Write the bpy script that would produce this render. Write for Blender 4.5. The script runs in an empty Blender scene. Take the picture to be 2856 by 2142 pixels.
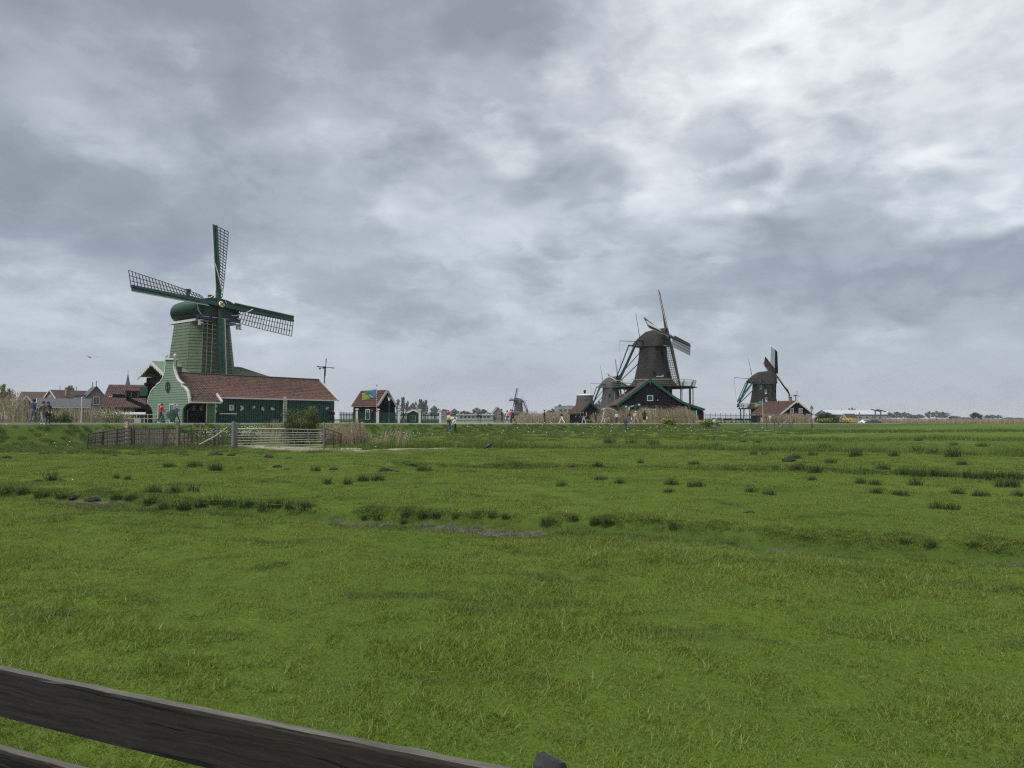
import bpy, bmesh, math, random
import numpy as np
from mathutils import Vector, Matrix, noise as mnoise

random.seed(7)
RNG = np.random.default_rng(11)
R = math.radians
SC = bpy.context.scene
COL = SC.collection

# ------------------------------------------------------------------ camera
CAM_Z = 1.9
F_PX = 1980.0                      # focal length in pixels of the 2856 px wide photograph
PITCH = math.atan(97 / F_PX)
cam_d = bpy.data.cameras.new('camera')
cam_d.sensor_width = 36.0
cam_d.lens = 36.0 * F_PX / 2856.0
cam_d.clip_start = 0.05
cam_d.clip_end = 20000
cam = bpy.data.objects.new('camera', cam_d)
COL.objects.link(cam)
cam.location = (0, 0, CAM_Z)
cam.rotation_euler = (math.pi / 2 + PITCH, 0, 0)
SC.camera = cam

# ------------------------------------------------------------------ sky, sun, exposure
SUN_EL, SUN_AZ = R(58), R(220)     # azimuth clockwise from +Y: behind and left of the camera
SC.view_settings.view_transform = 'Standard'
SC.view_settings.look = 'None'
SC.view_settings.exposure = 1.72
SKY_LEVEL = .345
SC.view_settings.gamma = 1.0
SC.view_settings.use_curve_mapping = False
SC.cycles.max_bounces = 6
SC.cycles.diffuse_bounces = 3
SC.cycles.glossy_bounces = 2
SC.cycles.transmission_bounces = 3
SC.cycles.transparent_max_bounces = 6
SC.cycles.volume_bounces = 0
SC.cycles.use_denoising = False
SC.cycles.filter_width = 1.3
SC.cycles.denoising_prefilter = 'ACCURATE'
SC.cycles.caustics_reflective = False
SC.cycles.caustics_refractive = False
SC.render.use_persistent_data = False

sun_d = bpy.data.lights.new('sun', 'SUN')
sun_d.energy = 1.5
sun_d.angle = R(35)
sun_d.color = (1.0, 0.97, 0.92)
sun = bpy.data.objects.new('sun', sun_d)
COL.objects.link(sun)
sdir = Vector((math.sin(SUN_AZ) * math.cos(SUN_EL), math.cos(SUN_AZ) * math.cos(SUN_EL), math.sin(SUN_EL)))
sun.rotation_euler = sdir.to_track_quat('Z', 'Y').to_euler()


class NT:
    """small helper to write node trees"""
    def __init__(s, tree):
        s.t = tree; s.n = tree.nodes; s.l = tree.links
    def new(s, typ, **kw):
        nd = s.n.new(typ)
        for k, v in kw.items():
            setattr(nd, k, v)
        return nd
    def put(s, sock, v):
        if v is None:
            return
        if hasattr(v, 'is_output'):
            s.l.new(v, sock)
        else:
            sock.default_value = v
    def math(s, op, a, b=None, c=None, clamp=False):
        nd = s.new('ShaderNodeMath', operation=op, use_clamp=clamp)
        for i, v in enumerate((a, b, c)):
            s.put(nd.inputs[i], v)
        return nd.outputs[0]
    def vmath(s, op, a, b=None, out=0):
        nd = s.new('ShaderNodeVectorMath', operation=op)
        s.put(nd.inputs[0], a); s.put(nd.inputs[1], b)
        return nd.outputs['Value'] if op in ('DOT_PRODUCT', 'LENGTH', 'DISTANCE') else nd.outputs[out]
    def scale(s, a, f):
        nd = s.new('ShaderNodeVectorMath', operation='SCALE')
        s.put(nd.inputs[0], a); s.put(nd.inputs['Scale'], f)
        return nd.outputs[0]
    def noise(s, vec, scale, detail=4, rough=.55, dist=0.0, dims='3D', lac=2.0):
        nd = s.new('ShaderNodeTexNoise', noise_dimensions=dims)
        s.put(nd.inputs['Vector'], vec)
        nd.inputs['Scale'].default_value = scale
        nd.inputs['Detail'].default_value = detail
        nd.inputs['Roughness'].default_value = rough
        nd.inputs['Distortion'].default_value = dist
        nd.inputs['Lacunarity'].default_value = lac
        return nd
    def mixc(s, f, a, b, mode='MIX'):
        nd = s.new('ShaderNodeMix', data_type='RGBA', blend_type=mode)
        s.put(nd.inputs[0], f); s.put(nd.inputs[6], a); s.put(nd.inputs[7], b)
        return nd.outputs[2]
    def mrange(s, v, a, b, c=0.0, d=1.0, smooth=False):
        nd = s.new('ShaderNodeMapRange')
        nd.interpolation_type = 'SMOOTHSTEP' if smooth else 'LINEAR'
        for i, x in enumerate((v, a, b, c, d)):
            s.put(nd.inputs[i], x)
        return nd.outputs[0]
    def ramp(s, v, stops):
        nd = s.new('ShaderNodeValToRGB')
        el = nd.color_ramp.elements
        while len(el) < len(stops):
            el.new(0.5)
        for e, (p, c) in zip(el, stops):
            e.position = p; e.color = (*c, 1)
        s.put(nd.inputs[0], v)
        return nd.outputs[0]
    def comb(s, x, y, z):
        nd = s.new('ShaderNodeCombineXYZ')
        for i, v in enumerate((x, y, z)):
            s.put(nd.inputs[i], v)
        return nd.outputs[0]


def view_dir(px, py):
    d = Vector(((px - 1428) / F_PX, 1, -(py - 1071) / F_PX))
    c, s = math.cos(PITCH), math.sin(PITCH)
    return Vector((d.x, d.y * c - d.z * s, d.y * s + d.z * c))

def at(px, py, Y):
    """point that the photograph shows at (px, py), Y metres in front of the viewer"""
    r = view_dir(px, py)
    return Vector((r.x * Y / r.y, Y, CAM_Z + r.z * Y / r.y))

def xat(px, Y):
    return (px - 1428) / F_PX * Y

def zat(py, Y):
    return at(1428, py, Y).z

def build_world():
    w = bpy.data.worlds.new('World')
    SC.world = w
    w.use_nodes = True
    t = NT(w.node_tree)
    t.n.clear()
    out = t.new('ShaderNodeOutputWorld')
    bg = t.new('ShaderNodeBackground')
    sky = t.new('ShaderNodeTexSky', sky_type='NISHITA')
    sky.sun_disc = False
    sky.sun_elevation = SUN_EL
    sky.sun_rotation = SUN_AZ
    clear = t.scale(sky.outputs[0], 0.10)
    co = t.new('ShaderNodeTexCoord').outputs['Generated']
    d = t.vmath('NORMALIZE', co)
    sp = t.new('ShaderNodeSeparateXYZ'); t.put(sp.inputs[0], d)
    z = t.math('MAXIMUM', sp.outputs[2], 0.0)
    def plane(k):
        inv = t.math('DIVIDE', 1.0, t.math('ADD', z, k))
        return t.comb(t.math('MULTIPLY', sp.outputs[0], inv), t.math('MULTIPLY', sp.outputs[1], inv), t.math('MULTIPLY', z, 1.5))
    pl = plane(.30); pb = t.vmath('MULTIPLY', d, (1.0, 1.0, 1.9))
    warp = t.noise(pb, 3.4, 3, .6)
    wv = t.vmath('SUBTRACT', warp.outputs['Color'], (0.5, 0.5, 0.5))
    plw = t.vmath('ADD', pl, t.scale(wv, 0.15))
    pbw = t.vmath('ADD', pb, t.scale(wv, 0.08))
    n1 = t.noise(plw, 1.7, 7, .60).outputs[0]                                   # broad decks of cloud
    n2 = t.noise(t.vmath('ADD', pbw, (7.3, 2.1, 0.4)), 6.0, 7, .62).outputs[0]  # billows
    # the cloud masses of the photograph: direction, angular reach, strength
    dw = t.vmath('ADD', d, t.scale(wv, 0.13))
    dens = t.math('MULTIPLY_ADD', n1, 0.50, -0.25)
    blobs = [((1430, 270), 9, .20), ((1080, 170), 13, .16), ((640, 170), 15, .19), ((150, 280), 15, .24), ((60, 60), 10, .10), ((420, 400), 9, .08), ((1640, 90), 10, .10),
             ((2180, 560), 8, .20), ((1300, 660), 12, .15), ((2600, 470), 11, .09), ((2690, 115), 5, .15), ((1900, 720), 11, .10), ((2780, 720), 13, .13),
             ((2330, 60), 14, -.19), ((1900, 250), 9, -.16), ((1000, 350), 9, -.22), ((620, 480), 12, -.14), ((250, 580), 11, -.12), ((1500, 470), 11, -.10),
             ((2460, 600), 6, -.16), ((1450, 745), 5, -.09), ((2830, 330), 6, -.16), ((2200, 800), 7, -.10)]
    for (px, py), reach, k in blobs:
        v = view_dir(px, py).normalized()
        c0 = math.cos(R(reach * 1.25)); g = 1 / (1 - c0)
        m = t.math('MULTIPLY_ADD', t.vmath('DOT_PRODUCT', dw, tuple(v)), g, -c0 * g, clamp=True)
        dens = t.math('MULTIPLY_ADD', m, k, dens)
    # lumpy edges: thresholded decks and billows over the broad masses
    e1 = t.mrange(n1, .44, .56, -.5, .5, True); e2 = t.mrange(n2, .46, .57, -.5, .5, True)
    dens = t.math('MULTIPLY', dens, 1.26)
    dens = t.math('MULTIPLY_ADD', e1, .12, dens)
    dens = t.math('MULTIPLY_ADD', e2, .065, dens)
    dens = t.math('MULTIPLY_ADD', n2, .28, t.math('ADD', dens, -.14))
    # near the horizon the decks close up into an even veil
    veil = t.mrange(z, 0.02, 0.17, 0.0, 1.0, True)
    dens = t.math('MULTIPLY', dens, t.mrange(veil, 0, 1, .16, 1.0))
    dens = t.math('ADD', dens, t.mrange(z, 0.02, 0.30, .09, 0.0))
    dn = t.math('ADD', dens, 0.45, clamp=True)
    col = t.ramp(dn, [(0.0, (.86, .89, .93)), (.20, (.70, .735, .775)), (.42, (.505, .548, .598)), (.58, (.398, .442, .498)), (.78, (.305, .345, .398)), (1.0, (.25, .286, .335))])
    low = t.ramp(t.mrange(z, 0.0, .40), [(0.0, (.95, .945, .94)), (.25, (.93, .965, .98)), (.5, (.94, .98, 1.0)), (1.0, (1.0, 1.0, 1.0))])
    col = t.mixc(1.0, col, low, 'MULTIPLY')
    mix = t.mixc(0.985, clear, col)
    t.put(bg.inputs[0], mix)
    bg.inputs[1].default_value = SKY_LEVEL
    t.l.new(bg.outputs[0], out.inputs[0])
    w.cycles.sampling_method = 'NONE'       # an even grey sky needs no importance map

build_world()

# ------------------------------------------------------------------ materials
MATS = {}
def mat(name, base=None, rough=.75, var=.18, scale=3.0, bump=.0, bscale=12.0, stretch=(1, 1, 1), metal=0.0, spec=.3, dark=None, dk_scale=.7, dk=.5, trans=0.0, emit=None, attr=None):
    """procedural material: colour with noise variation, optional second tone, optional bump"""
    if name in MATS:
        return MATS[name]
    m = bpy.data.materials.new(name)
    MATS[name] = m
    m.use_nodes = True
    t = NT(m.node_tree)
    bs = t.n['Principled BSDF']
    pos = t.new('ShaderNodeNewGeometry').outputs['Position']
    v = t.vmath('MULTIPLY', pos, stretch)
    n = t.noise(v, scale, 5, .6).outputs[0]
    f = t.mrange(n, .25, .75, 1 - var, 1 + var)
    c = t.mixc(1.0, (*base, 1), t.comb(f, f, f), 'MULTIPLY')
    if dark is not None:
        n2 = t.noise(v, dk_scale, 6, .6).outputs[0]
        c = t.mixc(t.mrange(n2, dk - .12, dk + .14, 0, 1, True), c, (*dark, 1))
    if attr:
        a = t.new('ShaderNodeAttribute', attribute_name=attr).outputs['Fac']
        g = t.mrange(a, 0, 1, 1 - .45, 1 + .45)
        c = t.mixc(1.0, c, t.comb(g, g, g), 'MULTIPLY')
    t.put(bs.inputs['Base Color'], c)
    bs.inputs['Roughness'].default_value = rough
    bs.inputs['Metallic'].default_value = metal
    bs.inputs['Specular IOR Level'].default_value = spec
    if bump > 0:
        b = t.new('ShaderNodeBump'); b.inputs['Strength'].default_value = bump; b.inputs['Distance'].default_value = .03
        t.put(b.inputs['Height'], t.noise(v, bscale, 5, .6).outputs[0])
        t.put(bs.inputs['Normal'], b.outputs[0])
    if trans > 0:
        tr = t.new('ShaderNodeBsdfTranslucent'); t.put(tr.inputs[0], c)
        mx = t.new('ShaderNodeMixShader'); mx.inputs[0].default_value = trans
        t.l.new(bs.outputs[0], mx.inputs[1]); t.l.new(tr.outputs[0], mx.inputs[2])
        t.l.new(mx.outputs[0], t.n['Material Output'].inputs[0])
    return m

# ------------------------------------------------------------------ mesh building
class MB:
    """collects faces; build() links them as one mesh object"""
    def __init__(s):
        s.v = []; s.f = []; s.mi = []
    def add(s, verts, faces, mi=0):
        o = len(s.v)
        s.v.extend([tuple(p) for p in verts])
        s.f.extend([tuple(i + o for i in f) for f in faces])
        s.mi.extend([mi] * len(faces))
        return s
    def box(s, c, size, rz=0.0, mi=0, M=None):
        hx, hy, hz = size[0] / 2, size[1] / 2, size[2] / 2
        m = M if M is not None else Matrix.Rotation(rz, 3, 'Z')
        pts = [m @ Vector((x * hx, y * hy, z * hz)) + Vector(c) for z in (-1, 1) for y in (-1, 1) for x in (-1, 1)]
        return s.add(pts, [(0, 2, 3, 1), (4, 5, 7, 6), (0, 1, 5, 4), (2, 6, 7, 3), (0, 4, 6, 2), (1, 3, 7, 5)], mi)
    def beam(s, p, q, w, h=None, up=(0, 0, 1), w2=None, h2=None, mi=0):
        """rectangular bar from p to q, w across, h along 'up'"""
        h = w if h is None else h
        w2 = w if w2 is None else w2; h2 = h if h2 is None else h2
        p, q, up = Vector(p), Vector(q), Vector(up)
        d = (q - p)
        if d.length < 1e-6:
            return s
        d.normalize()
        a = d.cross(up)
        if a.length < 1e-4:
            a = d.cross(Vector((1, 0, 0)))
        a.normalize(); b = a.cross(d).normalized()
        pts = []
        for c, ww, hh in ((p, w, h), (q, w2, h2)):
            for i, j in ((-1, -1), (1, -1), (1, 1), (-1, 1)):
                pts.append(c + a * (i * ww / 2) + b * (j * hh / 2))
        return s.add(pts, [(3, 2, 1, 0), (4, 5, 6, 7), (0, 1, 5, 4), (1, 2, 6, 5), (2, 3, 7, 6), (3, 0, 4, 7)], mi)
    def tube(s, pts, rad, n=6, mi=0, caps=True):
        """round tube through points; rad is one number or one for each point"""
        pts = [Vector(p) for p in pts]
        rr = rad if hasattr(rad, '__len__') else [rad] * len(pts)
        vs = []; fs = []
        ref = None
        for i, p in enumerate(pts):
            d = (pts[min(i + 1, len(pts) - 1)] - pts[max(i - 1, 0)])
            d = d.normalized() if d.length > 1e-9 else Vector((0, 0, 1))
            if ref is None:
                ref = Vector((1, 0, 0)) if abs(d.x) < .8 else Vector((0, 1, 0))
            a = (ref - d * ref.dot(d)).normalized(); ref = a
            b = d.cross(a)
            for k in range(n):
                g = 2 * math.pi * k / n
                vs.append(p + (a * math.cos(g) + b * math.sin(g)) * rr[i])
        for i in range(len(pts) - 1):
            for k in range(n):
                k2 = (k + 1) % n
                fs.append((i * n + k, i * n + k2, (i + 1) * n + k2, (i + 1) * n + k))
        if caps:
            fs.append(tuple(range(n - 1, -1, -1)))
            fs.append(tuple((len(pts) - 1) * n + k for k in range(n)))
        return s.add(vs, fs, mi)
    def lathe(s, prof, c=(0, 0, 0), n=16, mi=0, caps=True, rot=0.0, sx=1.0, sy=1.0):
        vs = []; fs = []
        for r, z in prof:
            for k in range(n):
                g = rot + 2 * math.pi * k / n
                vs.append((c[0] + r * sx * math.cos(g), c[1] + r * sy * math.sin(g), c[2] + z))
        for i in range(len(prof) - 1):
            for k in range(n):
                k2 = (k + 1) % n
                fs.append((i * n + k, i * n + k2, (i + 1) * n + k2, (i + 1) * n + k))
        if caps:
            fs.append(tuple(range(n - 1, -1, -1)))
            fs.append(tuple((len(prof) - 1) * n + k for k in range(n)))
        return s.add(vs, fs, mi)
    def prism(s, poly, ext, mi=0):
        """polygon (3-D points, flat) pushed by the vector ext"""
        n = len(poly)
        poly = [Vector(p) for p in poly]; e = Vector(ext)
        vs = poly + [p + e for p in poly]
        fs = [tuple(range(n - 1, -1, -1)), tuple(range(n, 2 * n))]
        fs += [(i, (i + 1) % n, n + (i + 1) % n, n + i) for i in range(n)]
        return s.add(vs, fs, mi)
    def mesh(s, name, mats, smooth=False, off=(0, 0, 0)):
        me = bpy.data.meshes.new(name)
        o = Vector(off)
        me.from_pydata([tuple(Vector(p) - o) for p in s.v] if o.length else s.v, [], s.f)
        for m in (mats if isinstance(mats, (list, tuple)) else [mats]):
            me.materials.append(m)
        if any(s.mi):
            me.polygons.foreach_set('material_index', s.mi)
        bm = bmesh.new(); bm.from_mesh(me)
        bmesh.ops.recalc_face_normals(bm, faces=bm.faces)
        bm.to_mesh(me); bm.free()
        if smooth:
            me.polygons.foreach_set('use_smooth', [True] * len(me.polygons))
        me.update()
        return me
    def build(s, name, mats, parent=None, smooth=False, world=False, **kw):
        """world: the points were given in world space and the parent stands unrotated"""
        off = Vector((0, 0, 0))
        if world and parent is not None:
            p = parent
            while p is not None:
                off += Vector(p.location); p = p.parent
        return link(name, s.mesh(name, mats, smooth, off), parent, **kw)

def link(name, data, parent=None, label=None, cat=None, group=None, kind=None, loc=None, rz=None):
    o = bpy.data.objects.new(name, data)
    COL.objects.link(o)
    if parent is not None:
        o.parent = parent
    if loc is not None:
        o.location = loc
    if rz is not None:
        o.rotation_euler = (0, 0, rz)
    return tag(o, label, cat, group, kind)

def tag(o, label=None, cat=None, group=None, kind=None):
    if label: o['label'] = label
    if cat: o['category'] = cat
    if group: o['group'] = group
    if kind: o['kind'] = kind
    return o

def empty(name, loc, rz=0.0, label=None, cat=None, group=None):
    o = link(name, None, None, label, cat, group, None, loc, rz)
    o.empty_display_size = .3
    return o

def copy_tree(o, parent=None):
    c = o.copy(); COL.objects.link(c)
    if parent is not None:
        c.parent = parent
    for ch in list(o.children):
        copy_tree(ch, c)
    return c

# ------------------------------------------------------------------ value noise for the terrain
def _hash(ix, iy, seed):
    h = (ix.astype(np.int64) * 374761393 + iy.astype(np.int64) * 668265263 + seed * 982451653) & 0x7fffffff
    h = ((h ^ (h >> 13)) * 1274126177) & 0x7fffffff
    h = (h ^ (h >> 16)) & 0xffff
    return h / 65535.0
def vnoise(x, y, seed=0):
    ix, iy = np.floor(x), np.floor(y)
    fx, fy = x - ix, y - iy
    fx = fx * fx * (3 - 2 * fx); fy = fy * fy * (3 - 2 * fy)
    a = _hash(ix, iy, seed); b = _hash(ix + 1, iy, seed); c = _hash(ix, iy + 1, seed); d = _hash(ix + 1, iy + 1, seed)
    return (a * (1 - fx) + b * fx) * (1 - fy) + (c * (1 - fx) + d * fx) * fy - .5
def fbm(x, y, sc, oct=3, seed=0):
    s = 0; amp = 1.0
    for k in range(oct):
        s = s + amp * vnoise(x / sc, y / sc, seed + k); sc *= .5; amp *= .5
    return s
ORD = 'first second third fourth fifth sixth seventh eighth ninth tenth eleventh twelfth thirteenth fourteenth fifteenth sixteenth seventeenth eighteenth nineteenth twentieth'.split()
ORD += ['twenty-' + w for w in ORD[:9]] + ['thirtieth'] + ['thirty-' + w for w in ORD[:9]]
def sstep(a, b, x):
    t = np.clip((x - a) / (b - a), 0, 1)
    return t * t * (3 - 2 * t)
# ------------------------------------------------------------------ terrain
PATH = np.array([(-75, 18), (-60, 28), (-47, 37), (-36, 47.5), (-31.2, 56), (-27.8, 63), (-23.4, 69), (-17.2, 77), (-10, 83), (0, 88.5), (10.5, 96.5), (20, 106),
                 (32, 119), (46, 132), (58, 143), (72, 157), (95, 180), (130, 215)], float)
def resample(poly, step):
    seg = np.hypot(*np.diff(poly, axis=0).T); s = np.r_[0, np.cumsum(seg)]
    q = np.linspace(0, s[-1], int(s[-1] / step) + 2)
    return np.c_[np.interp(q, s, poly[:, 0]), np.interp(q, s, poly[:, 1])]
def smooth_poly(p, k=3):
    p = resample(p, 1.5)
    for _ in range(k):
        p[1:-1] = .25 * p[:-2] + .5 * p[1:-1] + .25 * p[2:]
    return p
PATHS = smooth_poly(PATH, 12)
def path_z(Y):
    return CAM_Z - Y * 0.0067
def path_dist(x, y):
    """signed distance to the middle of the dike path (positive on the viewer's side), Y of the nearest path point"""
    x = np.asarray(x, float).ravel(); y = np.asarray(y, float).ravel()
    a = PATHS[:-1]; b = PATHS[1:]; ab = b - a; L2 = (ab ** 2).sum(1)
    best = np.full(x.shape, 1e9); sg = np.zeros(x.shape); yy = np.zeros(x.shape)
    for i in range(len(a)):
        t = np.clip(((x - a[i, 0]) * ab[i, 0] + (y - a[i, 1]) * ab[i, 1]) / L2[i], 0, 1)
        qx = a[i, 0] + t * ab[i, 0]; qy = a[i, 1] + t * ab[i, 1]
        d = np.hypot(x - qx, y - qy)
        side = np.sign(ab[i, 1] * (x - a[i, 0]) - ab[i, 0] * (y - a[i, 1]))
        m = d < best
        best = np.where(m, d, best); sg = np.where(m, side, sg); yy = np.where(m, qy, yy)
    return best * sg, yy
def gpt(px, py, z=0.0):
    r = view_dir(px, py); k = (z - CAM_Z) / r.z
    return (r.x * k, r.y * k)
def poly_sdist(x, y, poly):
    """signed: positive beyond the line as seen by the viewer"""
    best = np.full(x.shape, 1e9); sg = np.ones(x.shape)
    for a, b in zip(poly[:-1], poly[1:]):
        ax, ay = a; dx, dy = b[0] - ax, b[1] - ay
        t = np.clip(((x - ax) * dx + (y - ay) * dy) / (dx * dx + dy * dy), 0, 1)
        d = np.hypot(x - ax - t * dx, y - ay - t * dy); m = d < best
        best = np.where(m, d, best); sg = np.where(m, np.sign(dx * (y - ay) - dy * (x - ax)), sg)
    return best * sg
def poly_dist(x, y, poly):
    best = np.full(x.shape, 1e9)
    for a, b in zip(poly[:-1], poly[1:]):
        ax, ay = a; dx, dy = b[0] - ax, b[1] - ay
        t = np.clip(((x - ax) * dx + (y - ay) * dy) / (dx * dx + dy * dy), 0, 1)
        best = np.minimum(best, np.hypot(x - ax - t * dx, y - ay - t * dy))
    return best
# shallow trenches across the pasture, read off the photograph
TRENCH1 = [gpt(*p) for p in ((-500, 1368), (0, 1381), (240, 1386), (420, 1398), (700, 1416), (960, 1426), (1330, 1440), (1700, 1457), (2100, 1483), (2500, 1506), (2856, 1522), (3300, 1545))]
TRENCH2 = [gpt(*p) for p in ((1150, 1297), (1500, 1300), (1900, 1306), (2200, 1312), (2450, 1320), (2700, 1330), (3100, 1340))]
TRENCH3 = [gpt(*p) for p in ((1020, 1252), (1200, 1246), (1500, 1246), (1900, 1250), (2300, 1257), (2856, 1268), (3300, 1276))]
DIRT = [gpt(*p) for p in ((640, 1250), (760, 1252), (900, 1254), (1050, 1254), (1170, 1252))]
MUD = [(gpt(*p), r) for p, r in (((245, 1383), 0.60), ((285, 1384), 0.48), ((900, 1420), 0.36), ((960, 1424), 0.60), ((1030, 1427), 0.42), ((1240, 1434), 0.36), ((1310, 1438), 0.48), ((1400, 1442), 0.48), ((1470, 1446), 0.30),
        ((2060, 1478), 0.21), ((2160, 1483), 0.24), ((2830, 1520), 0.24))]

def terrain(x, y, full=False):
    shp = np.asarray(x).shape
    x = np.asarray(x, float).ravel(); y = np.asarray(y, float).ravel()
    s, yp = path_dist(x, y)
    zp = path_z(yp)
    # pasture
    amp = np.clip(1.2 - y / 300, .2, 1)
    z = (.10 * fbm(x, y, 6.0, 3, 3) + .018 * fbm(x, y, 1.1, 2, 9)) * amp
    z += .05 * fbm(x, y * 2.2, 2.2, 2, 15) * amp
    # trenches: a steep far bank, a gentle near one
    g1 = poly_sdist(x, y, TRENCH1) + .45 * fbm(x, y, 2.0, 2, 21); g2 = poly_sdist(x, y, TRENCH2) + .6 * fbm(x, y, 3.0, 2, 22)
    d1 = np.where(g1 > 0, g1 * 1.7, -g1 * .60); d2 = np.where(g2 > 0, g2 * 1.3, -g2 * .55)
    d3 = poly_dist(x, y, TRENCH3) + .6 * fbm(x, y, 3.0, 2, 23)
    z -= .25 * (1 - sstep(.18, 1.2, d1)) + .30 * (1 - sstep(.18, 1.2, d2)) + .25 * (1 - sstep(.3, 2.2, d3))
        # the foot of the dike, its ditch and the bank
    mid = sstep(-14, -4, x)
    zl = mid * .26 * (1 - sstep(9, 26, s)) + (1 - mid) * .06
    z = z * sstep(2, 9, np.abs(s)) + zl
    ditch = (1 - sstep(1.5, 2.4, np.abs(s - 7.6))) * sstep(-8, -4, x) * (1 - sstep(30, 40, x))
    z -= .32 * ditch
    front = sstep(5.6, 2.3, s) + .06 * fbm(x, y, 1.5, 3, 31) * sstep(1.9, 2.6, s)
    z = z * (1 - front) + (zp - .06) * front
    # behind the path: yards, then the river bed; farther on the opposite bank and, to the right, the polder
    back = s < -1.8
    pxx = 1428 + F_PX * x / np.maximum(y, 1)
    yard = np.maximum.reduce([
        1 - sstep(19, 24, np.hypot(x + 34, y - 79)), 1 - sstep(12, 16, np.hypot(x + 17, y - 98)),
        1 - sstep(19, 23, np.hypot(x - 24, y - 128)), 1 - sstep(28, 34, np.hypot(x - 62, y - 168)),
        1 - sstep(3.5, 6.5, -s), sstep(360, 330, pxx) * sstep(40, 60, y), sstep(285, 300, y)])
    right = sstep(2290, 2330, pxx) * sstep(120, 150, y)
    land = np.maximum(zp - .06, .98) + .03 * fbm(x, y, 8, 2, 41)
    land = np.where(y > 260, 1.15, land)
    zb = .2 + (land - .2) * yard
    zb = np.where(-s < 6, np.maximum(zb, 0) * sstep(1.8, 6, -s) + (zp - .05) * (1 - sstep(1.8, 6, -s)), zb)
    z = np.where(back, zb * (1 - right) + (.1 + .1 * fbm(x, y, 20, 2, 51)) * right, z)
    if not full:
        return z.reshape(shp)
    mud = np.zeros_like(x)
    for (mx, my), r in MUD:
        mud = np.maximum(mud, 1 - sstep(.5 * r, 1.5 * r, np.hypot((x - mx) * .8, (y - my) * 1.1) + .6 * fbm(x, y, .8, 3, 61)))
    mud = sstep(.35, .55, mud) * (1 - sstep(.22, .40, d1))
    dirt = 1 - sstep(.7, 3.4, poly_dist(x, y, DIRT) + 2.2 * fbm(x, y, 2.5, 3, 71))
    yardness = np.where(back, 1.0, 0.0) * sstep(1.8, 2.6, -s) * (1 - sstep(6, 12, -s)) * (1 - sstep(-40, -50, x))
    lush = sstep(1.6, 2.6, s) * (1 - sstep(7, 11, s)) + (1 - sstep(.4, 1.3, d3)) * .8 + (1 - sstep(.6, 1.25, d1 + np.where(g1 < 0, .35, 0))) * .95 + (1 - sstep(.6, 1.25, d2 + np.where(g2 < 0, .35, 0))) * .95  # trench terms also put shade of the far banks into the ground colour
    return z.reshape(shp), np.stack([mud, dirt, np.clip(lush, 0, 1), yardness], -1), np.minimum(d1 + np.where(g1 < 0, .4, 0), d2 + np.where(g2 < 0, .4, 0))

def gz(x, y):
    return float(terrain(np.array([x]), np.array([y]))[0])

def hit(px, py):
    """where the view line of a pixel meets the ground"""
    r = view_dir(px, py); k = np.linspace(.86, 1.25, 240) * CAM_Z / -r.z
    x, y, z = r.x * k, r.y * k, CAM_Z + r.z * k
    t = terrain(x, y); i = int(np.argmax(t >= z)) if (t >= z).any() else 100
    return float(x[i]), float(y[i]), float(t[i])

def ground_mesh():
    ys = [-60, -40, -25, -15, -9, -5, -2, 0, 1]
    y = 1.0
    while y < 250:
        y += .055 + .0088 * y; ys.append(y)
    while y < 2400:
        y += .08 * y; ys.append(y)
    ys = np.array(ys); nx = 430
    u = np.linspace(-1, 1, nx); u = .75 * u + .25 * u ** 3
    X = u[None, :] * 1.25 * (9 + np.maximum(ys, 0)[:, None] * .92); Y = np.repeat(ys[:, None], nx, 1)
    Z, att, _ = terrain(X, Y, True)
    n = len(ys)
    me = bpy.data.meshes.new('pasture')
    i = np.arange(n * nx).reshape(n, nx)
    q = np.stack([i[:-1, :-1], i[:-1, 1:], i[1:, 1:], i[1:, :-1]], -1).reshape(-1, 4)
    me.vertices.add(n * nx); me.vertices.foreach_set('co', np.stack([X, Y, Z], -1).ravel())
    me.loops.add(q.size); me.loops.foreach_set('vertex_index', q.ravel())
    me.polygons.add(len(q)); me.polygons.foreach_set('loop_start', np.arange(len(q)) * 4); me.polygons.foreach_set('loop_total', np.full(len(q), 4))
    me.polygons.foreach_set('use_smooth', np.ones(len(q), bool))
    me.update(calc_edges=True)
    a = me.attributes.new('cover', 'FLOAT_COLOR', 'POINT')
    a.data.foreach_set('color', att.reshape(-1, 4).astype(np.float32).ravel())
    return me

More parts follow.
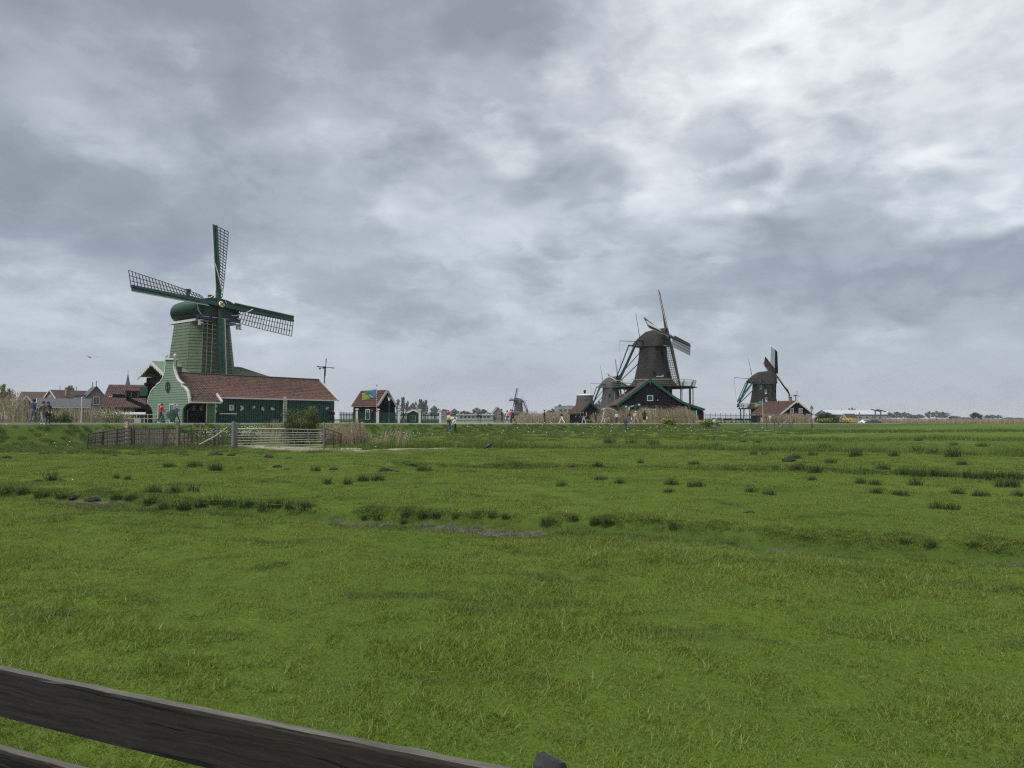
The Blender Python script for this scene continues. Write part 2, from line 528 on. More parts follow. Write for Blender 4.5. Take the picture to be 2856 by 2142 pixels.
def ground_material():
    m = bpy.data.materials.new('pasture_turf'); m.use_nodes = True
    t = NT(m.node_tree); bs = t.n['Principled BSDF']
    pos = t.new('ShaderNodeNewGeometry').outputs['Position']
    flat = t.vmath('MULTIPLY', pos, (1, .55, 1))
    big = t.noise(flat, .16, 5, .6).outputs[0]
    mid = t.noise(flat, .9, 5, .62).outputs[0]
    fine = t.noise(pos, 7, 6, .7).outputs[0]
    col = t.mixc(t.mrange(big, .35, .65, 0, 1, True), (.064, .106, .015, 1), (.088, .132, .020, 1))
    col = t.mixc(t.mrange(mid, .50, .74, 0, .6, True), col, (.044, .076, .016, 1))
    col = t.mixc(t.mrange(fine, .50, .75, 0, .5, True), col, (.042, .066, .014, 1))
    micro = t.noise(pos, 42, 3, .7).outputs[0]
    col = t.mixc(t.mrange(micro, .40, .68, 0, .65), col, (.030, .048, .010, 1))
    straw = t.noise(flat, 2.6, 5, .7).outputs[0]
    col = t.mixc(t.mrange(straw, .60, .78, 0, .45, True), col, (.13, .125, .045, 1))
    cov = t.new('ShaderNodeAttribute', attribute_name='cover').outputs['Color']
    sp = t.new('ShaderNodeSeparateColor'); t.put(sp.inputs[0], cov)
    al = t.new('ShaderNodeAttribute', attribute_name='cover').outputs['Alpha']
    col = t.mixc(t.math('MULTIPLY', sp.outputs[2], .9), col, t.mixc(mid, (.030, .055, .012, 1), (.060, .090, .018, 1)))
    speck = t.noise(pos, 5.5, 6, .75).outputs[0]
    mudc = t.mixc(t.mrange(speck, .35, .65), (.028, .026, .020, 1), (.125, .117, .100, 1))
    col = t.mixc(sp.outputs[0], col, mudc)
    dirtc = t.mixc(t.mrange(t.noise(flat, 1.3, 6, .75).outputs[0], .35, .65), (.15, .115, .075, 1), (.27, .25, .21, 1))
    col = t.mixc(sp.outputs[1], col, dirtc)
    col = t.mixc(t.math('MULTIPLY', al, .8), col, (.17, .16, .14, 1))
    t.put(bs.inputs['Base Color'], col)
    bs.inputs['Roughness'].default_value = .9
    bs.inputs['Specular IOR Level'].default_value = .03
    b = t.new('ShaderNodeBump'); b.inputs['Strength'].default_value = .9; b.inputs['Distance'].default_value = .10
    h = t.math('ADD', t.noise(pos, 3.0, 6, .7).outputs[0], t.math('MULTIPLY', fine, .5))
    t.put(b.inputs['Height'], h); t.put(bs.inputs['Normal'], b.outputs[0])
    return m

gm = ground_mesh(); gm.materials.append(ground_material())
link('pasture', gm, kind='structure', label='grazed green pasture with shallow trenches and low dike')

def strip(poly, d0, d1, zfun, name, m, thick=0.0):
    """ribbon along a polyline between two sideways offsets"""
    p = np.asarray(poly); tan = np.gradient(p, axis=0); tan /= np.hypot(*tan.T)[:, None]
    nrm = np.c_[tan[:, 1], -tan[:, 0]]
    b = MB(); n = len(p)
    a = p + nrm * d0; c = p + nrm * d1
    vs = [(q[0], q[1], zfun(p[i][1])) for i, q in enumerate(a)] + [(q[0], q[1], zfun(p[i][1])) for i, q in enumerate(c)]
    fs = [(i, i + 1, n + i + 1, n + i) for i in range(n - 1)]
    if thick:
        vs += [(v[0], v[1], v[2] - thick) for v in vs[:2 * n]]
        fs += [(n + i, n + i + 1, 3 * n + i + 1, 3 * n + i) for i in range(n - 1)] + [(2 * n + i, 2 * n + i + 1, i + 1, i) for i in range(n - 1)]
    b.add(vs, fs)
    return b.build(name, m, kind='structure')

M_path = mat('path_concrete', (.42, .40, .37), .85, .15, 1.2, .3, 9)
M_kerb = mat('kerb_concrete', (.52, .50, .46), .85, .15, 2.0, .3, 9)
strip(PATHS[:-30], -1.75, 1.75, lambda Y: path_z(Y), 'dike_path', M_path, .14)
strip(PATHS[:-30], 1.752, 1.95, lambda Y: path_z(Y) + .06, 'kerb', M_kerb, .34)

M_water = mat('river_water', (.10, .12, .13), .08, .1, .2, .12, 1.2, spec=.5)
# keep the river behind the dike: cut away what lies on the viewer's side of the path
def river():
    p = PATHS[(PATHS[:, 0] > -60) & (PATHS[:, 0] < 62)]
    tan = np.gradient(p, axis=0); tan /= np.hypot(*tan.T)[:, None]
    a = p - np.c_[tan[:, 1], -tan[:, 0]] * 3.2
    b = MB(); n = len(a)
    far = [(q[0] * 2.6 + 10, 320.0) for q in a]
    b.add([(q[0], q[1], 0.90) for q in a] + [(q[0], q[1], 0.90) for q in far], [(i, i + 1, n + i + 1, n + i) for i in range(n - 1)])
    b.build('river', M_water, kind='structure', label='grey river water behind the dike')
river()
# the narrow ditch at the foot of the dike
dp = PATHS[(PATHS[:, 0] > -7) & (PATHS[:, 0] < 38)]
strip(dp, 5.4, 9.8, lambda Y: .105, 'ditch_water', M_water)
# ------------------------------------------------------------------ materials for the buildings
M_gpale = mat('pale_green_paint', (.076, .110, .066), .6, .16, 1.5, .15, 20, dark=(.058, .086, .051), dk_scale=1.1, dk=.56)
M_gable = mat('gable_green_paint', (.104, .162, .114), .6, .12, 1.5, .15, 20)
M_gdark = mat('dark_green_paint', (.010, .050, .034), .5, .2, 2.0, .1, 20)
M_gmill = mat('mill_green_paint', (.013, .052, .038), .45, .18, 1.4, .1, 20)
M_gcap = mat('cap_green_paint', (.016, .046, .035), .5, .25, 1.2, .1, 20)
M_sheet = mat('pale_green_roof', (.12, .175, .11), .55, .15, 1.0, .1, 20)
M_white = mat('white_paint', (.40, .40, .385), .6, .12, 2.0, .1, 20)
M_cream = mat('cream_paint', (.55, .55, .42), .6, .12, 2.0)
M_black = mat('tarred_boards', (.006, .007, .010), .75, .4, 3.0, .3, 15, spec=.08)
M_blackp = mat('black_iron', (.016, .016, .017), .5, .3, 4.0)
M_lath = mat('sail_laths', (.028, .022, .018), .7, .4, 4.0)
M_wood = mat('weathered_wood', (.105, .098, .086), .85, .3, 2.0, .5, 18, (1, 1, .15))
M_pale = mat('pale_wood', (.26, .245, .21), .8, .25, 2.0, .4, 18)
M_rope = mat('pale_rope', (.55, .54, .50), .8, .15, 3.0)
M_thatch = mat('thatch', (.021, .020, .0195), .95, .28, 1.0, .45, 10, (1, 1, .35), dark=(.016, .015, .014), dk_scale=.45, dk=.5)
M_thgrey = mat('grey_thatch', (.052, .050, .050), .95, .25, 1.0, .45, 10, (1, 1, .35))
M_canvas = mat('pale_canvas', (.42, .41, .38), .8, .2, 1.5)
M_brown = mat('brown_canvas', (.14, .065, .045), .85, .25, 1.5)
M_brick = mat('brown_brick', (.16, .115, .085), .85, .25, 3.0, .3, 14)
M_rust = mat('rusty_iron', (.036, .030, .026), .8, .45, 6.0, .3, 20)
M_galv = mat('galvanised_steel', (.15, .16, .16), .55, .22, 3.0, metal=.55, dark=(.22, .22, .20), dk_scale=2.5, dk=.55)
M_glass = mat('window_glass', (.035, .042, .05), .12, .3, 1.5, spec=.5)
M_gold = mat('gilt_paint', (.62, .52, .32), .5, .1, 3.0)
M_blue = mat('blue_paint', (.018, .032, .07), .5, .1, 3.0)
M_red = mat('red_paint', (.10, .015, .025), .6, .1, 3.0)
M_yel = mat('yellow_paint', (.6, .45, .05), .6, .1, 3.0)

def roof_tile_mat(name, a, b, c):
    m = bpy.data.materials.new(name); MATS[name] = m; m.use_nodes = True
    t = NT(m.node_tree); bs = t.n['Principled BSDF']
    pos = t.new('ShaderNodeNewGeometry').outputs['Position']
    rnd = t.new('ShaderNodeAttribute', attribute_name='tone').outputs['Fac']
    patch = t.noise(pos, .38, 4, .6).outputs[0]
    f = t.math('ADD', t.math('MULTIPLY', t.math('SUBTRACT', rnd, .5), .75), patch)
    col = t.mixc(t.mrange(f, .34, .56, 0, 1, True), (*a, 1), (*b, 1))
    col = t.mixc(t.mrange(t.noise(pos, 4, 5, .7).outputs[0], .52, .72, 0, .7, True), col, (*c, 1))
    t.put(bs.inputs['Base Color'], col); bs.inputs['Roughness'].default_value = .8; bs.inputs['Specular IOR Level'].default_value = .25
    return m
M_tile = roof_tile_mat('red_pantiles', (.040, .029, .025), (.078, .041, .029), (.062, .054, .047))
M_tile2 = roof_tile_mat('rust_pantiles', (.046, .025, .019), (.064, .031, .022), (.042, .033, .030))
M_tile3 = roof_tile_mat('brown_pantiles', (.055, .034, .032), (.085, .044, .038), (.06, .05, .048))

# ------------------------------------------------------------------ sails
def sails(mill, hub, eps, t0, Rr, n_bars, width, tau, look, single_bars):
    """four sails on their stocks; hub in the mill's own frame, front is -Y.  Each sail is a part, its bars and boards sub-parts."""
    hub = Vector(hub)
    u = Vector((1, 0, 0)); v = Vector((0, math.sin(eps), math.cos(eps))); n = Vector((0, -math.cos(eps), math.sin(eps)))
    for k in range(4):
        a = t0 + k * math.pi / 2
        b = v * math.cos(a) + u * math.sin(a); c = u * math.cos(a) - v * math.sin(a)
        off = n * (.16 if k % 2 else -.16)
        h = hub + off
        sw = look.get('stock_w', .034) * Rr
        st = MB().beam(h - b * .2, h + b * Rr, sw * 1.05, sw, n, sw * .5, sw * .55).build('sail_stock', look['stock'], mill)
        r0 = look.get('r0', .17) * Rr
        def cdir(r):
            f = (r - r0) / (Rr - r0)
            tt = tau[0] + (tau[1] - tau[0]) * f ** .8
            return (c * math.cos(tt) - n * math.sin(tt)), tt
        # leading board
        bm = MB(); bw = look.get('board', .045) * Rr
        N = 6
        for i in range(N):
            ra = r0 + (Rr - r0) * i / N; rb = r0 + (Rr - r0) * (i + 1) / N
            ca, ta = cdir(ra); cb, tb = cdir(rb)
            pa = h + b * ra - n * .02; pb = h + b * rb - n * .02
            e = n * .035
            da = -c * math.cos(ta * .8) + n * math.sin(ta * .8); db = -c * math.cos(tb * .8) + n * math.sin(tb * .8)
            q = [pa, pa + da * bw, pb + db * bw, pb]
            bm.add([*q, *[w + e for w in q]], [(0, 1, 2, 3), (7, 6, 5, 4), (0, 4, 5, 1), (1, 5, 6, 2), (2, 6, 7, 3)])
        bm.build('leading_board', look['board_m'], st)
        ed = MB(); c0, t_0 = cdir(r0); c1, t_1 = cdir(Rr)
        d0 = -c * math.cos(t_0 * .8) + n * math.sin(t_0 * .8); d1 = -c * math.cos(t_1 * .8) + n * math.sin(t_1 * .8)
        ed.beam(h + b * r0 + d0 * (bw + .03), h + b * Rr + d1 * (bw + .03), .06, .07, n)
        ed.build('board_edge', look['edge_m'], st)
        # lattice
        br = look.get('bar', .0032) * Rr
        mb = MB(); prev = None
        for i in range(n_bars):
            r = r0 + (Rr - r0 - .03) * i / (n_bars - 1)
            cc, tt = cdir(r); p = h + b * r - n * .03
            w = width * (.82 + .18 * i / (n_bars - 1))
            if single_bars:
                MB().beam(p, p + cc * w, br * 2, br * 2, n).build('sail_bar', look['bars'], st)
            else:
                mb.beam(p, p + cc * w, br * 2, br * 2, n)
            cur = [p + cc * (w * f) + n * .015 for f in (.33, .66, .99)]
            if prev is not None and not single_bars:
                for pa, pb in zip(prev, cur):
                    mb.beam(pa, pb, br * 1.6, br * 1.6, n)
            elif prev is not None:
                for q in range(3):
                    look['_l'][q].beam(prev[q], cur[q], br * 1.6, br * 1.6, n)
            if prev is None and single_bars:
                look['_l'] = [MB(), MB(), MB()]
            prev = cur
        if single_bars:
            for q in range(3):
                look['_l'][q].build('hem_lath', look['bars'], st)
        else:
            mb.build('sail_lattice', look['bars'], st)
        if look.get('cloth') and k in look['cloth']:
            f0, f1, cm, wf = look['cloth'][k]
            cb_ = MB(); N = 10; vs = []; e = n * .03
            for i in range(N + 1):
                r = r0 + (Rr - r0) * (f0 + (f1 - f0) * i / N)
                cc, tt = cdir(r); p = h + b * r + n * .02
                ww = width * wf * (.9 + .1 * math.sin(i * 1.7))
                vs += [p, p + cc * ww, p + e, p + cc * ww + e]
            fs = []
            for i in range(N):
                o = 4 * i
                fs += [(o, o + 4, o + 5, o + 1), (o + 2, o + 3, o + 7, o + 6), (o + 1, o + 5, o + 7, o + 3), (o, o + 2, o + 6, o + 4)]
            cb_.add(vs, fs); cb_.build('sailcloth', cm, st)
    # the windshaft head
    hb = MB()
    M3 = Matrix((u, n, v)).transposed()
    hb.box(hub, (.06 * Rr, .075 * Rr, .06 * Rr), M=M3)
    hb.tube([hub + n * .25, hub - n * (look.get('shaft', 2.0))], .035 * Rr, 8)
    hb.build('windshaft', look['shaft_m'], mill)

# ------------------------------------------------------------------ thatched smock mills
def smock_mill(name, label, hubpx, D, eps, psi, t0, Rr, z0, zs, zc, ztop, r_top, r_stage, r_flare, L, look, th, stage_r=None, stage_posts=True, width=1.7, bars=22, tail=True, sign=None, wins=()):
    """octagonal thatched mill.  z0 ground, zs stage height, zc underside of the cap, ztop its ridge (all world heights)"""
    hub = at(hubpx[0], hubpx[1], D)
    nh = Vector((math.sin(psi), -math.cos(psi), 0))
    ctr = hub - nh * L; ctr.z = 0
    mill = empty(name, (ctr.x, ctr.y, z0), psi, label, 'windmill')
    Z = lambda z: z - z0
    # thatched body: eight sides with rounded corners, flaring over the stage
    prof = []
    H = zc - zs
    for i in range(15):
        f = i / 14
        r = r_top + (r_stage - r_top) * (1 - f) ** 1.55 + r_flare * max(0, 1 - f / .22) ** 2
        prof.append((r, Z(zs) + H * f))
    b = MB(); vs = []; fs = []; n = 32
    for r, z in prof:
        for k in range(n):
            g = 2 * math.pi * k / n
            oc = 1 / math.cos(((g + math.pi / 8) % (math.pi / 4)) - math.pi / 8)
            rr = r * (1 + (min(oc, 1.05) - 1) * .9) * .985 + .035 * math.sin(k * 7.1 + z * 3.3) * .5
            vs.append((rr * math.cos(g), rr * math.sin(g), z))
    for i in range(len(prof) - 1):
        for k in range(n):
            fs.append((i * n + k, i * n + (k + 1) % n, (i + 1) * n + (k + 1) % n, (i + 1) * n + k))
    fs.append(tuple(range(n - 1, -1, -1))); fs.append(tuple((len(prof) - 1) * n + k for k in range(n)))
    b.add(vs, fs); b.build('thatched_body', th, mill, smooth=True)
    MB().lathe([(r_top * 1.03, 0), (r_top * 1.06, .10), (r_top * 1.06, .30), (r_top * .9, .34)], (0, 0, Z(zc) - .05), 24).build('curb_ring', look.get('curb', M_thgrey), mill)
    # boarded base under the stage
    if zs - z0 > .8:
        MB().lathe([(r_stage * .93, 0), (r_stage * .9, Z(zs))], (0, 0, 0), 8, rot=R(22.5)).build('boarded_base', M_black, mill)
        MB().lathe([(r_stage * .97, 0), (r_stage * .97, .28)], (0, 0, Z(zs) - .3), 8, rot=R(22.5)).build('base_rim', M_gdark, mill)
    # cap: an upturned boat, lofted along the shaft
    rc = r_top * 1.10; sections = []
    hc = ztop - zc
    cap = MB(); vs = []; fs = []; m = 15
    ys = [-rc * 1.05, -rc * .6, 0, rc * .5, rc * .95, rc * 1.3, rc * 1.45]
    hh = [hc * 1.0, hc * .98, hc * .93, hc * .86, hc * .62, hc * .38, hc * .22]
    ww = [rc * .70, rc * .90, rc * 1.0, rc * 1.0, rc * .88, rc * .62, rc * .35]
    bb = [0, 0, 0, 0, .02, .08, .14]
    for y, h_, w_, bo in zip(ys, hh, ww, bb):
        for i in range(m):
            q = 1 - 2 * i / (m - 1)
            vs.append((w_ * q, y, Z(zc) + .12 + bo * hc + (h_ - bo * hc) * (1 - abs(q) ** 1.7)))
    for i in range(len(ys) - 1):
        for k in range(m - 1):
            fs.append((i * m + k, i * m + k + 1, (i + 1) * m + k + 1, (i + 1) * m + k))
        fs.append((i * m + m - 1, i * m, (i + 1) * m, (i + 1) * m + m - 1))
    fs.append(tuple(range(m))); fs.append(tuple((len(ys) - 1) * m + k for k in range(m - 1, -1, -1)))
    cap.add(vs, fs); co = cap.build('cap', th, mill, smooth=False)
    # front boards of the cap round the shaft
    fw = rc * .60
    MB().box((0, -rc * 1.04, Z(zc) + .15 + hc * .36), (fw * 1.5, .12, hc * .72)).build('storm_hatch', look.get('front', M_gdark), co)
    MB().box((0, -rc * 1.10, Z(zc) + .12), (fw * 2.1, .2, .16)).build('weather_beam', look.get('trim', M_white), co)
    hl = Vector((0, -L, hub.z - z0))
    sails(mill, hl, eps, t0, Rr, bars, width, (R(40), R(14)), look, False)
    if tail:
        # tail pole, braces and cross beams behind the cap
        fl = Z(zs) + .15
        foot = Vector((0, rc * 1.42 + (zc - zs) * tail, fl))
        top = Vector((0, rc * 1.25, Z(zc) + hc * .35))
        MB().beam(top, foot, .36, .36, w2=.30).build('tail_pole', look.get('tail_m', M_gdark), mill)
        for sx in (-1, 1):
            MB().beam((sx * rc * 1.75, rc * .35, Z(zc) + hc * .30), foot + Vector((sx * .15, 0, .5)), .16, .16).build('long_brace', look.get('tail_m', M_gdark), mill)
            MB().beam((sx * rc * 1.25, rc * 1.25, Z(zc) + .35), foot + Vector((sx * .12, 0, (zc - zs) * .22)), .15, .15).build('short_brace', look.get('tail_m', M_gdark), mill)
        MB().beam((-rc * 1.8, rc * .35, Z(zc) + hc * .30), (rc * 1.8, rc * .35, Z(zc) + hc * .30), .24, .26).build('long_cross_beam', look.get('tail_m', M_gdark), mill)
        MB().beam((-rc * 1.3, rc * 1.25, Z(zc) + .35), (rc * 1.3, rc * 1.25, Z(zc) + .35), .2, .22).build('short_cross_beam', look.get('tail_m', M_gdark), mill)
        # brake pole with its rope, pole on the cap
        e1 = Vector((0, rc * 1.42, Z(zc) + hc * .42)); e2 = e1 + Vector((0, rc * 1.15, .25))
        MB().beam(e1 - Vector((0, .8, .1)), e2, .10, .10).build('brake_pole', M_blackp, mill)
        MB().tube([e2, e2 + Vector((0, -.12, -(zc - zs) * .5)), e2 + Vector((0, -.35, -(zc - zs) * .93))], .018, 4).build('brake_rope', M_blackp, mill)
        MB().tube([(0, rc * 1.0, Z(ztop) - hc * .35), (0, rc * 1.15 + .35, Z(ztop) + hc * .95)], [.07, .035], 5).build('lightning_rod', M_blackp, mill)
    if stage_r:
        st_z = Z(zs)
        dk = MB().lathe([(r_stage * .8, -.10), (stage_r, -.10), (stage_r, 0), (r_stage * .8, 0)], (0, 0, st_z - .02), 16, caps=False).build('stage_deck', M_wood, mill)
        pts = [Vector((stage_r * .985 * math.cos(2 * math.pi * k / 16), stage_r * .985 * math.sin(2 * math.pi * k / 16), st_z)) for k in range(16)]
        for k in range(16):
            p, q = pts[k], pts[(k + 1) % 16]
            o = p.normalized(); o.z = 0; o.normalize()
            MB().beam(p, p + o * .28 + Vector((0, 0, 1.0)), .10, .10).build('stage_post', M_gdark, mill)
            for hz, wd in ((1.0, .09), (.62, .07), (.30, .07)):
                oo = p + o * (.28 * hz) + Vector((0, 0, hz)); o2 = Vector((q.x, q.y, 0)).normalized()
                MB().beam(oo, q + o2 * (.28 * hz) + Vector((0, 0, hz)), wd, wd).build('stage_rail', M_pale if hz > .9 else M_gpale, mill)
            MB().beam((p.x * 1.03, p.y * 1.03, st_z - .16), (q.x * 1.03, q.y * 1.03, st_z - .16), .16, .14).build('stage_rim', M_blackp, mill)
            MB().beam((p.x * .45, p.y * .45, st_z - .2), (p.x * 1.06, p.y * 1.06, st_z - .2), .14, .16).build('stage_joist', M_gdark, mill)
            if stage_posts:
                MB().beam((p.x * .96, p.y * .96, 0), (p.x * .96, p.y * .96, st_z - .25), .14, .14, up=(1, 0, 0)).build('stage_strut', M_pale if k % 2 else M_gdark, mill)
    for (g, z, w, h, kind) in wins:
        # windows sit in the thatch: find the radius of the body at that height
        f = (z - zs) / H; r = r_top + (r_stage - r_top) * (1 - f) ** 1.55 + r_flare * max(0, 1 - f / .22) ** 2 + .05
        gl = g - psi; c_ = Vector((math.cos(gl), math.sin(gl), 0))
        p = c_ * r + Vector((0, 0, Z(z)))
        fr = MB().box(p, (.14, w, h), gl).build('window', {'w': M_white, 'd': M_black, 'g': M_gpale}[kind[0]], mill)
        if len(kind) > 1:
            MB().box(p + c_ * .04 + Vector((0, 0, h * .18)), (.12, w * .6, h * .5), gl).build('pane', M_glass, fr)
    return mill, ctr, hub

# the mill with the stage behind the black shed
look2 = dict(stock=M_blackp, board_m=M_blackp, edge_m=M_canvas, bars=M_lath, shaft_m=M_gpale, r0=.16, board=.05, bar=.0042, stock_w=.042,
             cloth={3: (.02, 1.0, M_canvas, .75)}, front=M_thgrey)
mill2, c2, h2 = smock_mill('stage_windmill', 'tall dark thatched windmill with a stage behind the black gabled shed', (1867.4, 939.2), 128.2, R(14.6), R(55.4), R(6.4), 9.32,
           1.05, 7.75, 14.95, 18.35, 2.38, 3.75, .75, 3.25, look2, M_thatch, stage_r=7.45, width=1.75, bars=24, tail=.52,
           wins=((R(262), 9.9, .45, 1.0, 'd'), (R(312), 9.7, .45, 1.0, 'd'), (R(300), 13.6, .5, 1.2, 'd')))
# its painted name board, winch wheel and two door posts
def on_body(mill, g, z, r, psi):
    gl = g - psi
    return Vector((math.cos(gl) * r, math.sin(gl) * r, z)), gl
for k, (w, h, dz) in enumerate(((1.0, .16, 0), (.22, .30, .06), (.16, .40, .10))):
    p, gl = on_body(mill2, R(276 + (0, 10.5, 13.5)[k]), 9.45 - 1.05 + dz, 3.42, R(55.4))
    MB().box(p, (.06, w, h), gl).build('name_board' if k == 0 else 'year_figure', M_white, mill2)
wheel = MB()
wc = Vector((0, 7.2, 8.0)); nn = 16
for k in range(nn):
    a, c = 2 * math.pi * k / nn, 2 * math.pi * (k + 1) / nn
    ax = Vector((.85, .53, 0))
    f = lambda g: wc + ax * (1.15 * math.cos(g)) + Vector((0, 0, 1.15 * math.sin(g)))
    wheel.beam(f(a), f(c), .07, .10); wheel.beam(wc, f(a), .06, .06)
wheel.build('winch_wheel', M_black, mill2)
MB().box((0, 7.2, 7.2), (.5, .9, 1.0)).build('winch_stand', M_gdark, mill2)

look2b = dict(stock=M_blackp, board_m=M_blackp, edge_m=M_white, bars=M_lath, shaft_m=M_gpale, r0=.16, board=.05, bar=.0040, stock_w=.042, cloth={3: (.02, 1.0, M_canvas, .7)}, front=M_thgrey)
smock_mill('thatched_windmill', 'small grey thatched windmill between the gable shed and the taller mill', (1728, 1069), 195, R(13), R(59.6), R(9.3), 7.04,
           1.0, 3.9, 10.3, 13.6, 2.15, 3.2, .65, 2.6, look2b, M_thgrey, stage_r=None, width=1.4, bars=18, tail=.45,
           wins=((R(255), 8.2, .45, .9, 'd'), (R(285), 6.4, .45, .8, 'd')))

look3 = dict(stock=M_blackp, board_m=M_black, edge_m=M_blackp, bars=M_lath, shaft_m=M_white, r0=.14, board=.085, bar=.0042, stock_w=.044,
             cloth={1: (.0, .95, M_brown, .9), 3: (.35, 1.0, M_brown, .8)}, front=M_thatch, curb=M_white)
smock_mill('thatched_windmill', 'dark thatched windmill behind the red roofed barn', (2164.9, 1049.7), 166.2, R(12.5), R(86.1), R(-38.2), 7.56,
           .95, 4.45, 10.1, 13.1, 2.35, 3.25, .55, 3.0, look3, M_thatch, stage_r=5.6, width=1.5, bars=22, tail=.42,
           wins=((R(238), 9.2, .55, 1.1, 'gp'), (R(262), 8.1, .42, 1.0, 'wp'), (R(262), 6.3, .42, 1.0, 'wp'), (R(262), 4.9, .42, .8, 'wp')))

look4 = dict(stock=M_blackp, board_m=M_blackp, edge_m=M_thgrey, bars=M_lath, shaft_m=M_thgrey, r0=.16, board=.05, bar=.0050, stock_w=.045, front=M_thgrey, curb=M_white)
smock_mill('distant_windmill', 'far grey windmill across the water beside the lone walkers', (1434, 1117), 330, R(12), R(-68), R(2), 6.0,
           1.2, 4.2, 9.4, 11.6, 1.75, 2.3, .6, 2.2, look4, M_thgrey, stage_r=4.0, width=1.2, bars=14, tail=.4)

# the capless thatched mill stump
st = empty('mill_stump', (xat(1631, 172), 172, 1.0), 0, 'capless grey thatched mill stump with a dark finial', 'mill stump')
MB().lathe([(3.6, 0), (2.9, 1.6), (2.35, 3.6), (2.0, 5.6), (1.66 * 1.18, 6.5)], (0, 0, 0), 24).build('thatched_body', M_thgrey, st, smooth=True)
MB().lathe([(2.05, 6.45), (2.1, 6.6), (1.2, 6.85), (.3, 6.95)], (0, 0, 0), 24).build('lid', M_canvas, st)
MB().lathe([(.26, 6.9), (.26, 7.5), (.34, 7.55), (.34, 7.75), (.1, 7.9)], (0, 0, 0), 8).build('finial', M_black, st)

# ------------------------------------------------------------------ the green boarded sawmill
PSI1, EPS1, T1 = R(54.3), R(11.4), R(4.1)
hub1 = at(612, 852, 79.3)
nh1 = Vector((math.sin(PSI1), -math.cos(PSI1), 0)); u1 = Vector((math.cos(PSI1), math.sin(PSI1), 0))
L1 = 3.35
c1 = hub1 - nh1 * L1
Z1 = 1.35
mill1 = empty('green_windmill', (c1.x, c1.y, Z1), PSI1, 'green boarded windmill with bare sails behind the long tiled barn', 'windmill')
def oct1(ax, ay, ch):
    return [(ax - ch, -ay), (ax, -ay + ch), (ax, ay - ch), (ax - ch, ay), (-ax + ch, ay), (-ax, ay - ch), (-ax, -ay + ch), (-ax + ch, -ay)]
zb_, zt_ = .2, 11.35          # body from the ground up to the cap, own heights
NB = 32
def ring1(f):
    k = 1.0 - .315 * f ** .92
    return oct1(3.45 * k, 3.75 * k, 1.25 * k)
core = MB()
r0_, r1_ = ring1(0), ring1(1)
core.add([(x * .985, y * .985, zb_) for x, y in r0_] + [(x * .985, y * .985, zt_) for x, y in r1_],
         [(i, (i + 1) % 8, 8 + (i + 1) % 8, 8 + i) for i in range(8)] + [tuple(range(7, -1, -1)), tuple(range(8, 16))])
core.build('frame', M_black, mill1)
# lapped weatherboards, each its own part
for s_ in range(8):
    if s_ in (2, 3):            # the two sides turned away
        step = 3
    else:
        step = 1
    for i in range(0, NB, step):
        fa, fb = i / NB, (i + step) / NB
        A, B = ring1(fa), ring1(fb)
        za, zb2 = zb_ + (zt_ - zb_) * fa, zb_ + (zt_ - zb_) * fb
        p0, p1 = Vector((*A[s_], za)), Vector((*A[(s_ + 1) % 8], za)); q0, q1 = Vector((*B[s_], zb2)), Vector((*B[(s_ + 1) % 8], zb2))
        o = Vector(((p0 + p1) / 2)[:2]).normalized().to_3d()
        e = o * .062; d = Vector((0, 0, -.05))
        MB().add([p0 + e + d, p1 + e + d, q1 + o * .012, q0 + o * .012, p0 - e * .3 + d, p1 - e * .3 + d],
                 [(0, 1, 2, 3), (4, 5, 1, 0), (3, 2, 5, 4)]).build('weatherboard', M_gpale, mill1)
# white drip board and cap
MB().lathe([(1.0, 0), (1.0, .26)], (0, 0, zt_ - .02), 4, rot=R(45), sx=3.5, sy=3.95).build('drip_board', M_white, mill1)
def cap1():
    half, n = [], 18
    for i in range(n + 1):
        f = i / n
        g = R(-52) + (R(90) - R(-52)) * f
        half.append((2.8 * math.cos(g) ** .8 if f < 1 else 0.0, 1.17 + 1.42 * math.sin(g)))
    pr = []
    for i in range(n):        # saw-tooth steps for the boards
        (x0, z0), (x1, z1) = half[i], half[i + 1]
        pr.append((x0, z0)); pr.append((x1 + .06 * (1 - i / n) + .015, z1 - .02))
    full = pr + [(-x, z) for x, z in reversed(pr)]
    b = MB(); m = len(full)
    secs = [(-3.15, .93, .02), (-1.5, 1.0, 0), (.8, 1.0, 0), (2.1, .95, .02), (2.9, .80, .12), (3.4, .55, .3), (3.6, .2, .55)]
    vs = []
    for y, k, lift in secs:
        for x, z in full:
            vs.append((x * k, y, zt_ + .2 + z * (1 - lift * .6) * (1 if z > 1.2 else 1) + lift * .5))
    fs = []
    for i in range(len(secs) - 1):
        for j in range(m):
            fs.append((i * m + j, i * m + (j + 1) % m, (i + 1) * m + (j + 1) % m, (i + 1) * m + j))
    fs.append(tuple(range(m - 1, -1, -1))); fs.append(tuple((len(secs) - 1) * m + j for j in range(m)))
    b.add(vs, fs)
    return b.build('cap', M_gcap, mill1)
capo = cap1()
MB().box((0, -3.2, zt_ + 1.35), (3.6, .10, 1.9)).build('front_boards', M_gdark, capo)
MB().box((0, -3.33, zt_ + .42), (5.2, .34, .42)).build('weather_beam', M_blue, capo)
for x in (-1.7, -.5, .6):
    MB().box((x, -3.52, zt_ + .47), (.85, .04, .07)).build('painted_line', M_white, capo)
MB().box((-.55, -3.28, zt_ + 1.0), (.55, .08, .5)).build('painted_panel', M_red, capo)
MB().tube([(-2.55, -3.25, zt_ + 2.0), (-2.5, -3.3, zt_ + 1.2), (-2.2, -3.35, zt_ + .7), (-1.7, -3.4, zt_ + .5)], .06, 5).build('white_trim', M_white, capo)
MB().box((0, -1.6, zt_ + 3.15), (.5, .5, .25)).build('ridge_knob', M_gcap, capo)
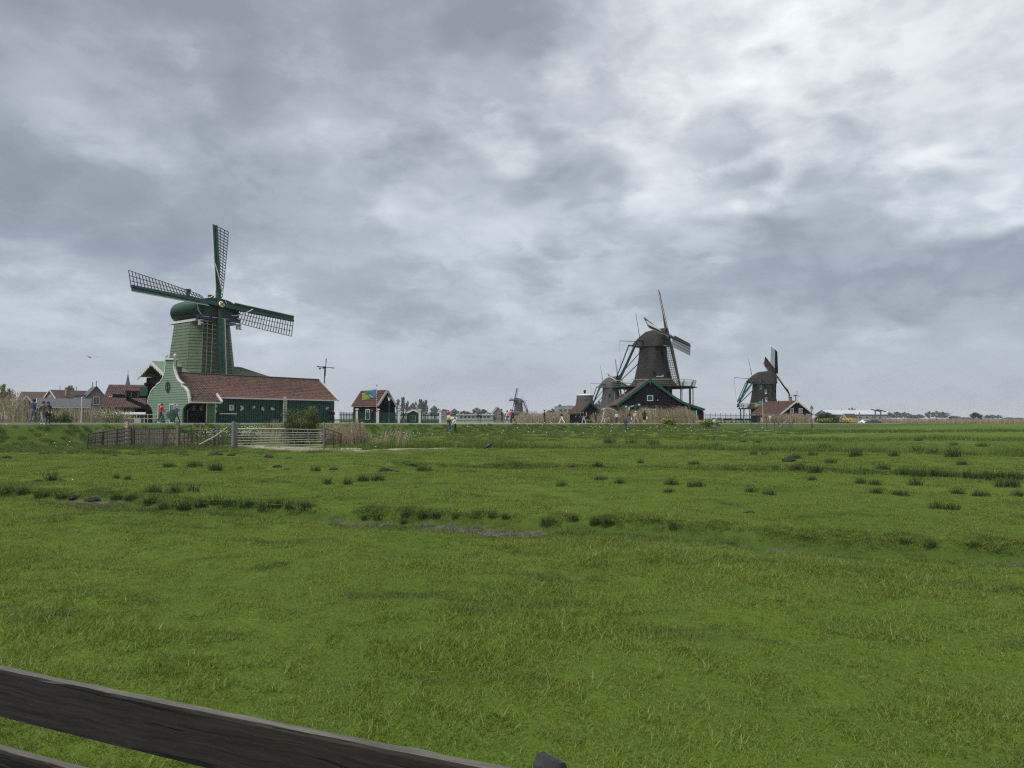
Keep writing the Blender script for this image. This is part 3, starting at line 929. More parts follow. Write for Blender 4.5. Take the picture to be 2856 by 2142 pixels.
MB().lathe([(.22, 2.7), (.2, 4.0), (.34, 4.02), (.34, 4.15)], (-.9, 1.6, zt_), 8).build('stove_pipe', M_blackp, capo)
for x in (-2.3, 2.3):
    MB().box((x, -3.5, zt_ - .25), (.3, .5, .6)).build('bracket', M_white, mill1)
    for dz in range(3):
        MB().box((x + .05 * dz, -3.78, zt_ - .1 - .22 * dz), (.34, .06, .1)).build('bracket_band', M_blackp if dz % 2 == 0 else M_white, mill1)
look1 = dict(stock=M_gmill, board_m=M_gmill, edge_m=M_white, bars=M_lath, shaft_m=M_gmill, r0=.16, board=.060, bar=.0034, stock_w=.046, shaft=2.4)
hl1 = Vector((0, -L1, hub1.z - Z1))
sails(mill1, hl1, EPS1, T1, 9.82, 24, 1.95, (R(44), R(15)), look1, True)
n1_ = Vector((0, -math.cos(EPS1), math.sin(EPS1)))
bo = MB().lathe([(.30, 0), (.36, .05), (.30, .12), (.1, .14)], (0, 0, 0), 12).build('shaft_boss', M_gold, mill1)
bo.location = hl1 + n1_ * .40; bo.rotation_euler = n1_.to_track_quat('Z', 'Y').to_euler()
for k in range(4):
    a = T1 + k * math.pi / 2 + math.pi / 4
    v1 = Vector((0, math.sin(EPS1), math.cos(EPS1)))
    d = v1 * math.cos(a) + Vector((1, 0, 0)) * math.sin(a)
    MB().beam(hl1 + n1_ * .53, hl1 + n1_ * .53 + d * .27, .09, .05, n1_).build('boss_mark', M_blackp, mill1)
def sag(p, q, s, n=10):
    p, q = Vector(p), Vector(q)
    return [p.lerp(q, i / n) + Vector((0, 0, -s * 4 * (i / n) * (1 - i / n))) for i in range(n + 1)]
# the mooring ropes of the sails, in world points
def rope1(pa, Ya, pb, Yb, s, r=.055):
    A = at(*pa, Ya); B = at(*pb, Yb)
    inv = (Matrix.Translation(mill1.location) @ Matrix.Rotation(PSI1, 4, 'Z')).inverted()
    MB().tube([inv @ p for p in sag(A, B, s)], r, 5).build('rope', M_rope, mill1)
rope1((510, 846), 76.5, (602, 820), 79.2, .35)
rope1((585, 880), 79.0, (634, 955), 80.0, .05)
rope1((645, 880), 80.5, (705, 862), 82.0, .25)
rope1((600, 735), 79.3, (622, 818), 79.6, -.1, .04)
rope1((628, 838), 80.0, (636, 856), 80.2, 0, .04)
# thin scaffold lines in front of the boarding
inv1 = (Matrix.Translation(mill1.location) @ Matrix.Rotation(PSI1, 4, 'Z')).inverted()
for px_, y0, y1 in ((567, 895, 1030), (580, 893, 1040), (594, 900, 1042)):
    MB().tube([inv1 @ at(px_ - 6, y1, 75.6), inv1 @ at(px_, y0, 77.3)], .03, 4).build('ladder_rail', M_gpale, mill1)
for i in range(11):
    y = 905 + i * 12.5
    MB().beam(inv1 @ at(564, y - 4, 76.6), inv1 @ at(603, y + 3, 76.9), .05, .05).build('ladder_rung', M_gpale, mill1)

# side porches: pale ribbed roofs over the log bays
def porch(sgn, reach, half, zr, drop, hip):
    o = Vector((sgn, 0, 0))
    a = 1.5
    r0 = Vector((sgn * a, -.0, zr)); r1 = Vector((sgn * (reach - hip), 0, zr - .15))
    pr = empty('porch_roof', (0, 0, 0)); pr.parent = mill1
    for sd in (-1, 1):
        e0 = Vector((sgn * a, sd * half, zr - drop)); e1 = Vector((sgn * reach, sd * half, zr - drop - .15))
        nrm = (e1 - r0).cross(r1 - r0); nrm.normalize()
        if nrm.z < 0: nrm = -nrm
        b = MB(); b.prism([r0, r1, e1, e0], nrm * .08); b.build('roof_slope', M_sheet, pr)
        # standing ribs
        N = 14; rb = MB()
        for i in range(N + 1):
            f = i / N
            rb.beam(r0.lerp(r1, f) + nrm * .10, e0.lerp(e1, f) + nrm * .10, .07, .06, nrm)
        rb.build('roof_ribs', M_sheet, pr)
    if hip:
        MB().add([r1, Vector((sgn * reach, -half, zr - drop - .15)), Vector((sgn * reach, half, zr - drop - .15))], [(0, 1, 2)]).build('hip_end', M_sheet, pr)
    else:
        # scalloped white barge boards and the dark bay
        for sd in (-1, 1):
            e1 = Vector((sgn * reach, sd * half, zr - drop - .15)); p0 = r1
            b = MB(); N = 9
            for i in range(N):
                q0 = p0.lerp(e1, i / N); q1 = p0.lerp(e1, (i + 1) / N); qm = (q0 + q1) / 2
                off = Vector((sgn * .06, 0, 0)); dn = Vector((0, 0, -.34)); up = Vector((0, 0, .08))
                b.prism([q0 + off + up, q1 + off + up, q1 + off + dn * .6, qm + off + dn * 1.25, q0 + off + dn * .6], off)
            b.build('scalloped_barge_board', M_white, pr)
    b = MB(); zz = zr - drop - .15  # solid black block stands in for the shade inside the open bay
    b.prism([(sgn * 2.6, -half * .86, .1), (sgn * (reach - .7), -half * .86, .1), (sgn * (reach - .7), -half * .86, zz - .05), (sgn * 2.6, -half * .86, zz)], (0, half * 1.72, 0))
    b.build('bay_shade_block', M_black, pr)
porch(-1, 5.7, 2.9, 6.85, 1.55, 0)
porch(1, 7.4, 2.9, 6.80, 1.25, 2.4)
# log-hauling jib of the left bay
MB().beam((-4.8, -1.0, 3.9), (-7.2, -1.6, 4.2), .3, .3).build('jib', M_black, mill1)
MB().beam((-4.8, -1.2, 2.4), (-6.4, -1.4, 3.9), .22, .22).build('jib_brace', M_black, mill1)
# ------------------------------------------------------------------ roofs of pantiles
def tile_roof(parent, o, xd, yd, length, slope, m, tw=.25, th=.30, name='roof_tiles', keep=None):
    """real pantiles, joined: o eave corner, xd along the eave, yd up the slope (unit vectors in the parent's frame)"""
    o, xd, yd = Vector(o), Vector(xd).normalized(), Vector(yd).normalized()
    nz = xd.cross(yd)
    if nz.z < 0: nz = -nz
    prof = [(0.0, .012), (.22, .055), (.5, .05), (.75, .0), (1.0, .008)]
    ncol, nrow = max(2, int(length / tw)), max(2, int(slope / th))
    tw, th = length / ncol, slope / nrow
    vs = []; fs = []; tone = []
    rnd = random.Random(len(name) + int(length * 100))
    for r in range(nrow):
        for c in range(ncol):
            if keep and not keep((c + .5) * tw, (r + .5) * th):
                continue
            k = len(vs); jit = rnd.uniform(-.006, .008); tn = rnd.random()
            for (f, h) in prof:
                p = o + xd * ((c + f) * tw) + nz * (h + jit)
                a = p + yd * (r * th - .02) + nz * .035; b = p + yd * ((r + 1) * th + .03)
                vs += [a, b, a - nz * .035]; tone += [tn] * 3
            for i in range(len(prof) - 1):
                fs += [(k + 3 * i, k + 3 * i + 3, k + 3 * i + 4, k + 3 * i + 1), (k + 3 * i + 2, k + 3 * i + 5, k + 3 * i + 3, k + 3 * i)]
    me = bpy.data.meshes.new(name)
    me.from_pydata([tuple(v) for v in vs], [], fs); me.materials.append(m)
    at_ = me.attributes.new('tone', 'FLOAT', 'POINT'); at_.data.foreach_set('value', tone)
    me.update()
    ob = link(name, me, parent); ob['kind'] = 'stuff'
    return ob

def window(parent, c, n, w, h, frame=M_white, glass=M_glass, bars=True, name='window'):
    """framed window: c centre on the wall, n outward unit vector (parent's frame)"""
    c, n = Vector(c), Vector(n).normalized(); s = Vector((-n.y, n.x, 0)); up = Vector((0, 0, 1)); t = min(.10, w * .16)
    M3 = Matrix((s, n, up)).transposed()
    b = MB()
    for sx in (-1, 1):
        b.box(c + s * (sx * (w / 2 - t / 2)) + n * .03, (t, .09, h), M=M3)
    for sz in (-1, 1):
        b.box(c + up * (sz * (h / 2 - t / 2)) + n * .03, (w - 2 * t, .088, t), M=M3)
    fr = b.build(name, frame, parent)
    MB().box(c + n * .005, (w - 1.5 * t, .03, h - 1.5 * t), M=M3).build('pane', glass, fr)
    if bars:
        MB().box(c + n * .03, (t * .6, .05, h - 2 * t), M=M3).build('glazing_bar', frame, fr)
    return fr

def gable_house(name, label, loc, rz, w, l, he, hr, wall, roof, trim=M_white, over=.3, wins=(), doors=(), tiles=False, cat='house', chimney=None, boards=0, hip=0.0, tile_m=None):
    """front gable centred on loc facing local -Y, ridge running back along +Y"""
    h = empty(name, loc, rz, label, cat)
    hh = w / 2
    poly = [(-hh, 0, 0), (hh, 0, 0), (hh, 0, he), (0, 0, hr), (-hh, 0, he)]
    MB().prism(poly, (0, l, 0)).build('wall', wall, h)
    if boards:
        # lapped boards on the gable, one part each
        nb = int(hr / boards)
        for i in range(nb):
            z = i * boards; wd = hh if z < he else hh * (hr - z) / (hr - he)
            wd2 = hh if z + boards < he else hh * max(.02, (hr - z - boards) / (hr - he))
            MB().add([(-wd, -.05, z), (wd, -.05, z), (wd2, -.012, z + boards), (-wd2, -.012, z + boards), (-wd, .0, z), (wd, 0, z)], [(0, 1, 2, 3), (4, 5, 1, 0)]).build('board', wall, h)
    sl = Vector((hh, 0, he - hr)); sl.normalize()
    eo = over
    for sd in (-1, 1):
        nrm = Vector((sd * (hr - he), 0, hh)).normalized()
        e = Vector((sd * hh, 0, he)) + Vector((sd * sl.x, 0, sl.z)) * eo
        a0 = Vector((0, -over * .6, hr)); e0 = e + Vector((0, -over * .6, 0))
        ln = l + over * 1.2; d = Vector((0, ln, 0))
        rb = MB().prism([a0 + nrm * .02, e0 + nrm * .02, e0 + nrm * .10, a0 + nrm * .10], d).build('roof', roof, h)
        if tiles:
            up = (a0 - e0).normalized(); sls = (a0 - e0).length
            tile_roof(h, e0 + nrm * .10 + (d if sd < 0 else Vector((0, 0, 0))), (0, -1, 0) if sd < 0 else (0, 1, 0), up, ln, sls, tile_m or roof)
        if trim:
            MB().prism([a0 + nrm * .16, e0 + nrm * .16, e0 - nrm * .14, a0 - nrm * .14], (0, -.07, 0)).build('barge_board', trim, h)
            MB().beam(e0 + nrm * .02, e0 + d + nrm * .02, .10, .12).build('gutter', trim, h)
    for (face, u, z, ww, wh, *k) in wins:
        c, n = {'f': (Vector((u, -.03, z)), (0, -1, 0)), 'r': (Vector((hh + .02, u, z)), (1, 0, 0)), 'l': (Vector((-hh - .02, u, z)), (-1, 0, 0))}[face]
        window(h, c, n, ww, wh, (k[0] if k else (trim or M_white)))
    for (face, u, dw, dh, dm, fm) in doors:
        c, n = {'f': (Vector((u, -.05, dh / 2)), Vector((0, -1, 0))), 'r': (Vector((hh + .02, u, dh / 2)), Vector((1, 0, 0)))}[face]
        s = Vector((-n.y, n.x, 0)); M3 = Matrix((s, n, Vector((0, 0, 1)))).transposed()
        d_ = MB().box(c, (dw, .08, dh), M=M3).build('door', dm, h)
        b = MB()
        for sx in (-1, 1):
            b.box(c + s * (sx * (dw / 2 + .05)) + n * .02, (.12, .12, dh), M=M3)
        b.box(c + Vector((0, 0, dh / 2 + .06)) + n * .02, (dw + .22, .12, .12), M=M3)
        b.build('door_frame', fm, d_)
    if chimney:
        x, y, z, s = chimney
        MB().box((x, y, z), (s, s, s * 2.4)).box((x, y, z + s * 1.2), (s * 1.2, s * 1.2, s * .2)).build('chimney', M_brick, h)
    return h

# ------------------------------------------------------------------ the long barn in front of the green mill
BA = Vector((xat(518, 67.0), 67.0, 0)); BANG = math.atan2(.784, .62); BZ = 1.38
barn = empty('long_barn', (BA.x, BA.y, BZ), BANG, 'long dark green barn with red tiled roof and pale bell gable', 'barn')
BL, BW, BE, BR = 17.2, 6.6, 2.72, 4.94       # length, depth, eave and ridge above ground
pit = (BR - BE) / (BW / 2)
# core walls
MB().prism([(0, 0.04, 0), (0, BW, 0), (0, BW, BE), (0, BW / 2, BR - .08), (0, .04, BE - .05)], (BL, 0, 0)).build('wall', M_black, barn)
# vertical boards of the long side
nb = 56; x0b = 3.05; bw = (BL - x0b) / nb
bmesh_ = MB().box((0, 0, (BE - .02) / 2), (bw * .80, .07, BE - .02)).mesh('board', M_gdark)
for i in range(nb):
    o = link('board', bmesh_, barn); o.location = (x0b + (i + .5) * bw, .02 + (.012 if i % 2 else 0), 0)
# lower lapped boards of the recessed corner
for i in range(12):
    z = i * .17
    MB().add([(.15, -.06, z), (2.0, -.06, z), (2.0, -.02, z + .17), (.15, -.02, z + .17), (.15, 0, z), (2.0, 0, z)], [(0, 1, 2, 3), (4, 5, 1, 0)]).build('board', M_black, barn)
MB().box((2.45, -.05, 1.05), (.78, .06, 2.1)).build('door', mat('door_green_paint', (.055, .15, .055), .55, .12, 2), barn)
for x in (2.02, 2.90):
    MB().box((x, -.06, 1.1), (.07, .09, 2.2)).build('door_post', M_cream, barn)
for x in (.75, 1.5):
    window(barn, (x, -.06, 1.55), (0, -1, 0), .42, .55, M_thgrey, M_glass, False)
# roof: main slope, its lowered skirt over the corner, rear slope
upv = Vector((0, BW / 2, BR - BE)).normalized(); sl_main = math.hypot(BW / 2, BR - BE)
ext = .25
e_main = Vector((3.0, -ext * upv.y, BE - ext * upv.z + .06))
MB().prism([(3.0, -.12, BE - .02), (BL + .25, -.12, BE - .02), (BL + .25, BW / 2, BR + .02), (3.0, BW / 2, BR + .02)], (0, 0, .04)).build('roof_deck', M_brown, barn)
tile_roof(barn, e_main, (1, 0, 0), upv, BL + .22 - 3.0, sl_main + ext, M_tile)
skirt = 1.18
e_sk = Vector((.02, -skirt * upv.y, BE - skirt * upv.z + .065))
MB().prism([(.02, e_sk.y + .1, e_sk.z - .05), (3.0, e_sk.y + .1, e_sk.z - .05), (3.0, BW / 2, BR + .02), (.02, BW / 2, BR + .02)], (0, 0, .035)).build('roof_deck', M_brown, barn)
tile_roof(barn, e_sk, (1, 0, 0), upv, 2.99, sl_main + skirt, M_tile)
up2 = Vector((0, -upv.y, upv.z))
MB().prism([(0, BW + .2, BE - .14), (BL + .25, BW + .2, BE - .14), (BL + .25, BW / 2, BR + .02), (0, BW / 2, BR + .02)], (0, 0, .10)).build('roof', M_tile2, barn)
rid = MB()
for i in range(44):
    x = .1 + i * (BL + .1) / 44
    rid.tube([(x, BW / 2, BR + .10), (x + (BL + .1) / 44 + .03, BW / 2, BR + .10)], [.115, .13], 7)
rid.build('ridge_tiles', M_tile, barn, kind='stuff')
MB().beam((3.05, -.30, BE - .14), (BL + .3, -.30, BE - .14), .10, .15).build('eave_board', M_white, barn)
MB().beam((.0, e_sk.y - .05, e_sk.z - .06), (3.0, e_sk.y - .05, e_sk.z - .06), .10, .14).build('eave_board', M_white, barn)
MB().beam((3.06, e_sk.y - .08, e_sk.z + .02), (3.06, -.05, BE + .22), .16, .16).build('verge_board', M_white, barn)
MB().beam((BL + .32, -.35, BE - .13), (BL + .32, BW / 2, BR + .16), .10, .20).build('barge_board', M_white, barn)
MB().beam((BL + .32, BW + .3, BE - .13), (BL + .32, BW / 2, BR + .16), .10, .20).build('barge_board', M_white, barn)
MB().tube([(.55, -.9, BE - .72), (.4, -.45, BE - 1.1), (.15, -.12, BE - 1.4), (.15, -.12, .1)], .045, 6).build('downpipe', M_thgrey, barn)
# little white pictures on the boards
for i, px_ in enumerate((645, 675, 705, 733, 760, 865, 912)):
    # distance along the wall where the photograph shows it
    k = (px_ - 1428) / F_PX
    x = (BA.x - k * BA.y) / (k * .784 - .62)
    f = MB().box((x, -.045, 1.62), (.50, .05, .56)).build('picture_board', M_gdark if i else M_white, barn)
    rr = random.Random(i)
    for q in range(3):
        MB().box((x + rr.uniform(-.14, .16), -.085, 1.62 + rr.uniform(-.2, .2)), (rr.uniform(.12, .28), .02, rr.uniform(.08, .26))).build('white_patch', M_white, f)
    if i == 0:
        MB().beam((x - .05, -.10, 1.8), (x + .04, -.10, 1.5), .07, .02).build('dark_mark', M_black, f)
for z in (1.75, 1.25):
    MB().box((3.02, -.07, z), (.16, .04, .24)).build('small_sign', M_white, barn)
MB().beam((3.1, -.55, 1.02), (4.9, -.55, 1.02), .12, .10).build('white_rail', M_white, barn)
for x in (3.3, 4.7):
    MB().beam((x, -.55, 0), (x, -.55, .98), .07, .07, up=(1, 0, 0)).build('rail_post', M_gdark, barn)
k = (791 - 1428) / F_PX; xb = (BA.x - k * BA.y) / (k * .784 - .62)
cp = MB().box((xb, -.25, 1.35), (.44, .08, 2.7)).box((xb, -.25, 2.78), (.3, .08, .16)).build('carved_board', M_white, barn)
for q in range(7):
    z = .65 + q * .27
    MB().tube([(xb + .11 * math.cos(a) * (1 if q % 2 else -1), -.30, z + .11 * math.sin(a)) for a in np.linspace(-.6, 3.6, 7)], .03, 4).build('scroll', M_black, cp)
MB().box((1.0, BW / 2 + .45, BR + .15), (.62, .62, 1.0)).box((1.0, BW / 2 + .45, BR + .68), (.75, .75, .12)).build('chimney', M_brick, barn)
# bell gable: outline read off the photograph as (px, py)
GL = [(415, 1127), (417, 1112), (423, 1093), (430, 1083), (438, 1077), (438.5, 1073), (448, 1066), (455, 1056), (460, 1042), (462.5, 1020), (463, 1002)]
GR = [(488, 1002), (486, 1020), (487, 1030), (491, 1045), (497, 1058), (506, 1067), (512, 1070), (508, 1075), (517, 1080), (525, 1092), (529.5, 1110), (531, 1124)]
GB = [(519, 1131), (514.5, 1141), (513.5, 1152), (513.5, 1181)]
GBl = [(430, 1181), (430, 1156), (428, 1144), (424, 1135)]
def gpoint(px, py, xo=0.0):
    """pixel on the gable wall -> local point"""
    k = (px - 1428) / F_PX
    y = (BA.x - k * BA.y) / (k * .62 + .784)
    Yd = BA.y + .62 * y
    return Vector((xo, y, max(0, CAM_Z + (1168 - py) * Yd / F_PX - BZ)))
outl = [gpoint(*p) for p in GL] + [gpoint(*p) for p in GR] + [gpoint(*p) for p in GB] + [gpoint(*p) for p in GBl]
MB().prism([p + Vector((-.10, 0, 0)) for p in outl], (.28, 0, 0)).build('bell_gable', M_gable, barn)
# lapped gable boards, one part each, cut to the outline
def span(z):
    ys = []
    n = len(outl)
    for i in range(n):
        a, b = outl[i], outl[(i + 1) % n]
        if (a.z - z) * (b.z - z) < 0:
            ys.append(a.y + (b.y - a.y) * (z - a.z) / (b.z - a.z))
    return (min(ys), max(ys)) if len(ys) >= 2 else None
zz = .02; bh = .235; ztop_g = max(p.z for p in outl)
while zz + bh < ztop_g:
    s0, s1 = span(zz + .01), span(zz + bh - .01)
    if s0 and s1:
        MB().add([(-.135, s0[0] + .03, zz), (-.135, s0[1] - .03, zz), (-.108, s1[1] - .03, zz + bh), (-.108, s1[0] + .03, zz + bh), (-.1, s0[0] + .03, zz), (-.1, s0[1] - .03, zz)],
                 [(0, 1, 2, 3), (4, 5, 1, 0)]).build('gable_board', M_gable, barn)
    zz += bh
for side in (GL, GR):
    pts = [gpoint(*p, -.06) for p in side]
    b = MB()
    for a, c in zip(pts[:-1], pts[1:]):
        b.beam(a, c + (c - a).normalized() * .03, .34, .15, up=(1, 0, 0)) if False else b.beam(a, c + (c - a).normalized() * .02, .12, .20, up=(1, 0, 0))
    b.build('white_moulding', M_white, barn)
tl, tr = gpoint(462, 1001, -.06), gpoint(489, 1001, -.06)
MB().beam(tl, tr, .16, .40, up=(1, 0, 0)).build('white_moulding', M_white, barn)
for q in (gpoint(463, 999, -.06), gpoint(487, 999, -.06)):
    MB().lathe([(.04, 0), (.05, .08), (.14, .18), (.16, .28), (.12, .38), (.02, .44)], q, 10).build('finial', M_white, barn)
wc_ = gpoint(472, 1079, -.19)
wh = MB()
for k in range(18):
    a, c = 2 * math.pi * k / 18, 2 * math.pi * (k + 1) / 18
    P = lambda g, r=1: wc_ + Vector((0, .40 * r * math.cos(g), .50 * r * math.sin(g)))
    wh.beam(P(a), P(c), .05, .05)
for a in (R(90), R(62), R(118), R(20)):
    wh.beam(P(a), P(a + math.pi), .04, .04)
wh.build('wheel_emblem', M_blackp, barn)
for px_ in (453, 485.5):
    c = gpoint(px_, 1152, -.14)
    window(barn, (c.x, c.y, 1.02), (-1, 0, 0), .95, 1.9, M_white, M_glass, True)
# black tube standing in for the dark underside of the overhang at the corner
MB().tube([gpoint(531, 1124, .2), gpoint(521, 1131, .2), gpoint(517, 1142, .2), gpoint(516, 1181, .2)], .10, 5).build('overhang_dark_edge', M_black, barn)

# fan-shaped garden gate before the bell gable
fg = empty('fan_gate', (xat(470, 66.3), 66.3, 1.42), R(-30), 'dark green fan slatted gate below the bell gable', 'gate')
for i in range(13):
    a = R(-52 + i * 6.3)
    p = Vector((.75, 0, .05)); q = p + Vector((math.sin(a) * (1.45 if i < 12 else 1.3), 0, math.cos(a) * 1.30))
    MB().beam(p + (q - p) * .18, q, .075, .03, up=(0, 1, 0)).build('slat', M_gdark, fg)
MB().tube([(-.35, .04, .45), (.1, .04, .75), (.6, .04, .85), (1.1, .04, .8)], .035, 5).build('rail', M_gdark, fg)
MB().beam((.85, 0, 0), (.85, 0, 1.35), .12, .12, up=(1, 0, 0)).build('post', M_gdark, fg)
for i in range(8):
    a = R(-80 + i * 9)
    p = Vector((-.6, .1, .03)); q = p + Vector((math.sin(a) * .95, 0, math.cos(a) * .95))
    MB().beam(p + (q - p) * .2, q, .07, .03, up=(0, 1, 0)).build('slat', M_gdark, fg)

# toy windmill on a pole above the barn's far end
def toy_mill(label, px, pyb, pyh, D, s, zb=None):
    p = at(px, pyb, D); h = at(px, pyh, D)
    o = empty('ornamental_windmill', p, R(35), label, 'ornament')
    H = h.z - p.z
    MB().tube([(0, 0, -.3), (0, 0, H)], .07 * s, 6).build('pole', M_thgrey, o)
    MB().box((0, .1, H + .05), (.22 * s, .7 * s, .24 * s)).build('head', M_blackp, o)
    for k in range(4):
        a = R(3) + k * math.pi / 2
        MB().beam((0, -.35 * s, H + .05), (math.sin(a) * 1.05 * s, -.35 * s, H + .05 + math.cos(a) * 1.05 * s), .05 * s, .03 * s, up=(0, 1, 0), w2=.12 * s).build('blade', M_blackp, o)
    MB().beam((0, .3 * s, H + .05), (0, 1.5 * s, H + .02), .05 * s, .06 * s).build('tail', M_blackp, o)
    MB().box((0, 1.65 * s, H + .02), (.03, .5 * s, .22 * s)).build('vane', M_blackp, o)
    return o
toy_mill('toy windmill on a pole above the barn ridge end', 905, 1064, 1026, 84.5, 1.0)

# ------------------------------------------------------------------ small tiled house behind the picket fence
D_ = 101.0
hx = xat(1092, D_)
gable_house('tiled_cottage', 'small black boarded cottage with red tiled roof behind picket fence', (xat(1078, 99.5), 99.5, 1.20), R(52), 3.2, 5.2, 2.65, 4.65, M_black, M_brown, M_white, .25,
            wins=(('l', 2.0, 1.3, .9, 1.5),), tiles=True, boards=.22, tile_m=M_tile2, cat='cottage')
gable_house('garden_shed', 'tiny dark green shed with pale roof beside the cottage', (xat(1153, 112), 112, 1.12), R(8), 1.9, 2.2, 1.75, 2.2, M_black, M_canvas, M_white, .15, wins=(('f', 0, .85, .9, .9),), cat='shed')

# ------------------------------------------------------------------ black shed before the stage mill: outline from the photograph
SD = 119.0
sh = empty('black_shed', (xat(1813, SD), SD, 1.08), 0, 'large black gabled shed with green roof edges before the stage windmill', 'shed')
def sp(px, py):
    p = at(px, py, SD); return Vector((p.x - sh.location.x, 0, max(0.0, p.z - 1.08)))
prof = [sp(1723, 1186), sp(1723, 1129), sp(1812.7, 1061), sp(1880, 1110), sp(1907, 1126), sp(1959, 1144), sp(1963, 1150), sp(1963, 1186)]
MB().prism(prof, (0, 11, 0)).build('wall', M_black, sh)
rl = [sp(1719, 1131), sp(1812.7, 1059), sp(1878, 1107), sp(1906, 1123.5), sp(1964, 1143)]
for a, b in zip(rl[:-1], rl[1:]):
    d = (b - a).normalized(); nr = Vector((-d.z, 0, d.x)); nr = nr if nr.z > 0 else -nr
    MB().prism([a + Vector((0, -.28, 0)), b + Vector((0, -.28, 0)), b + nr * .13 + Vector((0, -.28, 0)), a + nr * .13 + Vector((0, -.28, 0))], (0, 11.5, 0)).build('roof', M_tile3, sh)
    MB().prism([a - nr * .22 + Vector((0, -.30, 0)), b - nr * .22 + Vector((0, -.30, 0)), b + nr * .18 + Vector((0, -.30, 0)), a + nr * .18 + Vector((0, -.30, 0))], (0, -.08, 0)).build('barge_board', M_gdark, sh)
MB().box(sp(1812.7, 1064) + Vector((0, -.42, -.1)), (.22, .08, 1.0)).build('ridge_board', M_gdark, sh)
for i in range(26):   # lapped boarding, lower storey
    z = i * .25; pts = []
    for a, b in zip(prof, prof[1:] + prof[:1]):
        if (a.z - z - .12) * (b.z - z - .12) < 0:
            pts.append(a.x + (b.x - a.x) * (z + .12 - a.z) / (b.z - a.z))
    if len(pts) >= 2:
        x0, x1 = min(pts) + .25, max(pts) - .25
        if x1 - x0 > .5:
            MB().add([(x0, -.06, z), (x1, -.06, z), (x1, -.015, z + .25), (x0, -.015, z + .25), (x0, 0, z), (x1, 0, z)], [(0, 1, 2, 3), (4, 5, 1, 0)]).build('board', M_black, sh)
c = sp(1813, 1112); w_ = window(sh, c + Vector((0, -.06, .1)), (0, -1, 0), 1.0, .95, M_white, M_gdark, False)
c = sp(1812, 1155); MB().box((c.x - .55, -.08, 1.15), (.85, .06, 2.2)).build('door', M_gpale, sh); MB().box((c.x + .45, -.08, 1.15), (.95, .06, 2.2)).build('door', M_gpale, sh)
for dx in (-1.05, -.06, 1.0):
    MB().box((c.x + dx, -.10, 1.2), (.10, .1, 2.4)).build('door_post', M_cream, sh)
MB().box((c.x - .02, -.10, 2.42), (2.15, .1, .1)).build('door_head', M_cream, sh)
c = sp(1933, 1155); dd = MB().box((c.x, -.08, 1.15), (.95, .06, 2.1)).build('door', mat('door_bright_green', (.02, .14, .085), .5, .15, 2), sh)
for dx in (-.55, .55):
    MB().box((c.x + dx, -.10, 1.15), (.10, .1, 2.2)).build('door_post', M_white, dd)
MB().box(sp(1914, 1138) + Vector((0, -.05, 0)), (.5, .06, .2)).build('sign_plate', M_thgrey, sh)
MB().box(sp(1834, 1116) + Vector((0, -.08, 0)), (.10, .08, .2)).build('lamp', M_white, sh)
# green lettered hoist beam standing by the shed
hb = empty('hoist_frame', (xat(1760, 114), 114, 1.1), 0, 'green hoist beam with white lettered board beside the black shed', 'hoist')
def hp(px, py):
    p = at(px, py, 114); return Vector((p.x - hb.location.x, 0, max(0, p.z - 1.1)))
MB().beam(hp(1744, 1137), hp(1783, 1128), .30, .28).build('beam', M_gdark, hb)
MB().beam(hp(1750, 1184), hp(1750, 1137), .30, .30, up=(1, 0, 0)).build('post', M_gdark, hb)
MB().beam(hp(1771, 1184), hp(1771, 1132), .30, .30, up=(1, 0, 0)).build('post', M_gdark, hb)
MB().beam(hp(1767, 1150), hp(1777, 1132), .2, .2, up=(0, 1, 0)).build('brace', M_gdark, hb)
MB().box(hp(1754, 1140) + Vector((0, -.2, 0)), (.2, .06, .5)).build('white_plate', M_white, hb)
for px_, py_ in ((1745.5, 1134), (1782, 1128.5)):
    MB().box(hp(px_, py_) + Vector((0, -.2, 0)), (.30, .10, .26)).build('white_end', M_white, hb)
for i, (w, h) in enumerate(((.07, .18), (.07, .10), (.10, .18), (.07, .18), (.09, .13), (.07, .18))):
    a = hp(1757, 1134.2).lerp(hp(1767, 1131.8), i / 5)
    MB().box(a + Vector((0, -.17, 0)), (w, .04, h)).build('letter', M_white, hb)

# low black shed left of it, and the white arched roof between
gable_house('gable_shed', 'low black shed with green roof edges and brown tiles', (xat(1646, 110), 110, 1.15), R(18), 3.3, 4.2, 1.75, 3.35, M_black, M_tile2, M_gdark, .35, boards=.25, cat='shed')
ar = empty('arched_shelter', (xat(1700, 116), 116, 1.12), 0, 'low shelter with a white curved roof beside the gable shed', 'shelter')
pts = [Vector((-1.0 + 2.4 * f, 0, 1.75 + .65 * math.sin(math.pi * (f * .75 + .25)) )) for f in np.linspace(0, 1, 8)]
for a, b in zip(pts[:-1], pts[1:]):
    MB().prism([a, b, b + Vector((0, 0, .16)), a + Vector((0, 0, .16))], (0, 2.5, 0)).build('roof_plank', M_canvas, ar)
MB().prism([(-1.0, .05, 0), (1.35, .05, 0), *[(p.x, .05, p.z - .02) for p in reversed(pts)]], (0, 2.3, 0)).build('wall', M_wood, ar)

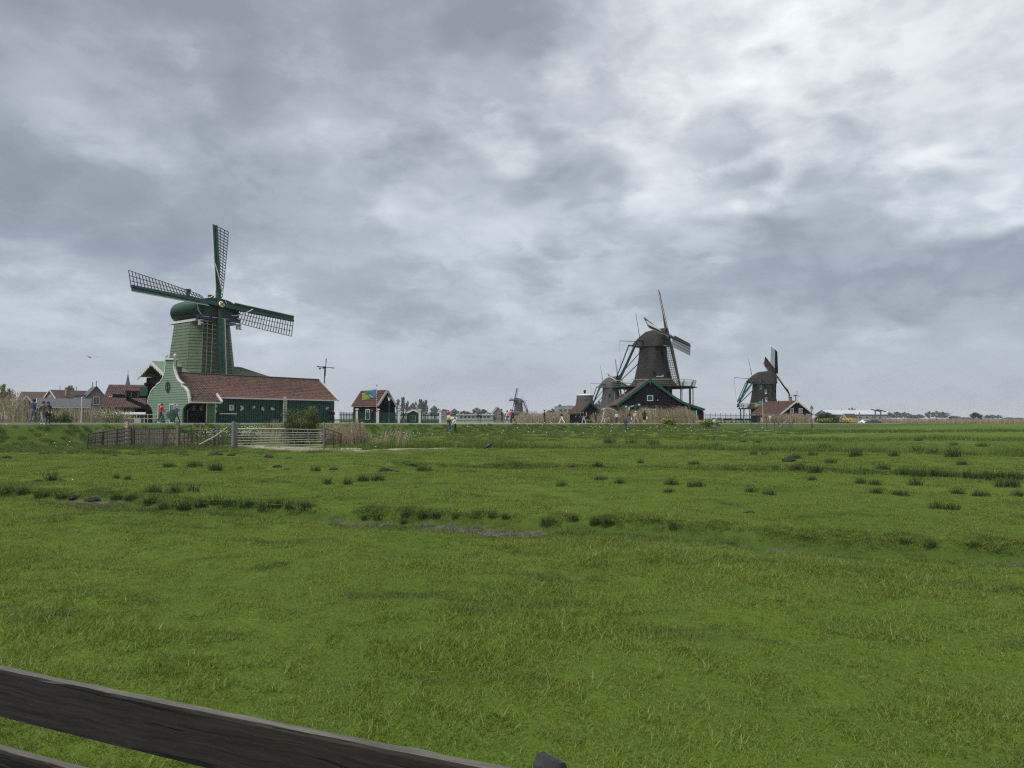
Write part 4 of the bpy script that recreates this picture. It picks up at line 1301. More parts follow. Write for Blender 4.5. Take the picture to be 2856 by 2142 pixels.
# ------------------------------------------------------------------ red roofed barn before the right mill
rb_ = gable_house('red_roofed_barn', 'black barn with red tiled roof and white edges before the right mill', (xat(2221, 150), 150, .95), R(14), 7.5, 10.6, 2.05, 4.7, M_black, M_tile2, M_white, .45,
            wins=(('f', -1.15, 2.65, .85, 1.05), ('f', .95, 2.65, .85, 1.05), ('f', -2.9, 1.0, 1.2, 1.9), ('f', -.55, 1.0, 1.2, 1.9), ('f', .9, 1.0, 1.2, 1.9), ('f', 2.9, 1.0, 1.2, 1.9)), tiles=True, tile_m=M_tile2, cat='barn', chimney=(-.3, 1.6, 5.0, .5))
MB().tube([(-1.2, 4.5, 4.2), (-1.2, 4.5, 5.0)], .05, 5).build('vent_pipe', M_blackp, rb_)
MB().box((0, -.35, 4.55), (.14, .06, .7)).build('ridge_board', M_white, rb_)
toy_mill('small ornamental windmill on the red roofed barn gable', 2219, 1119, 1104, 150.5, .95)

# ------------------------------------------------------------------ houses beyond the barn, at the left edge
M_slate = mat('slate', (.055, .062, .075), .7, .15, 2.0, .2, 10)
M_bk2 = mat('grey_brick', (.14, .115, .10), .85, .2, 2.0, .2, 14)
gable_house('white_edged_house', 'little dark gabled house with white barge boards behind the reeds', (xat(74, 140), 140, 1.1), R(28), 3.6, 6.5, 2.9, 5.3, M_black, M_slate, M_white, .4, wins=(('f', -.85, 2.4, .75, .95), ('f', .75, 2.4, .75, .95)))
gable_house('green_veranda_house', 'low green house with slate roof and white posts behind the reeds', (xat(108, 134), 134, 1.1), R(-62), 4.6, 8.4, 3.1, 4.6, M_gdark, M_slate, M_white, .4,
            wins=(('r', 1.4, 1.6, .9, 2.2), ('r', 2.6, 1.6, .9, 2.2), ('r', 5.6, 1.6, .9, 2.2)))
h = gable_house('red_hipped_house', 'house with hipped red roof and dark chimney among the far houses', (xat(140, 175), 175, 1.1), R(-30), 7.5, 9, 5.0, 7.9, M_bk2, M_tile3, M_white, .4, wins=(('f', 0, 5.9, 1.0, 1.0),), chimney=(2.8, 2.5, 7.5, .8))
for y in (2.2, 6.2):
    MB().tube([(0, y, 7.9), (0, y, 9.0)], .07, 5).build('ridge_spike', M_blackp, h)
h = gable_house('brick_dormer_house', 'large brown brick house with dark mansard roof and white dormer', (xat(268, 150), 150, 1.1), R(38), 5.8, 7.5, 3.9, 7.6, M_bk2, M_slate, None, .45, wins=(('f', 0, 4.6, 1.2, 1.7, M_white), ('f', -1.6, 2.2, .9, .9, M_white), ('f', 1.5, 2.2, .9, .9, M_white)))
MB().prism([(-3.5, 2.2, 3.9), (-3.5, 4.0, 3.9), (-3.5, 4.0, 5.5), (-3.5, 2.2, 5.5)], (2.6, 0, 0)).build('dormer', M_white, h)
MB().prism([(-3.8, 1.9, 5.5), (-3.8, 4.3, 5.5), (-3.8, 4.3, 5.7), (-3.8, 1.9, 5.7)], (3.2, 0, .3)).build('dormer_roof', M_slate, h)
window(h, (-3.52, 3.1, 4.75), (-1, 0, 0), 1.5, 1.2, M_white)
for y in (.4, 5.8):
    MB().tube([(0, y, 7.6), (0, y, 8.8)], .07, 5).build('ridge_spike', M_blackp, h)
gable_house('blue_roofed_house', 'small house with blue grey roof right of the brick house', (xat(308, 160), 160, 1.1), R(-75), 3.5, 4.2, 4.3, 5.7, M_bk2, M_slate, M_white, .3, wins=(('r', 2.2, 3.2, 1.0, .9),))
gable_house('terracotta_house', 'low house with faded red roof left of the hipped house', (xat(62, 185), 185, 1.1), R(-72), 7, 12, 5.2, 7.8, M_bk2, M_tile3, M_white, .4)
# dark timber shed with its white gables and log crane
h = gable_house('timber_shed', 'timber shed with dark red tiled roof beside the bell gable', (xat(312, 92), 92, 1.2), R(-74), 7.5, 7.5, 2.3, 5.0, M_black, M_tile3, M_blackp, .5, tiles=True, tile_m=M_tile3, wins=(('r', 1.2, 1.5, 1.0, 1.1, M_white), ('r', 3.0, 1.5, 1.0, 1.1, M_white)), cat='shed')
gable_house('white_gable_annex', 'white boarded annex with two windows left of the timber shed', (xat(309, 90), 90, 1.2), R(8), 1.9, 2.0, 2.2, 3.5, M_white, M_tile3, M_white, .2, wins=(('f', 0, 2.3, 1.0, 1.0, M_cream),), cat='annex')
lc = empty('log_crane', (xat(415, 77), 77, 1.3), 0, 'black timber log crane reaching left from the bell gable', 'crane')
def lp(px, py, Y=77.0):
    p = at(px, py, Y); return Vector((p.x - lc.location.x, Y - 77.0, p.z - 1.3))
MB().beam(lp(318, 1104), lp(440, 1107), .50, .36).build('jib_deck', M_black, lc)
MB().beam(lp(352, 1096), lp(440, 1098), .4, .5).build('upper_beam', M_black, lc)
MB().beam(lp(355, 1112), lp(430, 1146), .34, .34).build('brace', M_black, lc)
MB().box(lp(405, 1092), (.85, .7, .95)).build('winch_box', M_gdark, lc)
MB().beam(lp(428, 1178), lp(428, 1096), .4, .4, up=(1, 0, 0)).build('mast', M_black, lc)
for px_ in (356, 371, 390):
    MB().box(lp(px_, 1101) + Vector((0, -.3, 0)), (.12, .1, .5)).build('bolt_plate', M_thgrey, lc)
# jetty pavilion of white posts, its rail
jp = empty('white_pavilion', (xat(362, 80), 80, 1.25), 0, 'low white framed pavilion with glass sides at the waterside', 'pavilion')
for i in range(7):
    MB().beam((-1.6 + i * .55, 0, 0), (-1.6 + i * .55, 0, 1.15), .09, .09, up=(1, 0, 0)).build('post', M_white, jp)
MB().prism([(-1.9, -.3, 1.15), (1.9, -.3, 1.15), (2.2, .6, 1.3), (-2.0, .6, 1.3)], (0, 0, .08)).build('roof', M_white, jp)
for i in range(6):
    MB().box((-1.32 + i * .55, .03, .6), (.42, .02, 1.0)).build('pane', M_glass, jp)
rl_ = empty('quay_rail', (xat(385, 70), 70, 1.36), R(8), 'pale quay railing left of the bell gable', 'railing')
for z in (.55, .95):
    MB().tube([(-2.2, 0, z), (2.0, 0, z)], .04, 5).build('rail', M_pale, rl_)
for i in range(5):
    MB().tube([(-2.2 + i * 1.05, 0, 0), (-2.2 + i * 1.05, 0, 1.0)], .05, 5).build('post', M_pale, rl_)
MB().box((.1, -.1, .35), (.6, .25, .5)).build('plank_box', M_pale, rl_)
# church
ch = empty('church_spire', (xat(355, 420), 420, 1.2), R(12), 'slim slate church spire behind the timber shed', 'church')
MB().box((0, 0, 6), (4.2, 4.2, 14)).build('tower', M_bk2, ch)
MB().lathe([(3.0, 13), (2.5, 14), (1.9, 18), (.9, 23), (.12, 27.5)], (0, 0, 0), 8).build('spire', M_slate, ch)
MB().tube([(0, 0, 27.3), (0, 0, 29)], .12, 5).build('cross', M_blackp, ch)
for a in range(4):
    g = R(90 * a); MB().prism([(-.7, -2.3, 14), (.7, -2.3, 14), (.7, -2.3, 15.4), (0, -2.3, 16.2), (-.7, -2.3, 15.4)], (0, .9, 0)).build('louvre_dormer', M_thgrey, ch); ch.children[-1]
# pole by the reeds
fp = empty('white_pole', (xat(228, 58), 58, 1.5), 0, 'thin white pole standing in the reeds', 'pole')
MB().tube([(0, 0, -.1), (0, 0, 2.05)], .045, 6).build('shaft', M_white, fp)
MB().lathe([(.06, 2.05), (.07, 2.1), (.02, 2.18)], (0, 0, 0), 6).build('cap', M_white, fp)

# ------------------------------------------------------------------ far bank and far right
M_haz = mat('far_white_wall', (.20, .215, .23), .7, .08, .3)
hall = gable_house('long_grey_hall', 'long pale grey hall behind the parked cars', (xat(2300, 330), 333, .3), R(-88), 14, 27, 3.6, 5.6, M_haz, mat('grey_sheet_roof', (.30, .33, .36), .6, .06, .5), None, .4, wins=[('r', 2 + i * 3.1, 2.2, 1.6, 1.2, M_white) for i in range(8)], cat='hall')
gable_house('red_roofed_cottage', 'small red roofed cottage before the grey hall', (xat(2352, 290), 290, .3), R(-80), 4, 4.8, 1.7, 3.6, M_haz, M_tile2, M_white, .3)
br = empty('drawbridge_frame', (xat(2448, 300), 300, .3), R(10), 'dark timber drawbridge frame behind the cars', 'bridge')
for x in (-1.3, 1.3):
    MB().beam((x, 0, 0), (x, 0, 5.2), .4, .4, up=(1, 0, 0)).build('post', M_wood, br)
    MB().beam((x, -3.0, 4.6), (x, 2.4, 5.6), .3, .35).build('balance_beam', M_black, br)
MB().beam((-1.6, 0, 5.1), (1.6, 0, 5.1), .4, .4).build('cross_beam', M_wood, br)
fb_ = empty('riverside_hall', (xat(1345, 318), 318, 1.15), 0, 'long white hall on the far river bank', 'hall')
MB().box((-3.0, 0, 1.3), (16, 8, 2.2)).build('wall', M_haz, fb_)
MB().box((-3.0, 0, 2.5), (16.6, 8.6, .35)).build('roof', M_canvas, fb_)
for i in range(8):
    MB().box((-9 + i * 1.7, -4.02, 1.5), (1.1, .1, .8)).build('window', M_glass, fb_)
gable_house('riverside_cottage', 'grey gabled cottage with white edges on the far bank', (xat(1389, 322), 322, 1.1), R(6), 6.5, 8, 2.4, 6.3, M_bk2, M_slate, M_white, .5, wins=(('f', -.9, 2.6, 1.0, 1.6), ('f', .9, 2.6, 1.0, 1.6)))
gable_house('blue_block', 'blue grey block beside the picket fence end', (xat(1236, 330), 330, 1.1), R(0), 2.6, 4, 4.4, 4.5, mat('blue_grey_wall', (.10, .14, .19), .7, .08, .5), M_slate, None, .1, wins=(('f', 0, 3.5, 1.6, .9, M_white), ('f', 0, 1.9, 1.6, .9, M_white)))
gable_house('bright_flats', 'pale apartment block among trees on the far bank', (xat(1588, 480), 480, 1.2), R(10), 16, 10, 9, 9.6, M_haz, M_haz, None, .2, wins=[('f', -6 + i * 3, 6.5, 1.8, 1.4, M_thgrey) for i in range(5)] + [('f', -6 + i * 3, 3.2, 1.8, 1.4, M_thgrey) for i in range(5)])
# ------------------------------------------------------------------ grasses
def blade_mat(name, a, b, rough=.55, trans=.25, dry=None, patchy=None):
    m = bpy.data.materials.new(name); m.use_nodes = True; MATS[name] = m
    t = NT(m.node_tree); bs = t.n['Principled BSDF']
    pos = t.new('ShaderNodeNewGeometry').outputs['Position']
    flat = t.vmath('MULTIPLY', pos, (1, .6, 1))
    tone = t.new('ShaderNodeAttribute', attribute_name='tone').outputs['Fac']
    big = t.noise(flat, .45, 3, .6).outputs[0]
    f = t.math('ADD', t.math('MULTIPLY', tone, .6), t.mrange(big, .3, .7, -.1, .5))
    col = t.mixc(f, (*a, 1), (*b, 1))
    if dry:
        col = t.mixc(t.math('GREATER_THAN', tone, .97), col, (*dry, 1))
        col = t.mixc(t.mrange(t.noise(flat, 1.1, 2, .6).outputs[0], .58, .78, 0, .22), col, (*[x * .75 for x in dry], 1))
    if patchy:
        pn = t.noise(t.vmath('MULTIPLY', pos, (.55, 1.0, 1)), .9, 4, .65).outputs[0]
        col = t.mixc(t.mrange(pn, .52, .66, 0, .9, True), col, (*patchy, 1))
    t.put(bs.inputs['Base Color'], col)
    bs.inputs['Roughness'].default_value = rough; bs.inputs['Specular IOR Level'].default_value = .25
    if trans:
        tr = t.new('ShaderNodeBsdfTranslucent'); t.put(tr.inputs[0], col)
        mx = t.new('ShaderNodeMixShader'); mx.inputs[0].default_value = trans
        t.l.new(bs.outputs[0], mx.inputs[1]); t.l.new(tr.outputs[0], mx.inputs[2])
        t.l.new(mx.outputs[0], t.n['Material Output'].inputs[0])
    return m
M_grass = blade_mat('grass_blades', (.082, .136, .015), (.148, .202, .029), .5, .35, (.27, .25, .11), (.068, .100, .024))
M_rush = blade_mat('rush_blades', (.016, .034, .009), (.046, .070, .020), .5, .2)
M_sedge = blade_mat('sedge_blades', (.050, .092, .015), (.105, .150, .030), .5, .3, (.20, .19, .09))
M_reed = blade_mat('dead_reed', (.18, .148, .09), (.38, .32, .215), .75, .2)
M_plume = blade_mat('reed_plumes', (.11, .08, .055), (.24, .185, .135), .9, .2)
M_herb = blade_mat('bank_herbs', (.030, .062, .014), (.075, .115, .024), .5, .25)

def mesh_np(name, V, F4, mats, tone=None, mi=None, F3=None):
    me = bpy.data.meshes.new(name)
    V = np.asarray(V, np.float32).reshape(-1, 3)
    F4 = np.asarray(F4, np.int32).reshape(-1, 4) if F4 is not None and len(F4) else np.zeros((0, 4), np.int32)
    F3 = np.asarray(F3, np.int32).reshape(-1, 3) if F3 is not None and len(F3) else np.zeros((0, 3), np.int32)
    me.vertices.add(len(V)); me.vertices.foreach_set('co', V.ravel())
    loops = np.concatenate([F4.ravel(), F3.ravel()])
    me.loops.add(len(loops)); me.loops.foreach_set('vertex_index', loops)
    n4, n3 = len(F4), len(F3)
    me.polygons.add(n4 + n3)
    me.polygons.foreach_set('loop_start', np.concatenate([np.arange(n4) * 4, n4 * 4 + np.arange(n3) * 3]).astype(np.int32))
    me.polygons.foreach_set('loop_total', np.concatenate([np.full(n4, 4), np.full(n3, 3)]).astype(np.int32))
    for m in (mats if isinstance(mats, (list, tuple)) else [mats]):
        me.materials.append(m)
    if mi is not None:
        me.polygons.foreach_set('material_index', np.asarray(mi, np.int32))
    me.update(calc_edges=True)
    if tone is not None:
        a = me.attributes.new('tone', 'FLOAT', 'POINT'); a.data.foreach_set('value', np.asarray(tone, np.float32))
    return me

def blades(base, height, width, lean, bend, rng, seg=2):
    """arrays of bent blades -> vertices, quads, triangles, tone; base (n,3)"""
    n = len(base)
    az = rng.uniform(0, 2 * np.pi, n); dirx, diry = np.cos(az), np.sin(az)
    wz = rng.uniform(0, np.pi, n); wx, wy = np.cos(wz), np.sin(wz)
    tone1 = rng.random(n)
    lv = []
    for k in range(seg + 1):
        f = k / seg
        hor = lean * f * height + bend * f * f * height
        ver = height * f * np.sqrt(np.clip(1 - (lean + bend * f) ** 2 * .55, .08, 1))
        c = base + np.stack([dirx * hor, diry * hor, ver], 1)
        w = width * (1 - f) ** .7 * .5
        if k < seg:
            lv.append(c - np.stack([wx * w, wy * w, 0 * w], 1)); lv.append(c + np.stack([wx * w, wy * w, 0 * w], 1))
        else:
            lv.append(c)
    V = np.stack(lv, 1)                       # n, 2*seg+1, 3
    m = 2 * seg + 1; o = (np.arange(n) * m)[:, None]
    q = []
    for k in range(seg - 1):
        q.append(o + np.array([[2 * k, 2 * k + 1, 2 * k + 3, 2 * k + 2]]))
    F4 = np.concatenate(q) if q else None
    F3 = o + np.array([[2 * seg - 2, 2 * seg - 1, 2 * seg]])
    return V.reshape(-1, 3), F4, F3, np.repeat(tone1, m)

def join_parts(parts):
    V = []; F4 = []; F3 = []; T = []; o = 0
    for v, f4, f3, t in parts:
        V.append(v); T.append(t)
        if f4 is not None and len(f4): F4.append(f4 + o)
        if f3 is not None and len(f3): F3.append(f3 + o)
        o += len(v)
    return np.concatenate(V), (np.concatenate(F4) if F4 else None), (np.concatenate(F3) if F3 else None), np.concatenate(T)

# patches of turf to be strewn over the pasture
def turf_patch(size, n, hmin, hmax, w, seed, seg=2):
    rng = np.random.default_rng(seed)
    r = size * .62 * np.sqrt(rng.random(n)); a = rng.uniform(0, 2 * np.pi, n)
    x, y = r * np.cos(a), r * np.sin(a)
    tuft = vnoise(x / (size * .22) + 50, y / (size * .22) + 50, seed) + .5
    h = (hmin + (hmax - hmin) * rng.random(n) ** 1.5) * (.55 + .75 * tuft)
    b = np.stack([x, y, np.full(n, -.015)], 1)
    return blades(b, h, w * rng.uniform(.6, 1.3, n), rng.uniform(.25, .95, n), rng.uniform(.0, .45, n), rng, seg)

SRC = bpy.data.collections.new('turf_sources')     # never linked to the scene: only instanced
def source(coll, name, part, m):
    v, f4, f3, t = part
    o = bpy.data.objects.new(name, mesh_np(name, v, f4, m, t, None, f3)); coll.objects.link(o)

def scatter(name, coll, P, rot, scl, idx, label):
    me = bpy.data.meshes.new(name)
    me.vertices.add(len(P)); me.vertices.foreach_set('co', np.asarray(P, np.float32).ravel())
    for nm, ty, val, key in (('rot', 'FLOAT_VECTOR', rot, 'vector'), ('scl', 'FLOAT', scl, 'value'), ('idx', 'INT', idx, 'value')):
        a = me.attributes.new(nm, ty, 'POINT'); a.data.foreach_set(key, np.asarray(val).astype(np.int32 if ty == 'INT' else np.float32).ravel())
    me.update()
    ob = link(name, me, None, label, None, None, 'stuff')
    ng = bpy.data.node_groups.new(name + '_strew', 'GeometryNodeTree')
    ng.interface.new_socket('Geometry', in_out='INPUT', socket_type='NodeSocketGeometry')
    ng.interface.new_socket('Geometry', in_out='OUTPUT', socket_type='NodeSocketGeometry')
    t = NT(ng)
    gi = t.new('NodeGroupInput'); go = t.new('NodeGroupOutput')
    ci = t.new('GeometryNodeCollectionInfo'); ci.inputs[0].default_value = coll; ci.inputs[1].default_value = True; ci.inputs[2].default_value = True
    ip = t.new('GeometryNodeInstanceOnPoints'); ip.inputs['Pick Instance'].default_value = True
    def na(nm, ty):
        nd = t.new('GeometryNodeInputNamedAttribute', data_type=ty); nd.inputs[0].default_value = nm
        return nd.outputs[0]
    t.l.new(gi.outputs[0], ip.inputs['Points']); t.l.new(ci.outputs[0], ip.inputs['Instance'])
    t.l.new(na('idx', 'INT'), ip.inputs['Instance Index'])
    e = t.new('FunctionNodeEulerToRotation'); t.l.new(na('rot', 'FLOAT_VECTOR'), e.inputs[0]); t.l.new(e.outputs[0], ip.inputs['Rotation'])
    t.l.new(na('scl', 'FLOAT'), ip.inputs['Scale'])
    t.l.new(ip.outputs[0], go.inputs[0])
    md = ob.modifiers.new('strew', 'NODES'); md.node_group = ng
    return ob

NV = 5
M_bank = blade_mat('bank_grass_blades', (.052, .086, .014), (.098, .135, .025), .5, .25, (.17, .16, .08))
for i in range(NV):
    source(SRC, 'turf_bank_%d' % i, turf_patch(.5, 600, .03, .10, .0085, 500 + i, 2), M_bank)
for i in range(NV):
    source(SRC, 'turf_near_%d' % i, turf_patch(.5, 900, .020, .062 if i < 3 else .095, .0060, 100 + i, 2), M_grass)
for i in range(NV):
    source(SRC, 'turf_mid_%d' % i, turf_patch(.9, 950, .020, .058 if i < 3 else .085, .012, 200 + i, 1), M_grass)
for i in range(NV):
    source(SRC, 'turf_rank_%d' % i, turf_patch(1.0, 520, .14, .42, .020, 300 + i, 2), M_sedge)
# collection children come out sorted by name: bank 0-4, mid 5-9, near 10-14, rank 15-19

def strew_points(y0, y1, cell, jit=.5, wide=.80):
    out = []
    y = y0
    while y < y1:
        hw = wide * y + 1.2
        n = int(2 * hw / cell) + 1
        xs = -hw + cell * (np.arange(n) + RNG.uniform(-jit, jit, n))
        out.append(np.stack([xs, y + cell * RNG.uniform(-jit, jit, n)], 1))
        y += cell
    return np.concatenate(out)

def make_turf():
    P = []; I = []; S = []
    for (y0, y1, cell, base, sc) in ((2.2, 10, .30, 10, .95), (10, 15, .36, 10, 1.05), (15, 27, .55, 5, .95), (27, 48, .74, 5, 1.1), (48, 74, 1.15, 5, 1.35)):
        q = strew_points(y0, y1, cell)
        z, att, d1 = terrain(q[:, 0], q[:, 1], True)
        s, _ = path_dist(q[:, 0], q[:, 1])
        keep = (att[:, 0] < .35 + .2 * RNG.random(len(q))) & (att[:, 1] < .35 + .3 * RNG.random(len(q))) & (s > 8) & (d1 > .95 + .25 * RNG.random(len(q)))
        q, z = q[keep], z[keep]
        lush = fbm(q[:, 0], q[:, 1], 2.2, 3, 77)
        tall = (lush + RNG.normal(0, .12, len(q))) > .26
        P.append(np.c_[q, z]); I.append(base + np.where(tall, 3 + RNG.integers(0, 2, len(q)), RNG.integers(0, 3, len(q))))
        S.append(sc * (1.0 + .4 * np.clip(lush, -.4, .6)) * RNG.uniform(.8, 1.2, len(q)))
    # darker growth in the trenches, its colour also imitating shade on the far banks
    q = strew_points(10, 44, .29); z, att, d1 = terrain(q[:, 0], q[:, 1], True)
    keep = (d1 < 1.25) & (att[:, 0] < .3); q, z = q[keep], z[keep]
    P.append(np.c_[q, z]); I.append(RNG.integers(0, NV, len(q))); S.append(RNG.uniform(.55, .95, len(q)))
    # rank growth: the bank of the dike, the far ditch, the verges
    q = strew_points(36, 112, .60, .6, .85)
    s, yp = path_dist(q[:, 0], q[:, 1])
    z, att, d1 = terrain(q[:, 0], q[:, 1], True)
    d3 = poly_dist(q[:, 0], q[:, 1], TRENCH3)
    pr = np.where((s > 2.9) & (s < 5.4), 1.3, 0) + np.where((s >= 5.4) & (s < 7), .5, 0) + np.where((s > 9.8) & (s < 11), .3, 0) + np.where(d3 < 1.6, .75, 0) + np.where((s >= 7) & (s < 26), .14, 0)
    pr *= np.where((s > 5.2) & (s < 9.6) & (q[:, 0] > -6) & (q[:, 0] < 37), .12, 1)
    pr *= .45 + 1.1 * np.clip(fbm(q[:, 0], q[:, 1], 4.0, 3, 91) + .5, 0, 1)
    keep = (RNG.random(len(q)) < pr) & (att[:, 1] < .4)
    q, z = q[keep], z[keep]
    P.append(np.c_[q, z]); I.append(15 + RNG.integers(0, NV, len(q)))
    S.append(RNG.uniform(.45, 1.05, len(q)) * np.where(s[keep] < 5.4, .62, .8))
    P = np.concatenate(P); I = np.concatenate(I); S = np.concatenate(S)
    n = len(P)
    e = .12
    gx = (terrain(P[:, 0] + e, P[:, 1]) - terrain(P[:, 0] - e, P[:, 1])) / (2 * e); gy = (terrain(P[:, 0], P[:, 1] + e) - terrain(P[:, 0], P[:, 1] - e)) / (2 * e)
    ax, ay = np.arctan(gy), -np.arctan(gx); rz = RNG.uniform(0, 6.283, n)     # lie with the slope
    rot = np.stack([np.cos(rz) * ax + np.sin(rz) * ay, -np.sin(rz) * ax + np.cos(rz) * ay, rz], 1) + np.c_[RNG.normal(0, .03, (n, 2)), np.zeros(n)]
    scatter('grass', SRC, P, rot, S, I, 'short green pasture grass')
make_turf()

# a little litter of bleached stalks lying in the near grass
def litter():
    n = 60
    q = strew_points(2.6, 14, .5)[:2000]; q = q[RNG.permutation(len(q))[:n]]
    z = terrain(q[:, 0], q[:, 1])
    L = RNG.uniform(.03, .11, n); az = RNG.uniform(0, 6.283, n); el = RNG.uniform(-.05, .45, n)
    d = np.stack([np.cos(az) * np.cos(el), np.sin(az) * np.cos(el), np.sin(el)], 1)
    a = np.c_[q, z + RNG.uniform(.03, .09, n)]; b = a + d * L[:, None]
    w = np.stack([-np.sin(az), np.cos(az), 0 * az], 1) * .0022
    V = np.stack([a - w, a + w, b + w * .5, b - w * .5], 1).reshape(-1, 3)
    F = (np.arange(n) * 4)[:, None] + np.arange(4)[None]
    link('dry_stalks', mesh_np('dry_stalks', V, F, mat('dry_straw', (.26, .25, .15), .8, .15, 3.0)), None, 'bleached grass stalks lying in the turf', None, None, 'stuff')
litter()

# ------------------------------------------------------------------ rush tufts, each one a thing
def rush_part(w, h, n, seed):
    """tuft about w wide and h high"""
    rng = np.random.default_rng(seed)
    r = w * .38 * rng.random(n) ** .7; a = rng.uniform(0, 2 * np.pi, n)
    x = r * np.cos(a); y = r * np.sin(a) * .7
    b = np.stack([x, y, np.full(n, -.03)], 1)
    hh = h * rng.uniform(.35, 1.15, n)
    v, f4, f3, t = blades(b, hh, .012 + .006 * rng.random(n), rng.uniform(.04, .60, n), rng.uniform(0, .3, n), rng, 2)
    return v, f4, f3, t
RUSH = []
for i, (w, h, n) in enumerate(((.55, .45, 125), (.75, .5, 170), (.95, .46, 215), (1.2, .5, 270), (.6, .36, 95), (.45, .5, 100))):
    v, f4, f3, t = rush_part(w, h, n, 400 + i)
    RUSH.append((w, h, mesh_np('rush_tuft', v, f4, M_rush, t, None, f3)))
TUFTS = [  # px, py of the base, width and height in px of the photograph
 (208, 1264, 50, 11), (472, 1303, 50, 16), (542, 1301, 58, 18), (601, 1312, 58, 25), (144, 1342, 40, 32), (325, 1336, 28, 16), (355, 1338, 30, 19), (881, 1314, 40, 20), (913, 1351, 34, 25), (970, 1352, 34, 25),
 (1012, 1342, 55, 22), (1052, 1341, 55, 22), (430, 1374, 60, 30), (485, 1376, 60, 32), (540, 1372, 55, 34), (325, 1394, 50, 26), (362, 1396, 50, 27), (20, 1377, 50, 27), (65, 1378, 50, 26), (120, 1386, 60, 20), (178, 1389, 60, 20),
 (415, 1407, 55, 36), (462, 1420, 60, 36), (512, 1424, 55, 40), (560, 1414, 50, 34), (598, 1405, 55, 36), (640, 1410, 60, 34), (690, 1414, 60, 36), (735, 1424, 50, 32), (772, 1414, 60, 36), (815, 1416, 60, 38), (850, 1420, 45, 34),
 (1182, 1313, 63, 16), (1666, 1301, 36, 16), (1786, 1292, 27, 13), (1567, 1356, 43, 16), (1675, 1338, 58, 13), (1727, 1349, 40, 19), (1872, 1352, 50, 22), (1865, 1374, 40, 18), (1020, 1449, 40, 24), (1055, 1450, 45, 26),
 (1130, 1444, 32, 34), (1126, 1463, 28, 26), (1180, 1447, 45, 34), (1215, 1446, 42, 30), (1270, 1446, 26, 24), (1330, 1442, 40, 26), (1375, 1444, 45, 28), (1410, 1448, 30, 24), (1528, 1465, 58, 34), (1596, 1453, 50, 28),
 (1660, 1464, 45, 32), (1695, 1466, 50, 34), (1881, 1476, 54, 34), (1937, 1296, 52, 14), (2225, 1317, 60, 27), (2275, 1319, 60, 26), (2315, 1292, 56, 16), (2218, 1280, 58, 18), (2265, 1340, 43, 16), (1942, 1357, 68, 20),
 (2462, 1311, 62, 20), (2520, 1328, 50, 30), (2562, 1332, 56, 34), (2605, 1330, 46, 26), (2645, 1332, 58, 28), (2700, 1334, 60, 30), (2750, 1335, 60, 26), (2795, 1334, 55, 28), (2840, 1335, 55, 28), (2790, 1358, 50, 27), (2825, 1358, 50, 30),
 (2683, 1297, 50, 16), (2400, 1348, 45, 20), (2440, 1352, 45, 18), (2552, 1354, 54, 26), (2445, 1376, 55, 24), (2510, 1382, 60, 22), (2670, 1378, 60, 25), (2735, 1384, 65, 25), (2841, 1384, 50, 25), (2615, 1420, 60, 34), (2655, 1422, 56, 36),
 (2095, 1374, 45, 22), (2145, 1380, 50, 20), (2525, 1517, 46, 20), (2597, 1527, 62, 28), (2715, 1527, 44, 22), (2102, 1268, 30, 16), (2134, 1270, 30, 14), (2265, 1272, 40, 20), (2387, 1273, 50, 29), (2493, 1273, 46, 18), (2658, 1275, 54, 32),
 (2073, 1234, 30, 9), (2114, 1235, 24, 8), (2561, 1230, 40, 9), (2660, 1242, 40, 10), (2740, 1246, 44, 12), (1700, 1236, 50, 18), (1760, 1238, 44, 22), (1820, 1240, 50, 18), (2000, 1250, 46, 18), (2560, 1262, 50, 26), (2600, 1264, 46, 22), (2300, 1250, 50, 14)]
def tuft_words(px, py, w):
    big = 'broad' if w >= 55 else ('small' if w < 38 else 'upright')
    d = F_PX * CAM_Z / (py - 1168)
    if 1370 <= py <= 1430 and px < 900: where = 'in the wet trench left of the field'
    elif 1440 <= py <= 1480: where = 'along the middle of the muddy trench'
    elif py > 1490: where = 'beside the trench at the right'
    elif py < 1255: where = 'far out by the dike ditch'
    elif py < 1285: where = 'at the edge of the reedy far ditch'
    elif px < 700: where = 'on the pasture before the old pen'
    elif px < 1300: where = 'on the open pasture below the picket fence'
    elif px < 2000: where = 'on the pasture below the stage windmill'
    elif py < 1340: where = 'in the row of rushes at the right'
    else: where = 'on the near pasture at the right'
    return big, where
TW = {}
for q in sorted(TUFTS):
    TW.setdefault(tuft_words(*q[:3])[1], []).append(q)
for i, (px, py, w, h) in enumerate(TUFTS):
    x, y, z = hit(px, py)
    k = y / F_PX
    wm, hm = w * k * 1.05, h * k * (1.0 if 1370 < py < 1540 else 1.2)
    j = min(range(len(RUSH)), key=lambda q: abs(RUSH[q][0] / RUSH[q][1] - wm / hm) + .05 * ((q * 7 + i) % 3))
    big, where = tuft_words(px, py, w); row = TW[where]
    lab = '%s dark rush tuft, %s from the left %s' % (big, ORD[row.index((px, py, w, h))], where); grp = 'rush tufts ' + where
    o = link('rush_tuft', RUSH[j][2], None, lab, 'rush tuft', grp, None, (x, y, z), random.uniform(-.5, .5) + (math.pi if i % 2 else 0))
    o.scale = (wm / RUSH[j][0], wm / RUSH[j][0], hm / RUSH[j][1])

